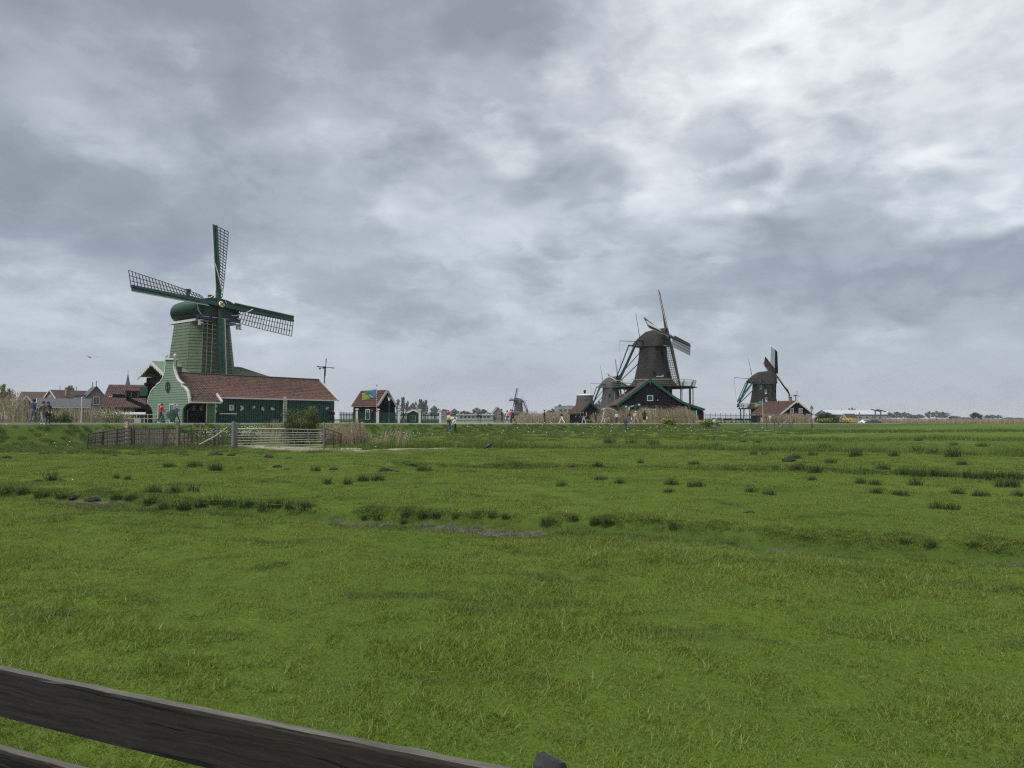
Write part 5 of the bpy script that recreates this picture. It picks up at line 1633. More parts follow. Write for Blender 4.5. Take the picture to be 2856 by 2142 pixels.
# ------------------------------------------------------------------ molehills
M_soil = mat('dark_soil', (.018, .014, .012), .95, .4, 9.0, .8, 30)
MOLE = []
for i in range(4):
    rng = random.Random(50 + i)
    bm = bmesh.new(); bmesh.ops.create_icosphere(bm, subdivisions=3, radius=1)
    for v in bm.verts:
        p = v.co.copy()
        if p.z < 0: v.co.z *= .15
        nz_ = mnoise.noise(p * 2.3 + Vector((i * 9, 0, 0))) * .30 + mnoise.noise(p * 6 + Vector((0, i * 5, 0))) * .16
        v.co *= 1 + nz_
        v.co.z *= .55
    me = bpy.data.meshes.new('molehill'); bm.to_mesh(me); bm.free(); me.materials.append(M_soil); MOLE.append(me)
HILLS = [(18, 1278, 27), (162, 1265, 17), (127, 1281, 10), (321, 1271, 16), (442, 1269, 10), (506, 1268, 18), (521, 1271, 16), (601, 1270, 36), (644, 1271, 23), (712, 1275, 14), (725, 1275, 13), (749, 1276, 30), (805, 1280, 20),
 (669, 1307, 18), (773, 1303, 27), (800, 1310, 16), (929, 1310, 25), (106, 1344, 27), (168, 1342, 24), (210, 1389, 32), (260, 1398, 44), (133, 1402, 18), (93, 1393, 12), (1074, 1314, 34), (1097, 1312, 14), (1106, 1316, 16), (1146, 1296, 12), (1157, 1299, 14),
 (1160, 1359, 14), (1598, 1301, 13), (1992, 1330, 0), (2202, 1287, 40), (2231, 1299, 25), (2095, 1431, 28), (2078, 1430, 12), (2350, 1453, 10), (1848, 1307, 12), (1780, 1344, 8), (560, 1272, 0)]
def hill_where(px, py):
    return ('in the row before the old pen' if (1262 < py < 1285 and px < 830) else 'beside the wet trench at the left' if py > 1335 and px < 400 else 'on the open pasture below the long barn' if px < 1200 else 'out on the right half of the pasture')
HW = {}
for q in sorted(HILLS):
    if q[2]: HW.setdefault(hill_where(q[0], q[1]), []).append(q)
k_ = 0
for (px, py, w) in HILLS:
    if not w: continue
    x, y, z = hit(px, py)
    s = w * y / F_PX / 2 * 1.05
    size = 'tiny' if w < 15 else ('fresh' if w < 28 else 'large')
    where = hill_where(px, py)
    o = link('molehill', MOLE[k_ % 4], None, '%s black molehill, %s from the left %s' % (size, ORD[HW[where].index((px, py, w))], where), 'molehill', 'molehills ' + where, None, (x, y, z - .01), random.uniform(0, 6))
    o.scale = (s, s * .9, s * .95); k_ += 1

# ------------------------------------------------------------------ reed beds
def reed_bed(label, pts, depth, h, dens, lean=(-.10, -.05), green=0.0, hvar=.3, plume=True, seed=1, name='reed_bed', zfun=None, wide=1.0):
    """dead reed standing along a polyline of ground points, with drooping plumes"""
    rng = np.random.default_rng(seed)
    p = resample(np.asarray(pts, float), .4)
    L = np.hypot(*np.diff(p, axis=0).T).sum(); n = int(L * depth * dens)
    i = rng.integers(0, len(p) - 1, n); f = rng.random(n)
    base = p[i] + (p[np.minimum(i + 1, len(p) - 1)] - p[i]) * f[:, None]
    base = base + np.stack([rng.normal(0, .2, n), rng.uniform(0, depth, n)], 1)
    clump = .72 + .5 * (vnoise(base[:, 0] / 1.1 + 90, base[:, 1] / 1.1, seed) + .5)
    ends = np.minimum(1, .35 + (np.minimum(i + f, len(p) - 1 - i - f) * .4) / 1.2)
    z = terrain(base[:, 0], base[:, 1]) if zfun is None else np.full(n, zfun)
    hh = h * clump * ends * (1 - hvar * rng.random(n) ** 2)
    az = rng.uniform(0, 2 * np.pi, n); wl = rng.normal(0, .07, (n, 2)) + np.array(lean)
    b3 = np.c_[base, z - .03]
    sx = np.where(rng.random(n) < .5, 1, 1)
    w = .012 * wide * rng.uniform(.7, 1.3, n); 
    tone = rng.random(n)
    lv = []
    for k in range(4):
        g = k / 3
        c = b3 + np.stack([wl[:, 0] * hh * g ** 1.6, wl[:, 1] * hh * g ** 1.6, hh * g], 1)
        ww = w * (1 - .45 * g)
        lv += [c - np.stack([ww * np.cos(az), ww * np.sin(az), 0 * ww], 1), c + np.stack([ww * np.cos(az), ww * np.sin(az), 0 * ww], 1)]
    V = np.stack(lv, 1); o = (np.arange(n) * 8)[:, None]
    F4 = np.concatenate([o + np.array([[2 * k, 2 * k + 1, 2 * k + 3, 2 * k + 2]]) for k in range(3)])
    mi = np.zeros(len(F4), int)
    Vs = [V.reshape(-1, 3)]; Ts = [np.repeat(tone, 8)]; Fs = [F4]; Ms = [mi]
    off = n * 8
    # long dry leaves hanging off the stems
    m = n * 2; s = rng.integers(0, n, m); g = rng.uniform(.25, .85, m); la = rng.uniform(0, 6.283, m); ll = h * rng.uniform(.15, .30, m)
    c0 = b3[s] + np.stack([wl[s, 0] * hh[s] * g ** 1.6, wl[s, 1] * hh[s] * g ** 1.6, hh[s] * g], 1)
    d = np.stack([np.cos(la) * .55 + lean[0] * 2, np.sin(la) * .55, rng.uniform(.1, .9, m)], 1)
    c1 = c0 + d * (ll * .6)[:, None]; c2 = c1 + (d * np.array([1, 1, -.4])) * (ll * .5)[:, None]
    ww = .009 * wide; wv = np.stack([-np.sin(la), np.cos(la), 0 * la], 1) * ww
    V2 = np.stack([c0 - wv, c0 + wv, c1 + wv, c1 - wv, c2], 1).reshape(-1, 3)
    o2 = off + (np.arange(m) * 5)[:, None]
    Vs.append(V2); Ts.append(np.repeat(rng.random(m), 5)); Fs.append(o2 + np.array([[0, 1, 2, 3]])); Ms.append(np.zeros(m, int))
    F3 = o2 + np.array([[3, 2, 4]]); m3 = [0] * m
    off += m * 5
    if plume:
        s = np.nonzero(rng.random(n) < .55)[0]; m = len(s)
        top = b3[s] + np.stack([wl[s, 0] * hh[s], wl[s, 1] * hh[s], hh[s]], 1)
        dirn = np.stack([wl[s, 0] * 2.5 + rng.normal(0, .25, m), wl[s, 1] * 2.5 + rng.normal(0, .25, m), np.full(m, .55)], 1)
        ln = h * rng.uniform(.09, .16, m); pw = .028 * wide * rng.uniform(.6, 1.4, m); pz = rng.uniform(0, np.pi, m)
        wv = np.stack([np.cos(pz) * pw, np.sin(pz) * pw, 0 * pw], 1)
        mid_ = top + dirn * (ln * .5)[:, None]; tip = mid_ + dirn * np.array([1.3, 1.3, .3]) * (ln * .6)[:, None]
        V3 = np.stack([top, mid_ + wv, tip, mid_ - wv], 1).reshape(-1, 3)
        Vs.append(V3); Ts.append(np.repeat(rng.random(m), 4)); Fs.append(off + (np.arange(m) * 4)[:, None] + np.arange(4)[None]); Ms.append(np.ones(m, int))
    F4 = np.concatenate(Fs); mi = np.concatenate(Ms + [np.array(m3)])
    me = mesh_np(name, np.concatenate(Vs), F4, [M_reed, M_plume], np.concatenate(Ts), mi, F3)
    return link(name, me, None, label, None, None, 'stuff')

def P2(px, Y): return (xat(px, Y), Y)
reed_bed('tall dead reeds along the dike path at the left edge', [P2(-40, 58), P2(30, 57), P2(75, 57)], 2.2, 2.7, 50, (-.12, 0), seed=11)
reed_bed('dead reeds behind the walkers on the left', [P2(112, 60), P2(230, 60), P2(300, 62), P2(345, 63)], 2.4, 1.65, 34, (-.06, 0), seed=12)
reed_bed('tan reeds beside the round bush', [P2(885, 50.5), P2(930, 50.5), P2(985, 51), P2(1012, 52)], 3.0, 1.75, 80, (-.14, 0), seed=13)
reed_bed('sparse tan reeds below the stairs', [P2(1030, 49), P2(1090, 49), P2(1130, 50)], 2.0, 1.25, 26, (.25, 0), seed=14)
reed_bed('tan reeds behind the steel gate', [P2(690, 52), P2(740, 52), P2(800, 52)], 1.6, 1.55, 34, (.08, 0), seed=15)
reed_bed('dry grass inside the old pen', [P2(350, 47), P2(430, 47), P2(520, 46.5)], 1.4, 1.05, 60, (.10, 0), seed=16, plume=False)
reed_bed('row of windswept reeds before the black shed', [P2(1650, 107), P2(1740, 108), P2(1830, 110), P2(1905, 113), P2(1950, 115)], 2.6, 2.55, 44, (-.20, 0), seed=17, wide=1.5)
reed_bed('reeds before the red roofed barn', [P2(2125, 145), P2(2180, 145), P2(2270, 147)], 2.6, 2.0, 36, (-.06, 0), seed=18, wide=1.8)
reed_bed('reeds on the river bank in the middle distance', [P2(1440, 128), P2(1500, 128), P2(1570, 124), P2(1625, 120)], 8, 2.2, 16, (-.04, 0), seed=19, wide=2.0, zfun=.85)
reed_bed('pale reed belt along the far right of the pasture', [P2(2285, 214), P2(2420, 232), P2(2600, 240), P2(2800, 250), P2(3050, 260)], 10, 1.9, 6, (-.02, 0), seed=20, wide=4.0)
reed_bed('pale reeds on the far bank under the distant mill', [P2(1420, 300), P2(1500, 300), P2(1600, 300)], 10, 2.6, 4.5, (0, 0), seed=21, wide=5.0, zfun=.9)

# sedge standing in the ditches, too dense to count
def sedge_row(label, poly, spread, n, h, seed, w=.018, m=None):
    rng = np.random.default_rng(seed); p = resample(np.asarray(poly, float), .5)
    i = rng.integers(0, len(p), n); b = p[i] + rng.normal(0, spread, (n, 2)) + rng.uniform(-.3, .3, (n, 2))
    k = np.clip(.35 + 1.3 * (fbm(b[:, 0], b[:, 1], 3.5, 2, seed) + .35), .25, 1.35)
    z = terrain(b[:, 0], b[:, 1])
    v, f4, f3, t = blades(np.c_[b, z - .03], h * k * rng.uniform(.5, 1.1, n), w * rng.uniform(.7, 1.3, n), rng.uniform(.02, .35, n), rng.uniform(0, .25, n), rng, 2)
    link('sedge', mesh_np('sedge', v, f4, m or M_sedge, t, None, f3), None, label, None, None, 'stuff')
sedge_row('band of tall sedge in the far ditch', TRENCH3, .8, 26000, .62, 31, .026)
sedge_row('low dark sedge in the second trench', TRENCH2, .45, 11000, .24, 32, .018, M_rush)
sedge_row('dark wet grass in the near trench', TRENCH1[1:],   .30, 4500, .13, 33, .012, M_rush)
dn = PATHS[(PATHS[:, 0] > -12) & (PATHS[:, 0] < 60)]
tn = np.gradient(dn, axis=0); tn /= np.hypot(*tn.T)[:, None]; nr_ = np.c_[tn[:, 1], -tn[:, 0]]
sedge_row('rank grass on the edge of the dike ditch', dn + nr_ * 10.6, .4, 4500, .30, 34, .03)
sedge_row('rough grass bands farther out on the pasture', [gpt(*p) for p in ((1650, 1222), (2000, 1226), (2300, 1230), (2600, 1226), (3000, 1232))], 1.6, 9000, .40, 35, .05)
sedge_row('dark grass bands at the far right', [gpt(*p) for p in ((2250, 1206), (2500, 1205), (2856, 1203), (3100, 1204))], 3.0, 9000, .45, 36, .08)
sedge_row('rough grass round the pen', [P2(230, 42.6), P2(340, 43.2), P2(480, 43.6), P2(560, 44), P2(660, 44.2)], .5, 9000, .38, 37, .014)

# ------------------------------------------------------------------ trees and shrubs
M_bark = mat('bark', (.06, .05, .042), .9, .3, 4.0, .5, 14)
def leaf_mat(name, a, b):
    return blade_mat(name, a, b, .6, .3)
M_lf1 = leaf_mat('leaves_spring', (.060, .085, .022), (.16, .19, .06))
M_lf2 = leaf_mat('leaves_dull', (.040, .055, .028), (.085, .105, .055))
M_lf3 = leaf_mat('leaves_dark', (.016, .032, .010), (.045, .070, .020))
M_lf4 = leaf_mat('leaves_grey', (.055, .065, .050), (.10, .115, .085))  # grey tone also puts haze into the colour of the far trees

def crown_mesh(name, h, w, style, nleaf, leaf, m, seed):
    """tapered trunk, limbs, and leaf-sized faces in clumps; returns (trunk mesh, crown mesh) with its base at the origin"""
    rng = np.random.default_rng(seed); rr = random.Random(seed)
    tb = MB(); tips = []
    th = h * (.28 if style == 'round' else .15 if style == 'poplar' else .2)
    tb.tube([(0, 0, -.1), (.02 * h * rr.uniform(-1, 1), .01 * h, th), (.03 * h * rr.uniform(-1, 1), 0, h * .62), (0, 0, h * .86)], [h * .028, h * .020, h * .011, h * .003], 7)
    nl = 15 if style == 'round' else 22 if style == 'poplar' else 12
    for i in range(nl):
        a = i * 2.4 + rr.uniform(-.4, .4); z0 = th * .8 + (h * .78 - th * .8) * (i / nl)
        if style == 'poplar':
            ln = w * .5 * (1 - .45 * i / nl); e = Vector((math.cos(a) * ln * .75, math.sin(a) * ln * .75, ln * 1.8 + h * .05))
        else:
            ln = w * .5 * rr.uniform(.65, 1.0) * (math.sin(math.pi * min(1, .28 + .72 * i / nl)) ** .6); e = Vector((math.cos(a) * ln, math.sin(a) * ln, h * rr.uniform(.06, .22)))
        p = Vector((0, 0, z0)); q = p + e
        tb.tube([p, p.lerp(q, .5) + Vector((0, 0, -.02 * h)), q], [h * .010, h * .006, h * .002], 5)
        tips += [q, p.lerp(q, .62), p.lerp(q, .85) + Vector((rr.uniform(-1, 1), rr.uniform(-1, 1), rr.uniform(-.5, 1))) * w * .10]
    tips += [Vector((rr.uniform(-.1, .1) * w, rr.uniform(-.1, .1) * w, h * .9)), Vector((0, 0, h * .95))]
    C = np.array([tuple(t) for t in tips]); k = rng.integers(0, len(C), nleaf)
    cs = (.12 if style != 'poplar' else .085) * w * rng.uniform(.6, 1.35, len(C))
    d = rng.normal(0, 1, (nleaf, 3)); d /= np.linalg.norm(d, axis=1)[:, None]
    c = C[k] + d * (cs[k] * rng.random(nleaf) ** .45)[:, None] * np.array([1, 1, .8 if style != 'poplar' else 1.7])
    c[:, 2] = np.clip(c[:, 2], th * .45, h * 1.02)
    u = rng.normal(0, 1, (nleaf, 3)); u /= np.linalg.norm(u, axis=1)[:, None]
    v = np.cross(u, rng.normal(0, 1, (nleaf, 3))); v /= np.linalg.norm(v, axis=1)[:, None]
    s = leaf * rng.uniform(.6, 1.4, nleaf)[:, None]
    V = np.stack([c - u * s, c + v * s * .55, c + u * s, c - v * s * .55], 1).reshape(-1, 3)
    F = (np.arange(nleaf) * 4)[:, None] + np.arange(4)[None]
    tone = np.repeat(rng.random(nleaf), 4)
    return tb.mesh('trunk', M_bark), mesh_np('crown', V, F, m, tone)
KINDS = {
 'round': crown_mesh('round', 10, 9, 'round', 3200, .30, M_lf1, 1), 'round_dull': crown_mesh('rd', 10, 9.5, 'round', 3200, .30, M_lf2, 2), 'wide': crown_mesh('wd', 8, 11, 'round', 3200, .30, M_lf2, 3),
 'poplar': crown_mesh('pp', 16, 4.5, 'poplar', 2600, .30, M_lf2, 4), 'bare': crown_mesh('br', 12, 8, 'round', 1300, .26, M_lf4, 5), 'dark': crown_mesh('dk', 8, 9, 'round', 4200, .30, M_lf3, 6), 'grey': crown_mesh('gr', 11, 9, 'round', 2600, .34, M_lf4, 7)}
KH = {'round': (10, 9), 'round_dull': (10, 9.5), 'wide': (8, 11), 'poplar': (16, 4.5), 'bare': (12, 8), 'dark': (8, 9), 'grey': (11, 9)}
def tree(kind, px, Y, py_top, w_px, label, group=None, pyb=1173, name='tree', z0=None):
    x = xat(px, Y); z = (gz(x, Y) if z0 is None else z0)
    h = zat(py_top, Y) - z; w = w_px * Y / F_PX
    t = empty(name, (x, Y, z), random.uniform(0, 6.28), label, 'tree', group)
    kh, kw = KH[kind]
    t.scale = (w / kw, w / kw, h / kh)
    link('trunk', KINDS[kind][0], t); link('crown', KINDS[kind][1], t)
    return t
tree('round', 10, 170, 1074, 42, 'spring green tree at the far left behind the reeds')
tree('bare', 32, 200, 1087, 30, 'thin tree beside the leftmost houses')
tree('round', 192, 190, 1078, 44, 'bright green tree between the hipped house and brick house')
tree('bare', 335, 130, 1082, 46, 'nearly bare tree beside the church spire')
tree('bare', 385, 135, 1082, 50, 'nearly bare tree behind the log crane')
far_c = 'trees on the far bank behind the cottage'
for i, (k, px, top, w) in enumerate((('poplar', 1110, 1112, 16), ('poplar', 1124, 1106, 18), ('poplar', 1136, 1118, 16), ('grey', 1150, 1124, 30), ('bare', 1160, 1118, 26), ('poplar', 1175, 1112, 22), ('poplar', 1186, 1115, 22), ('grey', 1212, 1132, 38),
      ('round_dull', 1240, 1142, 34), ('grey', 1268, 1140, 34), ('wide', 1295, 1146, 44), ('round_dull', 1330, 1138, 36), ('round_dull', 1348, 1142, 34), ('wide', 1378, 1150, 40), ('grey', 1420, 1150, 40), ('grey', 1470, 1152, 36))):
    nm = {'poplar': 'slim poplar', 'grey': 'hazy grey tree', 'bare': 'thin leafless tree', 'round_dull': 'rounded hazy tree', 'wide': 'low spreading tree'}[k]
    tree(k, px, 700 + 30 * (i % 4), top, w, nm + ', ' + ORD[i] + ' from the left in the tree row between cottage and far mill', 'far bank trees')
for i, (k, px, top, w) in enumerate((('grey', 1540, 1140, 40), ('grey', 1562, 1128, 40), ('wide', 1590, 1134, 44), ('round_dull', 1612, 1132, 40), ('grey', 1640, 1142, 40), ('grey', 1670, 1118, 30), ('wide', 1700, 1140, 30))):
    tree(k, px, 640 + 25 * (i % 3), top, w, {'grey': 'hazy grey tree', 'wide': 'low spreading tree', 'round_dull': 'rounded hazy tree'}[k] + ', ' + ORD[i] + ' from the left in the thicket behind the mill stump', 'trees behind the mill stump')
for i, (k, px, top, w) in enumerate((('poplar', 2346, 1141, 6), ('poplar', 2368, 1138, 8), ('poplar', 2376, 1136, 8), ('poplar', 2383, 1139, 7))):
    tree(k, px, 900, top, w, 'far grey poplar, ' + ORD[i] + ' from the left above the grey hall', 'poplars above the hall', z0=.5)
for i, (k, px, top, w) in enumerate((('round_dull', 2462, 1155, 30), ('grey', 2480, 1150, 34), ('round_dull', 2500, 1149, 30), ('grey', 2522, 1149, 34), ('wide', 2540, 1156, 34), ('wide', 2562, 1156, 34), ('grey', 2592, 1147, 28), ('grey', 2610, 1146, 28), ('grey', 2628, 1148, 26), ('bare', 2640, 1150, 24),
      ('wide', 2660, 1160, 34), ('wide', 2690, 1164, 34), ('grey', 2752, 1157, 22), ('grey', 2766, 1156, 24), ('grey', 2784, 1157, 20), ('wide', 2812, 1164, 40), ('wide', 2840, 1165, 40), ('wide', 2880, 1163, 40))):
    tree(k, px, 900 + 40 * (i % 4), top, w, {'grey': 'pale hazy tree', 'wide': 'low hazy thicket tree', 'round_dull': 'rounded hazy tree', 'bare': 'thin hazy tree'}[k] + ', ' + ORD[i] + ' from the left in the far right wood line', 'wood line at the far right', z0=.4)
tree('dark', 2718, 420, 1151, 38, 'dense dark green tree standing alone at the right', z0=.2)
tree('dark', 2654, 330, 1164, 26, 'low dark rounded bush on the reed belt', name='low_bush', z0=.2)

def bush(label, px, Y, w, h, n, leaf, m, seed, name='bush', z0=None, squash=1.0):
    rng = np.random.default_rng(seed)
    x = xat(px, Y); z = gz(x, Y) if z0 is None else z0
    b = empty(name, (x, Y, z), 0, label, 'bush')
    tb = MB(); C = []
    rr = random.Random(seed)
    for i in range(14):
        a = rr.uniform(0, 6.28); q = Vector((math.cos(a) * w * .42 * rr.random() ** .5, math.sin(a) * w * .3, h * rr.uniform(.55, 1.0)))
        tb.tube([(q.x * .2, q.y * .2, -.05), (q.x * .7, q.y * .7, q.z * .55), q], [.03, .02, .006], 5); C += [q, Vector((q.x * .75, q.y * .8, q.z * .62)), Vector((q.x * .95, q.y, q.z * .36))]
    tb.build('stem', M_bark, b)
    C = np.array([tuple(c) for c in C]); k = rng.integers(0, len(C), n)
    d = rng.normal(0, 1, (n, 3)); d /= np.linalg.norm(d, axis=1)[:, None]
    c = C[k] + d * (.19 * w * rng.uniform(.2, 1, n) ** .6)[:, None] * np.array([1, .9, .9 * squash])
    c[:, 2] = np.maximum(c[:, 2], .03)
    u = rng.normal(0, 1, (n, 3)); u /= np.linalg.norm(u, axis=1)[:, None]; v = np.cross(u, rng.normal(0, 1, (n, 3))); v /= np.linalg.norm(v, axis=1)[:, None]
    s = leaf * rng.uniform(.6, 1.4, n)[:, None]
    V = np.stack([c - u * s, c + v * s * .5, c + u * s, c - v * s * .5], 1).reshape(-1, 3)
    link('foliage', mesh_np('foliage', V, (np.arange(n) * 4)[:, None] + np.arange(4)[None], m, np.repeat(rng.random(n), 4)), b)
    return b
bush('round green bush growing behind the steel gate', 838, 49.5, 2.7, 2.35, 9000, .055, leaf_mat('leaves_bush', (.030, .050, .013), (.100, .128, .038)), 5)
bush('dark hedge bush right of the red roofed barn', 2300, 156, 3.4, 2.2, 2600, .13, M_lf3, 6, 'hedge_bush')
bush('dark hedge bush behind the walkers in pink', 2322, 158, 3.2, 1.9, 2400, .13, M_lf3, 7, 'hedge_bush')
bush('low green weeds by the path at the left', 165, 52, 2.0, .7, 2200, .05, M_lf3, 8, 'weed_clump')

# flowering clumps on the dike
def flowers(label, px, Y, w, h, n, colr, seed, name='flower_clump', cat='flowers'):
    b = bush(label, px, Y, w, h, int(700), .06 * max(1, Y / 70), M_herb, seed, name); b['category'] = cat
    rng = np.random.default_rng(seed + 1)
    c = np.stack([rng.normal(0, w * .28, n), rng.normal(0, w * .2, n), h * rng.uniform(.55, 1.12, n)], 1)
    s = .022 * max(1, Y / 60) * rng.uniform(.7, 1.3, n)[:, None]
    V = np.concatenate([c[:, None] + s[:, None] * np.array([[[1, 0, 0], [0, 1, 0], [-1, 0, 0], [0, -1, 0], [0, 0, 1], [0, 0, -1]]])], 1).reshape(-1, 3)
    tri = np.array([(0, 1, 4), (1, 2, 4), (2, 3, 4), (3, 0, 4), (1, 0, 5), (2, 1, 5), (3, 2, 5), (0, 3, 5)])
    F3 = ((np.arange(n) * 6)[:, None, None] + tri[None]).reshape(-1, 3)
    link('blossoms', mesh_np('blossoms', V, None, colr, None, None, F3), b)
M_fy = mat('yellow_petals', (.62, .55, .05), .7, .15, 3.0); M_fw = mat('white_petals', (.66, .66, .60), .7, .1, 3.0)
flowers('yellow flowering clump by the path below the black shed', 1866, 106, 2.4, .8, 130, M_fy, 41)
flowers('yellow flowering clump by the iron fence', 1966, 112, 2.6, .8, 150, M_fy, 42)
flowers('second yellow clump along the iron fence', 1992, 115, 2.2, .8, 110, M_fy, 43)
flowers('tall yellow flowering bush at the end of the dike', 2364, 172, 3.4, 1.8, 190, M_fy, 44)
flowers('yellow green clump behind the dike path by the hedge', 2302, 150, 3.0, 1.0, 90, M_fy, 45)
flowers('small yellow clump before the low black shed', 1643, 98, 1.2, .55, 40, M_fy, 49)
flowers('white cow parsley behind the rusty hurdles', 600, 49, 3.0, 1.0, 230, M_fw, 46)
flowers('white cow parsley beside the steel gate', 690, 48, 2.2, 1.15, 220, M_fw, 47)
flowers('white cow parsley on the bank before the stairs', 1115, 55, 3.0, .7, 90, M_fw, 48)
flowers('white flowers by the quay at the left', 315, 58, 2.8, .95, 130, M_fw, 50)
# single daisies and white flecks scattered on the bank
def flecks():
    q = strew_points(6, 110, 1.1, .6, .8)
    s, _ = path_dist(q[:, 0], q[:, 1])
    pr = np.where((s > 2.4) & (s < 6), .22, np.where((s > 6) & (s < 14), .08, .0015))
    q = q[RNG.random(len(q)) < pr]; n = len(q)
    z = terrain(q[:, 0], q[:, 1]) + RNG.uniform(.08, .35, n) * np.where(q[:, 1] > 35, 1, .2)
    c = np.c_[q, z]; r = (.012 + .0006 * q[:, 1])[:, None]
    V = np.concatenate([c[:, None] + r[:, None] * np.array([[[1, 0, 0], [0, 1, 0], [-1, 0, 0], [0, -1, 0], [0, 0, .8], [0, 0, -.8]]])], 1).reshape(-1, 3)
    tri = np.array([(0, 1, 4), (1, 2, 4), (2, 3, 4), (3, 0, 4), (1, 0, 5), (2, 1, 5), (3, 2, 5), (0, 3, 5)])
    link('meadow_flowers', mesh_np('meadow_flowers', V, None, M_fw, None, None, ((np.arange(n) * 6)[:, None, None] + tri[None]).reshape(-1, 3)), None, 'tiny white meadow flowers along the bank', None, None, 'stuff')
flecks()
# ------------------------------------------------------------------ foreground fence
def plank_mat():
    m = bpy.data.materials.new('dark_stained_plank'); m.use_nodes = True
    t = NT(m.node_tree); bs = t.n['Principled BSDF']
    co = t.new('ShaderNodeTexCoord').outputs['Object']
    wob = t.vmath('SUBTRACT', t.noise(t.vmath('MULTIPLY', co, (2.5, 7, 7)), 1.0, 3, .6).outputs['Color'], (.5, .5, .5))
    co = t.vmath('ADD', co, t.vmath('MULTIPLY', wob, (.0, .03, .05)))
    gr = t.noise(t.vmath('MULTIPLY', co, (2.2, 60, 60)), 1.0, 6, .65, .3).outputs[0]
    crack = t.noise(t.vmath('MULTIPLY', co, (1.1, 34, 34)), 1.0, 3, .5).outputs[0]
    wide = t.noise(t.vmath('MULTIPLY', co, (1.2, 9, 9)), 1.0, 4, .6).outputs[0]
    fine = t.noise(t.vmath('MULTIPLY', co, (14, 130, 130)), 1.0, 4, .7).outputs[0]
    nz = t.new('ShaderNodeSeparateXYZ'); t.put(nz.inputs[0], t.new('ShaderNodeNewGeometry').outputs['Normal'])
    col = t.mixc(t.mrange(gr, .35, .72), (.006, .0055, .0055, 1), (.026, .0225, .020, 1))
    col = t.mixc(t.mrange(wide, .5, .75, 0, .5), col, (.024, .019, .016, 1))
    col = t.mixc(t.mrange(fine, .62, .8, 0, .8), col, (.06, .055, .05, 1))
    col = t.mixc(t.mrange(crack, .36, .40, 1, 0), col, (.004, .004, .004, 1))
    # faces that point upwards take a paler grey than the sides
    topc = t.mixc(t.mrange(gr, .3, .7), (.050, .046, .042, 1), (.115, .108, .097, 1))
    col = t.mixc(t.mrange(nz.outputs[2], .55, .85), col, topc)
    t.put(bs.inputs['Base Color'], col); bs.inputs['Roughness'].default_value = .85; bs.inputs['Specular IOR Level'].default_value = .2
    b = t.new('ShaderNodeBump'); b.inputs['Strength'].default_value = .6; b.inputs['Distance'].default_value = .004
    t.put(b.inputs['Height'], t.math('ADD', gr, t.mrange(crack, .36, .42, 0, .6))); t.put(bs.inputs['Normal'], b.outputs[0])
    return m
M_plank = plank_mat()
FA = Vector((-2.175, 3.0, 0)); FD = Vector((2.2, -.92, 0)); FANG = math.atan2(FD.y, FD.x)
rf = empty('rail_fence', (0.09, 2.105, 0), FANG, 'dark stained wooden rail fence in the foreground', 'fence')
def rail(z, h, x0, x1, seed):
    rng = random.Random(seed)
    n = 60; vs = []; fs = []
    prof = [(-.021, -h / 2), (-.022, h / 2 - .012), (-.016, h / 2 - .002), (-.006, h / 2), (.010, h / 2), (.019, h / 2 - .003), (.022, h / 2 - .012), (.021, -h / 2)]
    for i in range(n + 1):
        x = x0 + (x1 - x0) * i / n
        dz = .006 * math.sin(x * 1.3 + seed) + .0025 * mnoise.noise(Vector((x * 6, seed, 0)))
        for k, (y, zz) in enumerate(prof):
            vs.append((x, y + .0015 * mnoise.noise(Vector((x * 9, k * 3.1, seed))), z + zz + dz + (.0040 * mnoise.noise(Vector((x * 22, k * 2.0, seed + 3))) if zz > 0 else 0)))
    m = len(prof)
    for i in range(n):
        for k in range(m):
            fs.append((i * m + k, i * m + (k + 1) % m, (i + 1) * m + (k + 1) % m, (i + 1) * m + k))
    fs += [tuple(range(m)), tuple(n * m + k for k in range(m - 1, -1, -1))]
    MB().add(vs, fs).build('rail', M_plank, rf, smooth=False)
ztop_f = CAM_Z - 1.038
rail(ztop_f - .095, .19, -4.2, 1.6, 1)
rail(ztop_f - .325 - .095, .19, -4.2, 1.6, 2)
M_post = mat('grey_post_wood', (.032, .034, .037), .85, .3, 6.0, .6, 30, (1, 1, .2), dark=(.015, .016, .018), dk_scale=9, dk=.5)
def fence_post(x, top, seed):
    b = MB(); rng = random.Random(seed); s = .046; vs = []
    n = 10
    for k, z in enumerate((-.35, top - .02)):
        for i in range(n):
            g = 2 * math.pi * i / n; sq = 1 / max(abs(math.cos(g)), abs(math.sin(g)))
            vs.append((x + s * min(sq, 1.22) * math.cos(g), .07 + s * min(sq, 1.22) * math.sin(g), z + (0 if k == 0 else .022 * math.cos(g + 2.2) * 1.0 + rng.uniform(-.006, .006))))
    for i in range(n):
        g = 2 * math.pi * i / n; sq = 1 / max(abs(math.cos(g)), abs(math.sin(g)))
        vs.append((x + s * .8 * min(sq, 1.2) * math.cos(g), .07 + s * .8 * min(sq, 1.2) * math.sin(g), top + .012 + .020 * math.cos(g + 2.2) + rng.uniform(-.004, .004)))
    fs = [(i, (i + 1) % n, n + (i + 1) % n, n + i) for i in range(n)] + [(n + i, n + (i + 1) % n, 2 * n + (i + 1) % n, 2 * n + i) for i in range(n)] + [tuple(2 * n + i for i in range(n))]
    b.add(vs, fs).build('post', M_post, rf)
fence_post(.0, ztop_f + .016, 3); fence_post(-3.0, ztop_f + .02, 4)

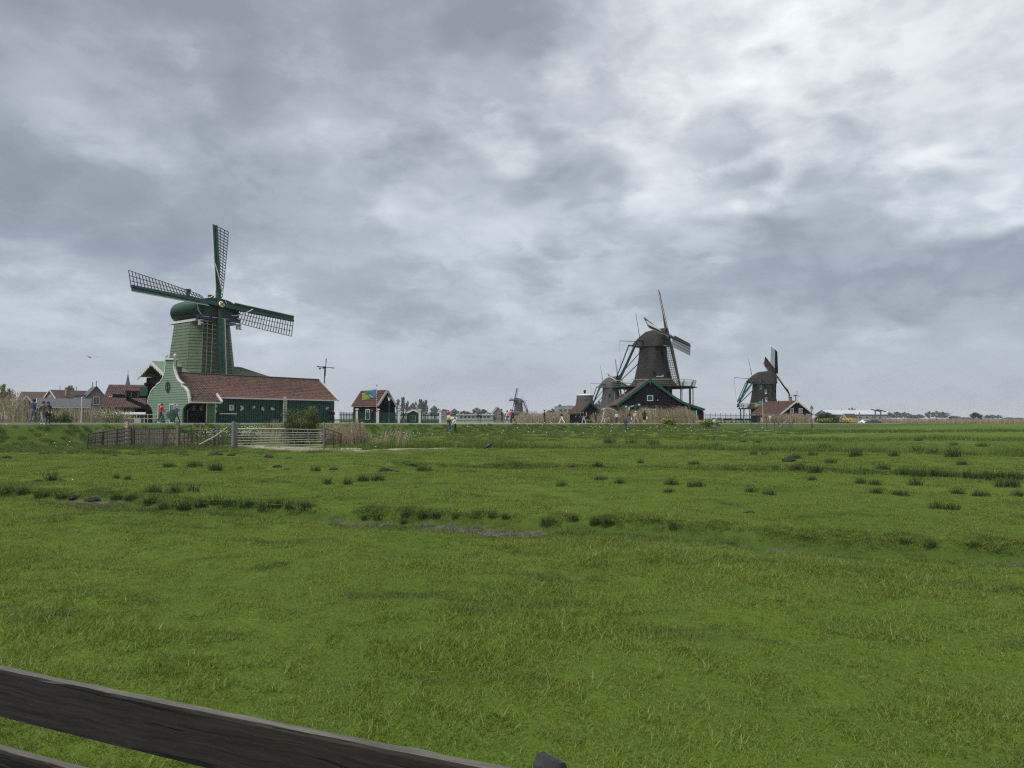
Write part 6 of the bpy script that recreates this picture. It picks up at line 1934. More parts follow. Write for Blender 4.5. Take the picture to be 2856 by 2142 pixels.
# ------------------------------------------------------------------ the pen of hurdles, posts and the steel gate
def wpt(px, py, Y): return at(px, py, Y)
def post(name, label, px, Y, py_top, r, m, cat='post', sq=True):
    x = xat(px, Y); z = gz(x, Y); h = zat(py_top, Y) - z
    o = empty(name, (x, Y, z), random.uniform(-.1, .1), label, cat)
    b = MB()
    if sq: b.beam((0, 0, -.2), (random.uniform(-.02, .02), 0, h), r * 2, r * 2, up=(1, 0, 0))
    else: b.tube([(0, 0, -.2), (0, 0, h * .97), (0, 0, h)], [r, r, r * .8], 9)
    b.build('shaft', m, o)
    return o, h
def iron_hurdle(label, pxa, pya, Ya, pxb, pyb, Yb, bars, ups, m, name='iron_hurdle', lowpx=None, r=.022):
    """rusty bar hurdle between two ends; py are the tops of the ends"""
    A = at(pxa, pya, Ya); B = at(pxb, pyb, Yb)
    za, zb = gz(A.x, A.y), gz(B.x, B.y)
    o = empty(name, (A.x, A.y, za), 0, label, 'hurdle')
    for i in range(bars):
        f = i / (bars - 1) * .82
        a = Vector((A.x, A.y, A.z + (za + .05 - A.z) * f)); b = Vector((B.x, B.y, B.z + (zb + .05 - B.z) * f))
        n = 5
        pts = [a.lerp(b, k / n) + Vector((0, 0, random.uniform(-.012, .012))) for k in range(n + 1)]
        MB().tube([p - o.location for p in pts], r if i else r * 1.35, 5).build('bar', m, o)
    for i in range(ups):
        f = i / (ups - 1)
        t = A.lerp(B, f); z0 = za + (zb - za) * f
        MB().beam(t - o.location, Vector((t.x + random.uniform(-.05, .05), t.y, z0 - .05)) - o.location, .05, .045, up=(1, 0, 0)).build('upright', m, o)
    return o
iron_hurdle('rusty hurdle at the left end of the pen', 246, 1211, 43.6, 366, 1192, 45.0, 5, 4, M_rust)
iron_hurdle('rusty hurdle in the middle of the pen', 376, 1197, 45.2, 498, 1193, 45.0, 4, 4, M_rust)
iron_hurdle('rusty hurdle tilted behind the tall post', 500, 1195, 46.4, 533, 1187, 47.5, 4, 2, M_rust)
iron_hurdle('rusty hurdle with mesh right of the tall post', 502, 1200, 44.6, 550, 1200, 44.6, 6, 5, M_rust)
iron_hurdle('rusty hurdle beside the steel gate', 549, 1199, 44.5, 646, 1199, 44.6, 5, 5, M_rust)
iron_hurdle('rusty hurdle running back right of the gate', 908, 1195, 45.6, 952, 1210, 49.0, 4, 3, M_rust)
for px, Y, top, r, lab in ((266, 44.4, 1206, .045, 'leftmost grey fence post of the pen'), (289, 44.2, 1196, .05, 'grey fence post in the left hurdle'), (328, 44.7, 1190, .05, 'grey fence post between the left hurdles'), (371, 45.1, 1184, .06, 'thick grey post joining two hurdles'),
        (466, 45.4, 1188, .045, 'slim grey post behind the middle hurdle'), (562, 44.9, 1186, .05, 'slim grey post left of the leaning pole'), (609, 44.9, 1190, .06, 'grey post before the leaning pole')):
    post('fence_post', lab, px, Y, top, r, M_wood)
post('tall_post', 'tall grey post in the middle of the pen', 498, 44.6, 1173, .075, M_wood)
post('stone_post', 'low pale post on the quay above the pen', 357, 48, 1176, .085, M_pale)
post('gate_post', 'thick round grey gate post left of the steel gate', 653, 44.4, 1176, .12, mat('old_post_wood', (.12, .135, .14), .85, .3, 2.0, .5, 14, (1, 1, .2)), sq=False)
post('gate_post', 'square weathered post against the thick gate post', 662, 44.9, 1181, .07, M_wood)
post('latch_post', 'slim grey post right of the steel gate', 905, 44.6, 1177, .055, mat('old_post_wood', (.12, .135, .14)), sq=False)
lg = empty('leaning_pole', wpt(556, 1240, 44.3), 0, 'bleached pole leaning across the hurdles', 'pole')
MB().tube([(0, 0, 0), (wpt(600, 1217, 44.5) - lg.location), (wpt(634, 1192, 44.6) - lg.location)], [.045, .05, .035], 7).build('shaft', M_pale, lg)
# wire sheep netting on the left of the pen
for k, (a, b) in enumerate((((246, 1211, 43.6), (366, 1192, 45.0)), ((376, 1197, 45.2), (498, 1193, 45.0)))):
    A, B = at(*a), at(*b); o = empty('wire_netting', (A.x, A.y, gz(A.x, A.y)), 0, 'rusty wire netting on the %s hurdle of the pen' % ('left' if k == 0 else 'middle'), 'netting')
    za, zb = gz(A.x, A.y), gz(B.x, B.y); m = MB()
    for i in range(26):
        f = i / 25; t = A.lerp(B, f); m.beam(Vector((t.x, t.y + .05, t.z - .05)) - o.location, Vector((t.x, t.y + .05, za + (zb - za) * f)) - o.location, .012, .012, up=(1, 0, 0))
    for i in range(9):
        f = i / 8; m.beam(Vector((A.x, A.y + .05, A.z - .05 + (za - A.z) * f)) - o.location, Vector((B.x, B.y + .05, B.z - .05 + (zb - B.z) * f)) - o.location, .012, .012)
    m.build('wires', M_rust, o, kind='stuff')

gt = empty('steel_gate', (xat(664, 44.2), 44.2, gz(xat(664, 44.2), 44.2)), 0, 'galvanised tubular field gate before the round bush', 'gate')
def gp(px, py): return at(px, py, 44.2) - gt.location
topbar = [(664, 1198), (740, 1197), (797, 1197), (860, 1198), (897, 1199)]
M_gate = M_galv
MB().tube([gp(*p) for p in topbar], .030, 7).build('top_bar', M_gate, gt)
MB().tube([gp(664, 1196), gp(760, 1195.5), gp(797, 1196)], .03, 6).build('top_bar', M_gate, gt)
for i, (ya, yb) in enumerate(((1206, 1207), (1214.5, 1213), (1221.5, 1219), (1229.5, 1225), (1237, 1231), (1243, 1240))):
    MB().tube([gp(663, ya), gp(780, (ya + yb) / 2 - .5), gp(897 + i * .7, yb)], .0165, 6).build('bar', M_gate, gt)
MB().tube([gp(712, 1252.5), gp(800, 1249.5), gp(870, 1246.5), gp(898, 1244), gp(903, 1240), gp(904, 1232), gp(901, 1218), gp(899, 1205), gp(897, 1199)], .021, 6).build('frame_tube', M_gate, gt)
for pa, pb in (((706, 1200), (706.5, 1247)), ((753, 1208), (753, 1247)), ((773, 1203), (779, 1250)), ((798, 1200), (797.5, 1248)), ((816, 1199), (823, 1248)), ((858, 1199), (865, 1246))):
    MB().tube([gp(*pa), gp(*pb)], .018, 6).build('upright', M_gate, gt)
for pa, pb in (((831, 1200), (823, 1222)), ((867, 1200), (855, 1232)), ((786, 1200), (776, 1228))):
    MB().tube([gp(*pa), gp(*pb)], .016, 5).build('brace', M_gate, gt)
MB().tube([gp(905, 1232), gp(912, 1219), gp(916, 1211)], .018, 5).build('latch_chain', M_gate, gt)
lo = empty('fallen_log', (xat(952, 44.5), 44.5, gz(xat(952, 44.5), 44.5)), 0, 'pale log lying beside the dirt track', 'log')
MB().tube([(0, 0, .09), (.55, .05, .10), (1.3, .02, .08)], [.085, .095, .09], 9).build('stem', M_pale, lo)
# board fence inside the pen on the left
bf = empty('board_panel_fence', (xat(300, 45.6), 45.6, gz(xat(300, 45.6), 45.6)), R(8), 'old grey board fence behind the left hurdle', 'fence')
for i in range(4):
    MB().box((1.6, 0, .25 + i * .27), (4.4, .04, .2)).build('board', M_wood, bf)
for x in (-.4, .8, 2.1, 3.6):
    MB().box((x, .06, .6), (.09, .09, 1.3)).build('post', M_wood, bf)

# ------------------------------------------------------------------ stairs on the bank, lamps, picket fence, flags
sx, sY = xat(1003, 74.5), 74.5
stair = empty('bank_stairs', (xat(1000, 76.5), 76.5, 1.38), R(-42), 'wooden stairs with pale sides going down the bank', 'stairs')
for i in range(7):
    MB().box((0, -.3 - i * .32, -.10 - i * .17), (1.5, .34, .07)).build('tread', M_wood, stair)
for s in (-1, 1):
    MB().beam((s * .85, .0, .06), (s * .85, -2.6, -1.25), .12, .26).build('stringer', M_pale, stair)

def lamp_post(label, px, Y, py_top, py_base):
    b = at(px, py_base, Y); t = at(px, py_top, Y); h = t.z - b.z
    o = empty('street_lamp', (b.x, b.y, b.z), 0, label, 'street lamp')
    k = h / 3.9
    MB().lathe([(.10, -.4), (.10, .5), (.07, .55), (.055, .9), (.045, h - .95 * k)], (0, 0, 0), 10).build('pole', M_gdark if Y < 90 else M_blackp, o)
    l = MB().lathe([(.08 * k, 0), (.12 * k, .05 * k), (.25 * k, .5 * k)], (0, 0, h - .95 * k), 6, rot=R(30)).build('lantern', mat('lantern_glass', (.62, .63, .60), .3, .05, 3.0), o)
    MB().lathe([(.30 * k, .48 * k), (.30 * k, .52 * k), (.14 * k, .74 * k), (.10 * k, .76 * k), (.12 * k, .86 * k), (.04 * k, .90 * k), (.03 * k, .97 * k)], (0, 0, h - .95 * k), 6, rot=R(30)).build('lantern_hood', M_blackp, l)
    for i in range(6):
        a = R(30) + i * math.pi / 3
        MB().beam((math.cos(a) * .12 * k, math.sin(a) * .12 * k, h - .9 * k), (math.cos(a) * .26 * k, math.sin(a) * .26 * k, h - .45 * k), .025 * k, .025 * k).build('lantern_bar', M_blackp, l)
    MB().lathe([(.10 * k, 0), (.13 * k, .03), (.05 * k, .06)], (0, 0, h - 1.0 * k), 8).build('collar', M_blackp, o)
lamp_post('old style street lamp before the tiled cottage', 1085, 80.5, 1097, 1186)
lamp_post('old style street lamp before the red roofed barn', 2265, 124, 1131, 1192)
lamp_post('distant street lamp beside the parked cars', 2398, 205, 1150, 1185)

pf = empty('picket_fence', (xat(946, 88), 88, 1.24), 0, 'dark green picket fence with white posts along the path', 'fence')
FP = [(946, 88.0, 0), (996, 88.5, 1), (1055, 90, 1), (1113, 91.5, 2), (1171, 93, 1), (1228, 94.5, 1)]
loc0 = Vector(pf.location)
for (px, Y, w) in FP:
    if not w: continue
    p = Vector((xat(px, Y), Y, path_z(Y) - .1)) - loc0
    po = MB().box(p + Vector((0, 0, .95)), (.26, .26, 1.9)).build('white_post', M_white, pf)
    MB().box(p + Vector((0, 0, 1.84)), (.40, .40, .10)).build('post_cap', M_white, po)
    MB().box(p + Vector((0, 0, 1.94)), (.32, .32, .10)).build('post_cap', M_white, po)
    if w == 2:
        MB().lathe([(.05, 0), (.14, .1), (.16, .2), (.06, .32), (.10, .4), (.02, .5)], p + Vector((0, 0, 1.99)), 8).build('urn', M_white, po)
for (a, b) in zip(FP[:-1], FP[1:]):
    A = Vector((xat(a[0], a[1]), a[1], path_z(a[1]) - .08)) - loc0; B = Vector((xat(b[0], b[1]), b[1], path_z(b[1]) - .08)) - loc0
    n = 15 if a[2] else 11
    for i in range(n):
        f = (i + .75) / (n + .5); p = A.lerp(B, f); hgt = 1.62 - .14 * math.sin(math.pi * f)
        d = (B - A).normalized(); q = Vector((d.x, d.y, 0)) * .055; e = Vector((d.y, -d.x, 0)) * .03
        MB().prism([p - q, p + q, p + q + Vector((0, 0, hgt - .06)), p + Vector((0, 0, hgt)), p - q + Vector((0, 0, hgt - .06))], e).build('picket', M_gdark, pf)
    for z in (.35, 1.15):
        MB().beam(A + Vector((0, .05, z)), B + Vector((0, .05, z)), .05, .10).build('rail', M_gdark, pf)
    if a[2]:
        MB().beam(A + Vector((0, 0, .12)), B + Vector((0, 0, .12)), .06, .22).build('kick_board', M_gdark, pf)

def flag(label, px, Y, py_top, py_base, fpts, sway, stripes=True):
    b = at(px, py_base, Y); t = at(px, py_top, Y); h = t.z - b.z
    o = empty('flagpole', (b.x, b.y, b.z), 0, label, 'flag')
    MB().tube([(0, 0, -.2), (0, 0, h)], [.06, .04], 8).build('pole', M_white, o)
    MB().lathe([(.09, 0), (.09, .06), (.03, .1)], (0, 0, h), 8).build('pole_cap', M_blackp, o)
    if stripes:
        for i in range(9):
            z = h * .32 + i * h * .055
            MB().tube([(0, 0, z), (0, 0, z + h * .024)], .062, 8).build('pole_band', M_brown, o)
    W, H = fpts; nx, nz = 16, 10; vs = []; fs = []; mi = []
    for i in range(nx + 1):
        for j in range(nz + 1):
            u, v = i / nx, j / nz
            x = -W * u; z = h - .45 - H * v - sway * u ** 1.3 * W + .10 * math.sin(u * 6) * u
            z += H * .35 * u * v * .6
            y = .16 * math.sin(u * 7 + v) * u
            vs.append((x - .05, y, z))
    for i in range(nx):
        for j in range(nz):
            u, v = (i + .5) / nx, (j + .5) / nz
            k = u * 1.15 + v * .55
            m_ = 0 if k < .62 else (1 if k < .98 else 2)
            if m_ == 1 and .70 < k < .90 and v > .45 and (i + j) % 2 == 0: m_ = 3
            fs.append((i * (nz + 1) + j, i * (nz + 1) + j + 1, (i + 1) * (nz + 1) + j + 1, (i + 1) * (nz + 1) + j)); mi.append(m_)
    m = MB(); m.add(vs, fs); m.mi = mi
    f = m.build('flag_cloth', [mat('flag_blue', (.06, .13, .22), .8, .08, 2), mat('flag_green', (.02, .12, .10), .8, .08, 2), mat('flag_lime', (.20, .25, .03), .8, .08, 2), M_white], o, smooth=True)
    f.modifiers.new('thickness', 'SOLIDIFY').thickness = .012
flag('blue and lime flag on a striped pole before the cottage', 1050, 86, 1075, 1183, (1.75, 1.1), .28)
flag('blue and lime flag before the right thatched mill', 2128, 149, 1112, 1180, (1.55, 1.05), .30, False)

# iron railing beside the black shed, with a bench table
ir = empty('iron_railing', (xat(1965, 128), 128, 1.0), 0, 'thin black iron railing between the black shed and red barn', 'railing')
for i in range(62):
    f = i / 61; px = 1966 + 146 * f; Y = 128 + 14 * f
    p = Vector((xat(px, Y), Y, path_z(Y) - .05)) - Vector(ir.location)
    if i % 6 == 0: MB().beam(p, p + Vector((0, 0, 2.0)), .07, .07, up=(1, 0, 0)).build('post', M_blackp, ir)
    else: MB().beam(p, p + Vector((0, 0, 1.7)), .03, .03, up=(1, 0, 0)).build('bar', M_blackp, ir)
for z in (.2, .9, 1.6):
    a = Vector((xat(1966, 128), 128, path_z(128) - .05 + z)) - Vector(ir.location); b = Vector((xat(2112, 142), 142, path_z(142) - .05 + z)) - Vector(ir.location)
    MB().beam(a, b, .05, .06).build('rail', M_blackp, ir)
for k, px in enumerate((2000, 2030, 2062, 2090)):
    Y = 126 + k * 4; tb = empty('picnic_bench', (xat(px, Y), Y, path_z(Y) - .05), 0, 'black bench before the iron railing, %s from the black shed' % ('first', 'second', 'third', 'fourth')[k], 'bench')
    MB().box((0, 0, .46), (1.7, .4, .06)).build('seat', M_black, tb); MB().box((0, .22, .85), (1.7, .05, .30)).build('backrest', M_black, tb)
    for x in (-.7, .7):
        MB().box((x, 0, .22), (.06, .36, .44)).build('leg', M_blackp, tb)

# bicycle by the reeds
def bicycle(label, px, Y, rz):
    o = empty('bicycle', (xat(px, Y), Y, path_z(Y)), rz, label, 'bicycle')
    for x in (-.52, .52):
        w = MB()
        pts = [Vector((x + .33 * math.cos(a), 0, .34 + .33 * math.sin(a))) for a in np.linspace(0, 2 * math.pi, 17)]
        w.tube(pts, .022, 5, caps=False)
        wh_ = w.build('wheel', M_blackp, o)
        sp_ = MB()
        for k in range(8):
            a = k * math.pi / 4; sp_.beam((x, 0, .34), (x + .32 * math.cos(a), 0, .34 + .32 * math.sin(a)), .006, .006)
        sp_.build('spokes', M_galv, wh_)
    fr = MB()
    for a, b in (((-.52, 0, .34), (-.12, 0, .34)), ((-.12, 0, .34), (-.22, 0, .85)), ((-.52, 0, .34), (-.2, 0, .72)), ((-.12, 0, .34), (.36, 0, .75)), ((-.2, 0, .74), (.34, 0, .86)), ((.52, 0, .34), (.34, 0, .95))):
        fr.tube([a, b], .02, 5)
    fr.build('frame', M_white, o)
    MB().tube([(.33, -.28, 1.0), (.34, 0, .98), (.33, .28, 1.0)], .018, 5).build('handlebar', M_blackp, o)
    MB().prism([(-.34, -.07, .88), (-.34, .07, .88), (-.10, .02, .90), (-.10, -.02, .90)], (0, 0, .05)).build('saddle', M_black, o)
bicycle('white framed bicycle standing before the reeds', 1692, 101, R(20))

# wooden field gate and sleepers at the right bank
wg = empty('field_gate', (xat(2190, 121), 121, gz(xat(2190, 121), 121)), R(6), 'grey wooden field gate at the foot of the right dike', 'gate')
for x in (-1.3, 1.2):
    MB().box((x, 0, .7), (.16, .16, 1.5)).build('post', M_wood, wg)
for z in (.3, .65, 1.0):
    MB().box((0, -.05, z), (2.4, .05, .12)).build('bar', M_wood, wg)
MB().beam((-1.2, -.1, .25), (0, -.1, 1.3), .10, .06).build('brace', M_pale, wg); MB().beam((0, -.1, 1.3), (1.1, -.1, .25), .10, .06).build('brace', M_pale, wg)
fr_ = empty('bank_fence', (xat(2130, 123), 123, gz(xat(2130, 123), 123)), R(12), 'low weathered rail fence on the right bank', 'fence')
for i in range(6):
    MB().box((-2.5 + i * 1.5, 0, .45), (.12, .12, 1.1)).build('post', M_wood, fr_)
for z in (.5, .85):
    MB().box((1.2, -.08, z), (8.0, .05, .12)).build('rail', M_wood, fr_)
# planks at the ditch
for i, (px, py) in enumerate(((2100, 1202), (2155, 1201))):
    x, y = gpt(px, py, .2); o = empty('plank_bridge', (x, y, gz(x, y) + .05), R(35), 'pale plank laid over the ditch, %s of two' % ('left' if i == 0 else 'right'), 'plank')
    MB().box((0, 0, .06), (3.2, .5, .08)).build('deck', M_pale, o)

# parked cars
def car(label, px, Y, rz, paint, z):
    o = empty('parked_car', (xat(px, Y), Y, z), rz, label, 'car')
    prof = [(-2.1, .35), (-2.15, .65), (-2.05, .9), (-1.45, .98), (-.75, 1.42), (.55, 1.46), (1.35, 1.1), (2.0, 1.0), (2.15, .75), (2.12, .35)]
    b = MB(); n = len(prof); vs = []
    for y, k in ((-.86, .0), (-.80, 1.0), (.80, 1.0), (.86, .0)):
        for x, z_ in prof:
            inn = .82 if (z_ > 1.02 and k > .5) else 1.0
            vs.append((x, y * (.84 if z_ > 1.02 else 1.0), z_))
    fs = []
    for r_ in range(3):
        fs += [(r_ * n + i, r_ * n + i + 1, (r_ + 1) * n + i + 1, (r_ + 1) * n + i) for i in range(n - 1)]
        fs.append((r_ * n + n - 1, r_ * n, (r_ + 1) * n, (r_ + 1) * n + n - 1))
    fs += [tuple(range(n)), tuple(3 * n + i for i in range(n - 1, -1, -1))]
    b.add(vs, fs).build('body', paint, o)
    for s in (-1, 1):
        MB().prism([(-1.25, s * .80, 1.0), (1.2, s * .80, 1.06), (.5, s * .735, 1.39), (-.7, s * .735, 1.36)], (0, s * .02, 0)).build('side_window', M_glass, o)
        for x in (-1.3, 1.35):
            w = MB().tube([(x, s * .70, .33), (x, s * .90, .33)], .33, 14).build('wheel', M_blackp, o)
            MB().tube([(x, s * .89, .33), (x, s * .915, .33)], .18, 10).build('rim', M_galv, w)
        MB().box((2.12, s * .6, .75), (.08, .32, .14)).build('headlight', M_white, o); MB().box((-2.13, s * .6, .78), (.06, .3, .14)).build('tail_light', M_red, o)
    MB().prism([(.62, -.64, 1.43), (.62, .64, 1.43), (1.34, .72, 1.11), (1.34, -.72, 1.11)], (.02, 0, .02)).build('windscreen', M_glass, o)
car('white car parked beyond the end of the dike', 2414, 214, R(-20), mat('white_car_paint', (.7, .7, .7), .25, .03, 1, spec=.5), .25)
car('dark car parked beside the white car', 2435, 210, R(170), mat('dark_car_paint', (.05, .045, .045), .25, .03, 1, spec=.5), .18)

# ------------------------------------------------------------------ birds
def bird(label, loc, rz, s, m, flying=False):
    o = empty('bird', loc, rz, label, 'bird')
    b = MB()
    if not flying:
        b.lathe([(.01, -.36), (.05, -.30), (.10, -.12), (.12, .02), (.10, .14), (.055, .22), (.05, .28), (.055, .34), (.02, .40)], (0, 0, 0), 10)
        me = b.mesh('body', m, True)
        ob = link('body', me, o); ob.rotation_euler = (0, R(62), 0); ob.location = (0, 0, .30 * 1.0); ob.scale = (s, s, s)
        MB().beam((-.25 * s, 0, .22 * s), (-.75 * s, 0, .12 * s), .06 * s, .02).build('tail', m, o)
        MB().lathe([(.055, -.05), (.065, 0), (.04, .05)], (.30 * s, 0, .52 * s), 8).build('head', m, o)
        MB().beam((.34 * s, 0, .52 * s), (.44 * s, 0, .50 * s), .025, .02, w2=.005, h2=.005).build('beak', M_yel, o)
        for y in (-.05, .05):
            MB().beam((0, y, 0), (0, y, .2), .015, .015, up=(1, 0, 0)).build('leg', m, o)
    else:
        b.tube([(-.3, 0, 0), (-.1, 0, .02), (.15, 0, .03), (.35, 0, .0)], [.02, .07, .06, .015], 8).build('body', m, o)
        for sd in (-1, 1):
            MB().add([(.12, sd * .04, .03), (-.10, sd * .05, .03), (-.08, sd * .45, .16), (.10, sd * .42, .17), (-.15, sd * .95, .06)], [(0, 1, 2, 3), (3, 2, 4)]).build('wing', m, o)
x, y, z_b = hit(1362, 1257); bird('dark pheasant standing on the pasture', (x, y, z_b), R(10), 1.0, mat('dark_feathers', (.02, .022, .03), .5, .3, 8))
bird('small gull flying left of the green windmill', at(252, 997, 70), R(150), 1.1, mat('grey_feathers', (.25, .26, .27), .7, .2, 5), True)

# ------------------------------------------------------------------ people
PEOPLE = []
CLOTH = {}
def cloth(c):
    k = tuple(round(v, 3) for v in c)
    if k not in CLOTH:
        CLOTH[k] = mat('cloth_%d' % len(CLOTH), c, .85, .12, 6.0)
    return CLOTH[k]
SKIN = mat('skin', (.42, .25, .18), .6, .06, 4.0)
def person(label, px, Y, hpx, top, legs, hair=(.02, .016, .012), face=0.0, stride=.3, py_feet=None, H=None, coat=0.0, pack=None, hat=None, bag=None, arms='swing', bend=0.0, shoes=(.05, .05, .05), z=None, long_hair=False, hips=None):
    """face: heading in degrees, 0 walks away from the viewer, 90 to the right, 180 towards the viewer"""
    x = xat(px, Y); zf = (zat(py_feet, Y) if py_feet else path_z(Y)) if z is None else z
    H = H or hpx * Y / F_PX
    PEOPLE.append(dict(label=label, loc=(x, Y, zf), H=H, rz=-R(face), top=top, legs=legs, hair=hair, stride=stride, coat=coat, pack=pack, hat=hat, bag=bag, arms=arms, bend=bend, shoes=shoes, long=long_hair, hips=hips))

def build_people():
    tmp = []
    for d in PEOPLE:
        s = d['H'] / 1.75; st = d['stride']; be = d['bend']
        V = []; Rd = []; E = []; tag_ = []
        def v(p, r, k, par=None):
            V.append(Vector(p) * s); Rd.append(r * s); tag_.append(k)
            if par is not None: E.append((par, len(V) - 1))
            return len(V) - 1
        # forward is +Y
        pel = v((0, 0, .94), (.135), 'legs')
        wai = v((0, .02 + .10 * be, 1.10), .125, 'top', pel)
        che = v((0, .03 + .26 * be, 1.33), .150, 'top', wai)
        nec = v((0, .04 + .40 * be, 1.50), .058, 'skin', che)
        hd = v((0, .06 + .46 * be, 1.60), .088, 'skin', nec)
        tp = v((0, .05 + .50 * be, 1.69), .070, 'hair', hd)
        v((0, .155 + .50 * be, 1.595), .016, 'skin', hd)          # nose
        for sd in (-1, 1):
            ph = sd * st
            hip = v((sd * .085, 0, .90), .095, 'legs', pel)
            kn = v((sd * .095, .22 * ph + .05 * abs(st), .50 + .02 * abs(st)), .062, 'legs', hip)
            lift = .07 * max(0, -ph) if True else 0
            an = v((sd * .095, .50 * ph - .04, .09 + lift), .042, 'legs', kn)
            v((sd * .10, .50 * ph + .14, .045 + lift * .5), .040, 'shoe', an)
            yo = .03 + .26 * be
            sh = v((sd * .185, yo, 1.41), .066, 'top', che)
            if d['arms'] == 'swing': el = (sd * .245, yo - .16 * ph * 1.2 - .02, 1.15); ha = (sd * .235, yo - .34 * ph + .08, .93)
            elif d['arms'] == 'phone': el = (sd * .23, yo + .10, 1.17); ha = (sd * .07, yo + .33, 1.30)
            elif d['arms'] == 'pocket': el = (sd * .28, yo - .06, 1.15); ha = (sd * .17, yo + .08, .97)
            else: el = (sd * .36, yo, 1.22); ha = (sd * .46, yo + .05, 1.02)
            e = v(el, .046, 'top', sh); h = v(ha, .034, 'skin', e)
            dr = (Vector(ha) - Vector(el)).normalized()
            for q in range(4):
                v(Vector(ha) + dr * (.095 - .008 * abs(q - 1.4)) + Vector((.010 * (q - 1.5) * sd, .020 * (q - 1.5), 0)), .0085, 'skin', h)
            v(Vector(ha) + dr * .045 + Vector((-.03 * sd, .03, 0)), .0095, 'skin', h)
        me = bpy.data.meshes.new('person'); me.from_pydata([tuple(p) for p in V], E, [])
        ob = bpy.data.objects.new('person_frame', me); COL.objects.link(ob)
        ob.modifiers.new('skin', 'SKIN'); ob.modifiers.new('sub', 'SUBSURF').levels = 1
        sk = me.skin_vertices[0].data
        for i, r in enumerate(Rd):
            sk[i].radius = (r, r * (.78 if i in (0, 1, 2) else 1.0)); sk[i].use_root = (i == 0)
        tmp.append((d, ob, V, E, tag_))
    dg = bpy.context.evaluated_depsgraph_get(); dg.update()
    for d, ob, V, E, tg in tmp:
        me = bpy.data.meshes.new_from_object(ob.evaluated_get(dg))
        me.name = 'person'
        mats = {'top': cloth(d['top']), 'legs': cloth(d['legs']), 'skin': SKIN, 'hair': cloth(d['hair']), 'shoe': cloth(d['shoes'])}
        keys = list(mats)
        me.materials.clear()
        for k in keys: me.materials.append(mats[k])
        n = len(me.polygons); C = np.zeros(n * 3); me.polygons.foreach_get('center', C); C = C.reshape(-1, 3)
        best = np.full(n, 1e9); mi = np.zeros(n, int)
        for a, b in E:
            A, B = np.array(V[a]), np.array(V[b]); ab = B - A
            t = np.clip(((C - A) @ ab) / max(ab @ ab, 1e-9), 0, 1)
            dd = np.linalg.norm(C - A - t[:, None] * ab, axis=1) - (.02 if tg[b] == 'top' else 0)
            ia = keys.index(tg[a]); ib = keys.index(tg[b])
            # a sleeve runs to the wrist, a trouser leg to the ankle
            cut = .86 if tg[b] == 'skin' and tg[a] == 'top' else .5
            k = np.where(t < cut, ia, ib); m = dd < best
            best = np.where(m, dd, best); mi = np.where(m, k, mi)
        s = d['H'] / 1.75
        yh = (.05 + .48 * d['bend']) * s
        hz = (C[:, 2] > 1.50 * s) & (C[:, 1] - yh < .02 * s + (C[:, 2] - 1.60 * s) * .6)
        mi = np.where(hz & (np.abs(C[:, 0]) < .13 * s), keys.index('hair'), mi)
        me.polygons.foreach_set('material_index', mi.astype(np.int32)); me.polygons.foreach_set('use_smooth', np.ones(n, bool)); me.update()
        bpy.data.objects.remove(ob)
        p = empty('person', d['loc'], d['rz'], d['label'], 'person')
        link('body', me, p)
        yo = (.03 + .26 * d['bend']) * s
        if d['coat']:
            b = MB(); z1 = 1.40 * s; z0 = (.92 - .55 * d['coat']) * s
            b.lathe([(.17 * s, z0 - z1 + .02), (.185 * s, (z0 - z1) + .0), (.165 * s, -.36 * s), (.150 * s, -.25 * s), (.17 * s, -.06 * s), (.10 * s, .04 * s)], (0, yo * .7, z1), 14, sx=1.12, sy=.82)
            b.build('coat', cloth(d['top']), p, smooth=True)
        if d['hips']:
            b = MB(); b.lathe([(.24 * s, 0), (.17 * s, .45 * s), (.135 * s, .6 * s)], (0, 0, .46 * s), 14); b.build('skirt', cloth(d['hips']), p, smooth=True)
        # hair: a cap over the skull, longer behind
        b = MB(); pr = [(.101, -.02), (.105, .04), (.093, .09), (.055, .125), (.01, .135)]
        b.lathe([(r * s, z * s) for r, z in pr], (0, yh - .008 * s, 1.615 * s), 12, sy=1.05)
        b.build('hair', cloth(d['hair']), p, smooth=True)
        if d['long']:
            MB().lathe([(.05 * s, -.32 * s), (.09 * s, -.25 * s), (.11 * s, -.05 * s), (.10 * s, .08 * s)], (0, yh - .05 * s, 1.62 * s), 10, sy=.7).build('long_hair', cloth(d['hair']), p, smooth=True)
        if d['hat']:
            MB().lathe([(.17 * s, 0), (.17 * s, .012 * s), (.108 * s, .02 * s), (.104 * s, .08 * s), (.06 * s, .12 * s), (.01 * s, .125 * s)], (0, yh, 1.66 * s), 14).build('hat', cloth(d['hat']), p, smooth=True)
        if d['pack']:
            b = MB(); c = Vector((0, yo - .22 * s, 1.25 * s)); m = Matrix.Rotation(0, 3, 'X')
            b.box(c, (.30 * s, .17 * s, .44 * s)).box(c + Vector((0, -.10 * s, -.07 * s)), (.22 * s, .06 * s, .22 * s))
            o = b.build('backpack', cloth(d['pack']), p)
            bv = o.modifiers.new('round', 'BEVEL'); bv.width = .05 * s; bv.segments = 2
        if d['bag']:
            b = MB(); b.box((.30 * s, .05 * s, .72 * s), (.10 * s, .26 * s, .30 * s)).tube([(.30 * s, -.05 * s, .86 * s), (.27 * s, .05 * s, .98 * s), (.30 * s, .15 * s, .86 * s)], .012 * s, 5)
            o = b.build('carried_bag', cloth(d['bag']), None); o.location = d['loc']; o.rotation_euler = (0, 0, d['rz'])
            tag(o, 'bag carried by the ' + d['label'].replace('person ', 'person '), 'bag')
NAVY, BLK, DK, DENIM, WHT, BEI, GRY, RED = (.018, .024, .055), (.012, .012, .014), (.03, .03, .035), (.045, .075, .13), (.6, .6, .58), (.36, .28, .19), (.16, .155, .15), (.45, .02, .03)
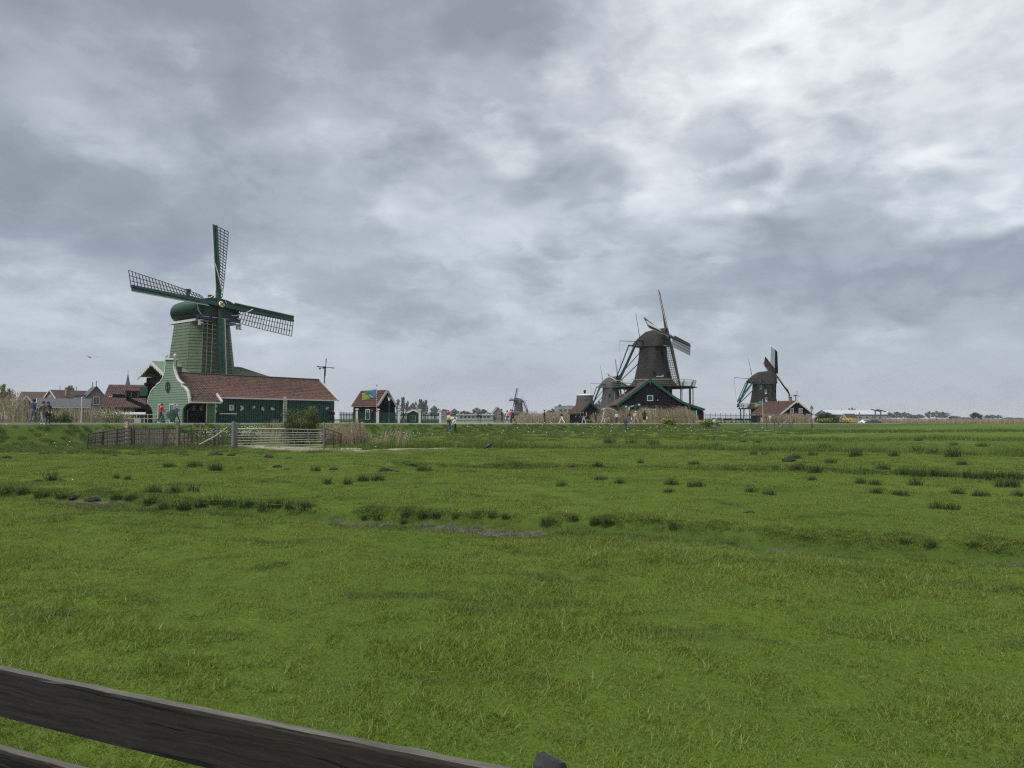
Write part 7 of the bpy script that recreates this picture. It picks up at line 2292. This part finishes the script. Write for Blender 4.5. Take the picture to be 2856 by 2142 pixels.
person('person in navy jacket and jeans walking at the far left', 94, 49.5, 70, NAVY, DENIM, face=20, stride=.32, py_feet=1182, shoes=(.5, .5, .5))
person('person with brown backpack and grey trousers at the left', 119, 48.5, 66, (.16, .135, .10), (.20, .19, .175), face=110, stride=.6, py_feet=1185, pack=(.07, .05, .035), bend=.15, shoes=WHT)
person('person in dark coat with black hair bending beside the backpacker', 135, 49.2, 64, (.07, .06, .05), (.06, .05, .045), face=150, stride=.3, py_feet=1184, bend=.3, coat=.5, long_hair=True)
person('person in bright red jacket before the bell gable', 450, 62.5, 56, RED, (.02, .04, .06), face=75, stride=.75, py_feet=1181, hair=(.03, .03, .03), arms='swing', shoes=WHT)
person('person in blue jacket by the fan gate', 493, 62.5, 53, (.03, .055, .105), (.015, .017, .03), face=60, stride=.65, py_feet=1181, hair=(.30, .30, .30), arms='phone', shoes=WHT)
person('person in dark clothes behind the reeds near the bush', 915, 80, 36, (.014, .016, .035), BLK, face=180, stride=.1, py_feet=1180, pack=None)
person('person in black beside the barn end', 930, 80, 38, BLK, BLK, face=200, stride=.2, py_feet=1180)
person('person in dark coat behind the second fence post', 1040, 86.5, 42, BLK, BLK, face=-90, stride=.5, hair=(.02, .02, .02), coat=.2)
person('person in hooded black coat striding along the picket fence', 1126, 88.5, 37.5, BLK, BLK, face=-95, stride=.85, coat=.5)
person('person in red and yellow top on the path by the fence end', 1250, 87.5, 38, (.25, .03, .03), DENIM, face=150, stride=.1, bend=.1, hips=(.55, .5, .12), hair=(.05, .03, .02))
person('person in black top below the path by the ditch', 1254, 79, 40.5, BLK, DENIM, face=170, stride=.15, py_feet=1206, hair=(.16, .10, .05))
person('person in white jacket and black trousers below the path', 1270, 79, 43, WHT, BLK, face=-60, stride=.15, py_feet=1207, hair=(.02, .02, .02), arms='phone')
person('person in black jacket standing alone on the open path', 1334, 90, 30, BLK, (.10, .14, .20), face=190, stride=.15, bend=.1)
person('person in grey jacket beside the lone standing walker', 1340, 90.6, 28, DK, (.10, .14, .20), face=120, stride=.2, bend=.15)
person('person in black jacket left of the group with the pink jacket', 1400, 86, 41, BLK, (.03, .04, .06), face=-90, stride=.25)
person('person in black vest with white sleeves in the pink group', 1414, 88, 37, (.35, .35, .35), (.05, .075, .10), face=80, stride=.35, arms='phone', long_hair=True)
person('person in neon pink jacket on the open path', 1426, 87, 40, (.75, .05, .14), BLK, face=-80, stride=.2, arms='phone')
person('person in black striding behind the pink jacket', 1431, 88, 38, BLK, BLK, face=-95, stride=.85)
person('person in black vest with brown trousers on the path', 1519, 89, 38.5, BLK, (.045, .035, .028), face=-85, stride=.12, arms='phone', bag=(.12, .02, .02))
person('person in black jacket and cream trousers striding left', 1567, 96, 34.5, BLK, (.62, .58, .50), face=-80, stride=.8, shoes=WHT)
person('person in long black coat with long hair near the low shed', 1608, 94, 37, BLK, BLK, face=-110, stride=.3, coat=.7, long_hair=True, shoes=WHT)
person('person in dark maroon coat near the low shed', 1620, 96, 35, (.035, .012, .018), BLK, face=-100, stride=.45, coat=.4)
person('person in dark jacket and pale blue trousers near the low shed', 1628, 95, 35.5, (.015, .015, .025), (.30, .34, .46), face=-90, stride=.5, shoes=WHT)
person('person in tan jacket behind the group near the low shed', 1636, 99, 34, (.22, .15, .10), BLK, face=-90, stride=.3)
person('person in black before the low shed door', 1661, 101, 33, BLK, BLK, face=180, stride=.1, arms='phone')
person('person in pale grey clothes wheeling a bicycle', 1682, 100, 36, (.30, .29, .26), (.34, .33, .30), face=90, stride=.5, hair=(.25, .24, .22), bend=.2)
person('person in light blue sweater and black leggings', 1720, 103, 31, (.38, .55, .64), BLK, face=150, stride=.4, arms='out', shoes=WHT)
person('person in navy clothes standing on the grass slope', 1745, 92, 33, NAVY, (.02, .03, .07), face=0, stride=.2, py_feet=1201)
person('person in black jacket and jeans before the reeds', 1755, 105, 34, BLK, DENIM, face=0, stride=.15, bag=(.5, .5, .5))
person('person in beige jacket and hat striding before the reeds', 1772, 106, 33.5, BEI, (.30, .26, .19), face=80, stride=.9, hat=(.55, .50, .40), pack=(.42, .33, .22))
person('person in long black coat with white bag before the shed doors', 1797, 107, 38, BLK, (.35, .27, .22), face=0, stride=.12, coat=.75, long_hair=True, bag=(.6, .6, .58))
person('person in pink top and white skirt with pale hat', 1923, 117, 29, (.62, .32, .38), (.55, .52, .48), face=-70, stride=.3, hat=(.62, .58, .48), hips=(.6, .57, .52))
person('person in white jacket on the slope by the yellow flowers', 1992, 108, 20, WHT, GRY, face=20, stride=.2, py_feet=1193, H=1.45)
person('person in grey green clothes on the slope by the yellow flowers', 1996.5, 107, 30, (.13, .17, .17), (.05, .09, .09), face=0, stride=.15, py_feet=1195, hat=(.5, .5, .48))
RP = [(2117, 26, (.015, .016, .02), BLK, 'person in black standing left of the barn reeds'), (2124, 25, BLK, (.4, .4, .4), 'person in black with pale trousers by the flagpole'), (2135, 22, DK, (.12, .11, .10), 'person in dark jacket facing the barn reeds'), (2147, 24, (.52, .47, .40), (.28, .25, .2), 'person in cream coat before the barn reeds'),
      (2180, 23, BLK, BLK, 'person in black below the left barn window'), (2192, 23, GRY, BLK, 'person with pale scarf below the barn gable'), (2211, 24, NAVY, DENIM, 'person in navy with a pale backpack under the gable'), (2219, 23, (.025, .03, .05), BLK, 'person in dark coat beside the pale backpack'), (2231, 23, DK, (.10, .09, .08), 'person in grey jacket right of the gable centre'),
      (2240, 23.5, BLK, BLK, 'person in black walking alone under the gable'), (2261, 20, BLK, DK, 'person in black crouching by the right lamp'), (2272, 23, (.30, .31, .31), BLK, 'person in pale grey jacket right of the right lamp'), (2276, 22, BLK, BLK, 'person in black behind the pale grey jacket'),
      (2322.5, 14, (.35, .03, .07), DK, 'small child in red by the hedge'), (2331, 19, (.7, .07, .16), BLK, 'person in bright pink jacket by the hedge'), (2326, 19, BLK, BLK, 'person in black left of the bright pink jacket'), (2338, 20, BLK, BLK, 'tall person in black right of the bright pink jacket'), (2345, 14, BLK, DENIM, 'small child in dark clothes at the end of the path')]
for i, (px, h, a, b, lab) in enumerate(RP):
    Y = 142 + (px - 2117) * .085
    person(lab, px, Y, h, a, b, face=(-80, 100, 170, 20, 0)[i % 5], stride=(.1, .3, .5, .2)[i % 4], py_feet=1179.5, arms=('swing', 'pocket', 'swing', 'phone')[i % 4], pack=(.35, .36, .36) if 'backpack' in lab and i == 6 else None, hat=None, long_hair=(i % 3 == 0))
build_people()
# leaning dog-lead pole / camera stick below the path
# ------------------------------------------------------------------ hazy air
def haze():
    b = MB().box((0, 1300, 14.5), (6600, 3000, 33))
    me = b.mesh('haze', [])
    m = bpy.data.materials.new('haze'); m.use_nodes = True
    t = NT(m.node_tree); t.n.clear()
    out = t.new('ShaderNodeOutputMaterial'); pv = t.new('ShaderNodeVolumePrincipled')
    pv.inputs['Color'].default_value = (.93, .96, 1.0, 1); pv.inputs['Density'].default_value = .00012
    pv.inputs['Anisotropy'].default_value = .1
    t.l.new(pv.outputs[0], out.inputs['Volume'])
    me.materials.append(m)
    link('haze', me, None, 'thin grey haze over the far trees', None, None, 'stuff')
haze()
